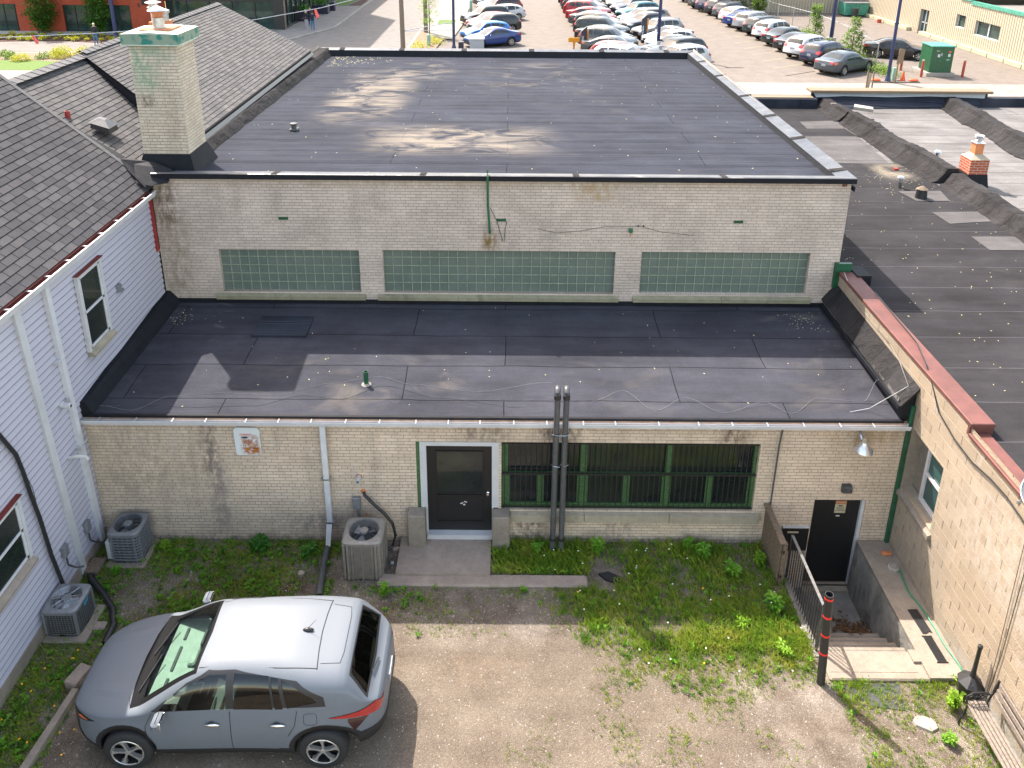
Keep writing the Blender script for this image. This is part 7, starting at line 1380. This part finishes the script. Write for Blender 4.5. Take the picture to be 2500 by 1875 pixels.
person(-18.25, 72.1, R(150), dict(wl=(.20, .18, 1.0), fl=(.12, .24, 1.02), wr=(-.2, .2, 1.1), fr_=(-.12, .24, 1.15)), 'person in a black jacket and grey trousers facing another on the plaza', ('cloth_black', 'trousers_grey', 'hair_grey'))
person(-17.5, 71.3, R(20), dict(el=(.38, -.02, 1.22), wl=(.52, .0, 1.05), fl=(.58, .02, .98), er=(-.24, .08, 1.15), wr=(-.2, .24, 1.2), fr_=(-.16, .28, 1.26)), 'person in a navy sweater and blue jeans with one arm held out', ('cloth_navy', 'jeans_blue', 'hair_dark'))
person(-18.5, 74.6, R(200), dict(el=(.3, .1, 1.25), wl=(.3, .3, 1.3), fl=(.28, .36, 1.33)), 'person in dark clothes standing behind the two others at the planter', ('cloth_black', 'cloth_navy', 'hair_dark'))
person(-32.75, 63.3, R(190), dict(wl=(.1, .22, 1.0), fl=(.03, .25, 1.0), wr=(-.1, .22, .98), fr_=(-.03, .25, 1.0)), 'person in a black coat, jeans and pale cap standing by the garden', ('cloth_black', 'jeans_blue', 'hair_grey'), 'cream')
# ================================================================ vegetation
def leafquad(m, p, L, wd, tilt=.6):
    a = Vector((rnd(-1, 1), rnd(-1, 1), rnd(-tilt, tilt))).normalized(); c = a.cross(Vector((rnd(-.6, .6), rnd(-.6, .6), 1))).normalized() * wd / 2; m.quad(p, p + a * L * .45 + c, p + a * L, p + a * L * .45 - c)
def tree(name, x, y, h, shape, n, leaf, mat, label, cat='tree', group=None, seed=1, trunk=.08, base=.25, limbs=9):
    random.seed(seed); o = thing(name, label, cat, (x, y, 0), group)
    t = MB().tube([(x, y, 0), (x + rnd(-.06, .06), y, h * .5), (x, y, h * .93)], trunk, 8, taper=trunk * .25)
    for k in range(limbs): z = h * (base + (.85 - base) * k / limbs); a = k * 2.4; r = shape(z / h) * .7; t.tube([(x, y, z), (x + r * .5 * math.cos(a), y + r * .5 * math.sin(a), z + r * .25), (x + r * math.cos(a), y + r * math.sin(a), z + r * .6)], trunk * .3, 5, taper=trunk * .1)
    t.build('trunk', 'bark', o)
    m = MB(); cl = []
    while len(cl) < n // 22:
        z = rnd(base * .8, 1); r = shape(z); a = rnd(0, 6.283); q = r * math.sqrt(rnd(.05, 1)) * rnd(.8, 1.12); cl.append((Vector((x + q * math.cos(a), y + q * math.sin(a), z * h)), rnd(.5, 1.2)))
    for c, s_ in cl:
        for _ in range(int(22 * s_)): d = Vector((random.gauss(0, 1), random.gauss(0, 1), random.gauss(0, .8))) * .14 * h / 4 * s_; leafquad(m, c + d, leaf * rnd(.6, 1.3), leaf * .6)
    m.build('crown', mat, o, recalc=False); return o
cone = lambda w_: (lambda z: w_ * (max(.03, (1 - z)) ** .7) * min(1, (z - .02) * 5) if z > .02 else .02)
tree('columnar_tree', -40.0, 68.9, 7.5, cone(1.25), 9000, .22, 'tree_leaf', 'dense green conical tree left of the window in front of the brick wall', seed=3, base=.05)
tree('columnar_tree', -35.2, 68.9, 7.0, cone(1.15), 8500, .22, 'tree_leaf', 'conical green tree in front of the window beside the navy pole', seed=4, base=.05)
tree('street_tree', -7.0, 69.2, 4.6, lambda z: .95 * math.sin(math.pi * min(1, max(0, (z - .15) / .9))) + .05, 1500, .13, 'maple_leaf', 'small sparse bright green street tree beside the wooden poles', seed=5, trunk=.05, base=.3)
tree('shrub_tree', 25.2, 66.9, 3.1, lambda z: .42 + .5 * (1 - z) ** 1.5, 2600, .15, 'shrub_leaf', 'tall narrow green shrub along the fence behind the white SUV', 'shrub', seed=6, trunk=.05, base=.05)
tree('shrub_tree', 25.75, 60.4, 3.0, lambda z: .30 + .75 * (1 - z), 2800, .15, 'shrub_leaf', 'loose light green shrub at the fence behind the navy SUV', 'shrub', seed=7, trunk=.05, base=.05)
for k, (x, y, h, r) in enumerate(((24.6, 86.5, 3.6, 1.5), (23.0, 90.5, 3.8, 1.6), (22.0, 94.5, 4.0, 1.6), (25.4, 83.6, 3.0, .8))):
    tree('hedge_tree', x, y, h, lambda z, r=r: r * (1 - abs(z - .45)) * 1.1, 2600, .19, ('tree_leaf', 'shrub_leaf')[k % 2], ['bushy dark green tree at the bend of the fence', 'light green bushy tree second from the fence bend', 'farthest bushy green tree above the right hand row', 'narrow pale green bush touching the fence bend'][k], 'tree', seed=11 + k, trunk=.08, base=.03)
def bush(x, y, r, h, mat, label, seed, n=500, leaf=.12, z0=.03, group=None, name='shrub'):
    random.seed(seed); m = MB()
    for _ in range(n):
        d = Vector((random.gauss(0, 1), random.gauss(0, 1), random.gauss(0, 1))).normalized() * rnd(.45, 1) ; leafquad(m, Vector((x + d.x * r, y + d.y * r, z0 + abs(d.z) * h)), leaf * rnd(.6, 1.2), leaf * .6, 1)
    return m.build(name, mat, None, recalc=False, label=label, cat='shrub', group=group)
bush(-32.75, 58.2, 1.0, .9, 'yellow_shrub', 'big bright yellow shrub in the garden bed', 51, 1300, .11); bush(-35.0, 56.9, .75, .55, 'yellow_shrub', 'smaller yellow green shrub at the edge of the lawn', 52, 800, .10); bush(-31.8, 59.6, .7, .6, 'yellow_shrub', 'yellow shrub partly behind the shingle roof', 53, 500)
for k, (x, y) in enumerate(((-33.9, 57.7), (-36.2, 57.6), (-38.2, 58.0), (-33.6, 59.3), (-37.3, 58.8))): bush(x, y, .6, .45, 'shrub_leaf', 'low green garden plant, %s of five in the soil bed behind the lawn' % ORD[k], 60 + k, 300, .14)
random.seed(77); g0 = bush(0, 0, .28, .22, 'yellow_shrub', 'low pale green ground shrub in the dark mulch bed', 70, 110, .12, group='ground shrubs in the mulch bed'); 
pts = [(-31.4 - (k % 12) * .95 + rnd(-.2, .2), 65.3 + (k // 12) * 1.15 + rnd(-.25, .25)) for k in range(36)]
for k, (x, y) in enumerate(pts):
    o = g0 if k == 0 else g0.copy()
    if k: COL.objects.link(o)
    o.location = (x, y, .03); o.rotation_euler = (0, 0, rnd(0, 6)); s_ = rnd(.8, 1.3); o.scale = (s_, s_, s_)
def weeds(name, pts, mat, label, h=.5, leaf=.09, seed=1, n=14, kind='stuff'):
    random.seed(seed); m = MB()
    for (x, y, r) in pts:
        for _ in range(int(n * r * 4)): leafquad(m, Vector((x + random.gauss(0, r * .6), y + random.gauss(0, r * .6), rnd(.02, h * rnd(.3, 1)))), leaf * rnd(.6, 1.3), leaf * .5, 1)
    return tag(m.build(name, mat, None, recalc=False), label, 'weeds', kind=kind)
weeds('fence_weeds', [(25.9 + .35 * math.sin(k * .7), 54.5 + k * .42, .55) for k in range(42)] + [(26.1, 54.5, .6), (25.6, 53.6, .5), (25.2, 55.0, .5)], 'shrub_leaf', 'green weeds growing along the chain link fence', .55, .16, 81, 60)
weeds('verge_weeds', [(-7.2, 62.4, .5), (-6.9, 63.2, .5), (-6.3, 64.6, .5), (-6.2, 66.0, .6), (-7.4, 64.4, .4), (-6.6, 67.0, .5), (-7.5, 61.6, .4), (-6.0, 65.2, .5)], 'yellow_shrub', 'yellow green weeds around the utility poles', .6, .15, 82, 60)
# ---------------- yard grass: density follows the photograph's patches
def sm(a, b, x): t = min(1, max(0, (x - a) / (b - a))); return t * t * (3 - 2 * t)
def hsh(x, y, s=1.0):
    from mathutils import noise as N_
    return N_.noise(Vector((x * s, y * s, 3.3)))
def dens(x, y):
    n = hsh(x, y, 1.3) + .5 * hsh(x, y, 3.7) + .35 * hsh(x + 9, y, 8); d = 0
    if y > 11.82 and x > -7.2: return 0
    if -1.98 < x < -.26 and y > 10.98: return .0
    if -2.28 < x < 1.45 and 10.78 < y < 11.08: return 0
    if x > 4.86 and y > 9.08: return 0
    if -.25 < x < 1.45 and y > 11.06: d = 1.25 + n * .25
    elif x > 1.3 and y > 9.9:
        d = .82 + n * .85 - 1.0 * sm(.5, .0, abs(x - 1.75) * .7 + abs(y - 11.1) * .6) - .25 * sm(11.2, 11.8, y) * 0
    elif x > 1.2 and y > 8.2 and x < 5: d = (1.05 * sm(8.35, 9.7, y) * sm(1.0, 3.2, x) + .5 * sm(9.3, 9.9, y) + n * .75 - .12)
    elif x >= 5 and y <= 9.1: d = .85 + n * .8 - .55 * sm(.9, .2, math.hypot(x - 6.1, y - 8.4)) - .5 * sm(8.3, 7.6, y) * sm(6.6, 6.0, x)
    elif -7.5 < x < -3.0 and y > 9.6: d = .85 + n * .85 + .5 * sm(11.3, 11.8, y) - .25 * sm(1.2, .2, abs(x + 4.2)) * sm(11.5, 10.5, y)
    elif x <= -5.9 and y <= 9.9: d = .95 + n * .5
    elif -3.0 <= x <= 1.4 and 10.2 < y < 10.85: d = .30 + n * .7
    elif y > 9.8 and x < 1.4: d = .08 + n * .3
    elif x > 1.5 and y <= 8.4: d = -.02 + n * .35 + .1 * sm(3.5, 6, x)
    elif x > 0: d = -.12 + n * .3
    if -6.35 < x < -1.2 and 7.3 < y < 9.75: d = 0
    return d
random.seed(101); gm = MB(); mo = MB(); lf = MB(); ld = MB(); cnt = 0
for _ in range(80000):
    x, y = rnd(-7.5, 7.0), rnd(7.2, 11.85); d = dens(x, y)
    if rnd(0, 1) > d * .8: continue
    k = rnd(0, 1); shade = y > 10 or x < -5.9
    hh = rnd(.035, .10) * (1.35 if (x > -.3 and y > 9.6) else .9) * (.6 + .5 * min(1.2, d))
    if x > -.3 and y > 10.9 and x < 4.7: hh *= 1.2
    for b_ in range(5 if (x > 1 and y < 9.95) else 3):
        a = rnd(0, 6.283); bx, by = x + rnd(-.025, .025), y + rnd(-.025, .025); wv = rnd(.0025, .006); ln = hh * rnd(.7, 1.2); dx, dy = math.cos(a), math.sin(a); lean = rnd(.2, .8) * ln
        gm.add([(bx - dy * wv, by + dx * wv, 0), (bx + dy * wv, by - dx * wv, 0), (bx + dx * lean * .5 + dy * wv * .8, by + dy * lean * .5 - dx * wv * .8, ln * .7), (bx + dx * lean, by + dy * lean, ln)], [(0, 1, 2, 3)])
tag(gm.build('grass', 'grass_blades', None, recalc=False), 'ragged green grass growing in the gravel yard', 'grass', kind='stuff')
def rosette(m, x, y, r, n, up=.3, z=.01, wd=.28):
    for k in range(n):
        a = 6.283 * k / n + rnd(-.3, .3); L = r * rnd(.7, 1.15); dx, dy = math.cos(a), math.sin(a); w_ = L * wd; h1, h2 = z + L * up * rnd(.6, 1.2), z + L * up * rnd(.2, .9)
        m.add([(x, y, z), (x + dx * L * .5 - dy * w_, y + dy * L * .5 + dx * w_, h1), (x + dx * L, y + dy * L, h2), (x + dx * L * .5 + dy * w_, y + dy * L * .5 - dx * w_, h1)], [(0, 1, 2), (0, 2, 3)])
random.seed(103)
for _ in range(9500):
    x, y = rnd(-7.5, 7.0), rnd(7.2, 11.85); d = dens(x, y)
    if rnd(0, 1) > d * .55 or d < .25: continue
    n = hsh(x + 4, y, 1.1); big = n > .05; sunny = y < 9.95 and x > .5
    if sunny and rnd(0, 1) < .55: continue
    rosette(ld if (n < 0 or (x < -3 and rnd(0, 1) < .55)) else lf, x, y, rnd(.025, .06) * (.75 if sunny else 1.25 if big else .9), random.randint(4, 7), rnd(.2, .9), wd=rnd(.18, .34))
    if rnd(0, 1) < .35 * d: rosette(lf, x + rnd(-.03, .03), y + rnd(-.03, .03), rnd(.03, .06), 5, .6, rnd(.03, .09))
tag(lf.build('broadleaf_weeds', 'weed_leaf', None, recalc=False), 'low broad leaved green weeds scattered through the yard', 'weeds', kind='stuff')
tag(ld.build('dark_ground_cover', 'weed_dark', None, recalc=False), 'dark green creeping ground cover along the walls', 'weeds', kind='stuff')
def plant(x, y, h, r, mat, label, seed, n=7, name='weed_plant', wd=.26, lv=6):
    random.seed(seed); o = thing(name, label, 'weed plant', (x, y, 0)); st_ = MB(); m = MB()
    for k in range(n):
        a = rnd(0, 6.283); q = r * rnd(.1, .6); tip = Vector((x + q * math.cos(a), y + q * math.sin(a), h * rnd(.55, 1))); st_.tube([(x + rnd(-.02, .02), y + rnd(-.02, .02), 0), tip * 1.0], .004, 4)
        for j in range(lv):
            t = .3 + .7 * j / lv; p = Vector((x, y, 0)).lerp(tip, t); rosette(m, p.x, p.y, r * rnd(.28, .5), 4, rnd(.0, .5), p.z, wd)
    st_.build('stem', 'weed_leaf', o); m.build('leaves', mat, o, recalc=False); return o
PL = [(2.0 - .35, 11.55, .42, .26, 'weed_leaf', 'tallest bright green leafy weed standing against the sill below the window'), (3.55, 11.5, .34, .26, 'weed_leaf', 'broad leafy weed in the middle of the strip under the window'), (4.0, 11.1, .30, .24, 'weed_leaf', 'spreading green weed left of the wood fence'), (3.3, 11.68, .3, .2, 'weed_leaf', 'leafy weed close to the wall below the right window part'), (4.5, 10.4, .32, .28, 'weed_leaf', 'bushy weed against the metal railing'), (4.55, 11.35, .26, .2, 'maple_leaf', 'light green seedling beside the wood fence boards'), (-2.1, 10.62, .26, .16, 'weed_leaf', 'bright green nettle like weed left of the concrete curb'),
      (.55, 11.6, .22, .18, 'weed_leaf', 'small weed beside the foot of the black vent pipes'), (-4.55, 11.6, .25, .32, 'weed_dark', 'round dark green clump against the brick wall below the metal sign'), (-3.6, 11.5, .2, .26, 'weed_dark', 'dark green clump left of the middle downspout'), (-6.2, 11.6, .18, .2, 'maple_leaf', 'pale leafy clump right of the rear air conditioner'), (-6.85, 11.0, .2, .13, 'weed_leaf', 'small bright weed in front of the rear air conditioner pad'), (3.9, 10.1, .16, .26, 'maple_leaf', 'pale spiky weed with long narrow leaves in the grass'), (6.62, 8.66, .3, .22, 'maple_leaf', 'light green maple seedling in front of the cigarette bin'), (4.4, 9.55, .2, .2, 'maple_leaf', 'pale leafy seedling left of the pipe post'), (6.95, 7.6, .3, .2, 'weed_leaf', 'green weed behind the bench against the wall'), (6.3, 8.15, .16, .16, 'weed_leaf', 'green tuft of weed below the flat pale rock'), (-.9 + 1.2, 10.72, .12, .1, 'weed_leaf', 'tiny weed at the front edge of the concrete curb')]
for k, (x, y, h, r, m_, l_) in enumerate(PL): plant(x, y, h, r, m_, l_, 200 + k, 8, wd=.12 if 'spiky' in l_ else .28)
# dandelions: flowers and seed heads
random.seed(301); fl = MB(); sh_ = MB(); stm = MB()
for _ in range(60):
    x, y = rnd(.6, 4.8), rnd(9.0, 11.6)
    if dens(x, y) < .4: continue
    h = rnd(.12, .26); stm.tube([(x, y, 0), (x + rnd(-.03, .03), y + rnd(-.03, .03), h)], .002, 3); (fl if rnd(0, 1) < .25 else sh_).lathe([(.004, -.006), (.015, 0), (.004, .008)], (x, y, h), 6)
for _ in range(25):
    x, y = rnd(-7.3, -6.0), rnd(7.4, 9.6); fl.lathe([(.004, -.006), (.016, 0), (.004, .008)], (x, y, rnd(.05, .12)), 6)
tag(fl.build('dandelion_flowers', 'dandelion'), 'small yellow dandelion flowers in the grass', 'flowers', kind='stuff'); tag(sh_.build('dandelion_seed_heads', 'seedhead'), 'pale dandelion seed heads above the grass', 'flowers', kind='stuff'); tag(stm.build('flower_stems', 'weed_leaf'), 'thin green dandelion stems', 'flowers', kind='stuff')
# gravel stones
random.seed(401); gs = MB()
for _ in range(9000):
    x, y = rnd(-7.3, 7.0), rnd(7.2, 11.8)
    w_ = .9 if (y > 9.95 and x < 1.6) else .5
    if rnd(0, 1) > w_ or (-1.98 < x < -.26 and y > 10.98 and rnd(0, 1) > -1) or (x > 4.86 and y > 9.05) or (-2.28 < x < 1.45 and 10.78 < y < 11.08): continue
    s_ = rnd(.005, .014) * (1.5 if rnd(0, 1) < .07 else 1); a = rnd(0, 6.28); q = [(x + s_ * rnd(.7, 1.3) * math.cos(a + t), y + s_ * rnd(.7, 1.3) * math.sin(a + t)) for t in (0, 1.57, 3.14, 4.71)]
    gs.add([(*p, 0) for p in q] + [(x + rnd(-.3, .3) * s_, y + rnd(-.3, .3) * s_, s_ * rnd(.6, 1.1))], [(0, 1, 4), (1, 2, 4), (2, 3, 4), (3, 0, 4)])
tag(gs.build('gravel', 'gravel_stone', None, recalc=False), 'loose gravel stones over the yard', 'gravel', kind='stuff')
# seeds and fallen bits on the roofs
random.seed(501); sd_ = MB()
def seed(x, y, z, s): a = rnd(0, 3.14); c, d = math.cos(a) * s, math.sin(a) * s; sd_.quad((x - c, y - d, z), (x + d * .4, y - c * .4, z + .004), (x + c, y + d, z), (x - d * .4, y + c * .4, z + .004))
for _ in range(130): y = rnd(16, 30.5); seed(rnd(-6.8, 6.7), y, RZ(y) + .006, rnd(.012, .028))
for _ in range(90): y = rnd(28.5, 30.5); seed(-6.7 + abs(random.gauss(0, .8)), y, RZ(y) + .006, rnd(.02, .05))
for _ in range(60): y = rnd(12, 15.5); seed(rnd(-7, 6.7), y, LZ(y) + .006, rnd(.010, .022))
for _ in range(40): y = rnd(14.6, 15.4); seed(6.2 + random.gauss(0, .25), y, LZ(y) + .006, rnd(.010, .022)); 
for _ in range(30): y = rnd(14.6, 15.3); seed(-6.9 + random.gauss(0, .12), y, LZ(y) + .006, rnd(.01, .025))
for _ in range(170): seed(rnd(7.6, 12), rnd(10, 23), 3.607, rnd(.012, .022))
for _ in range(70): seed(11.1 + random.gauss(0, .5), 22 + random.gauss(0, .7), 3.61, rnd(.012, .024))
tag(sd_.build('fallen_seeds', 'seed_pale', None, recalc=False), 'pale yellow seeds and petals scattered over the flat roofs', 'fallen seeds', kind='stuff')
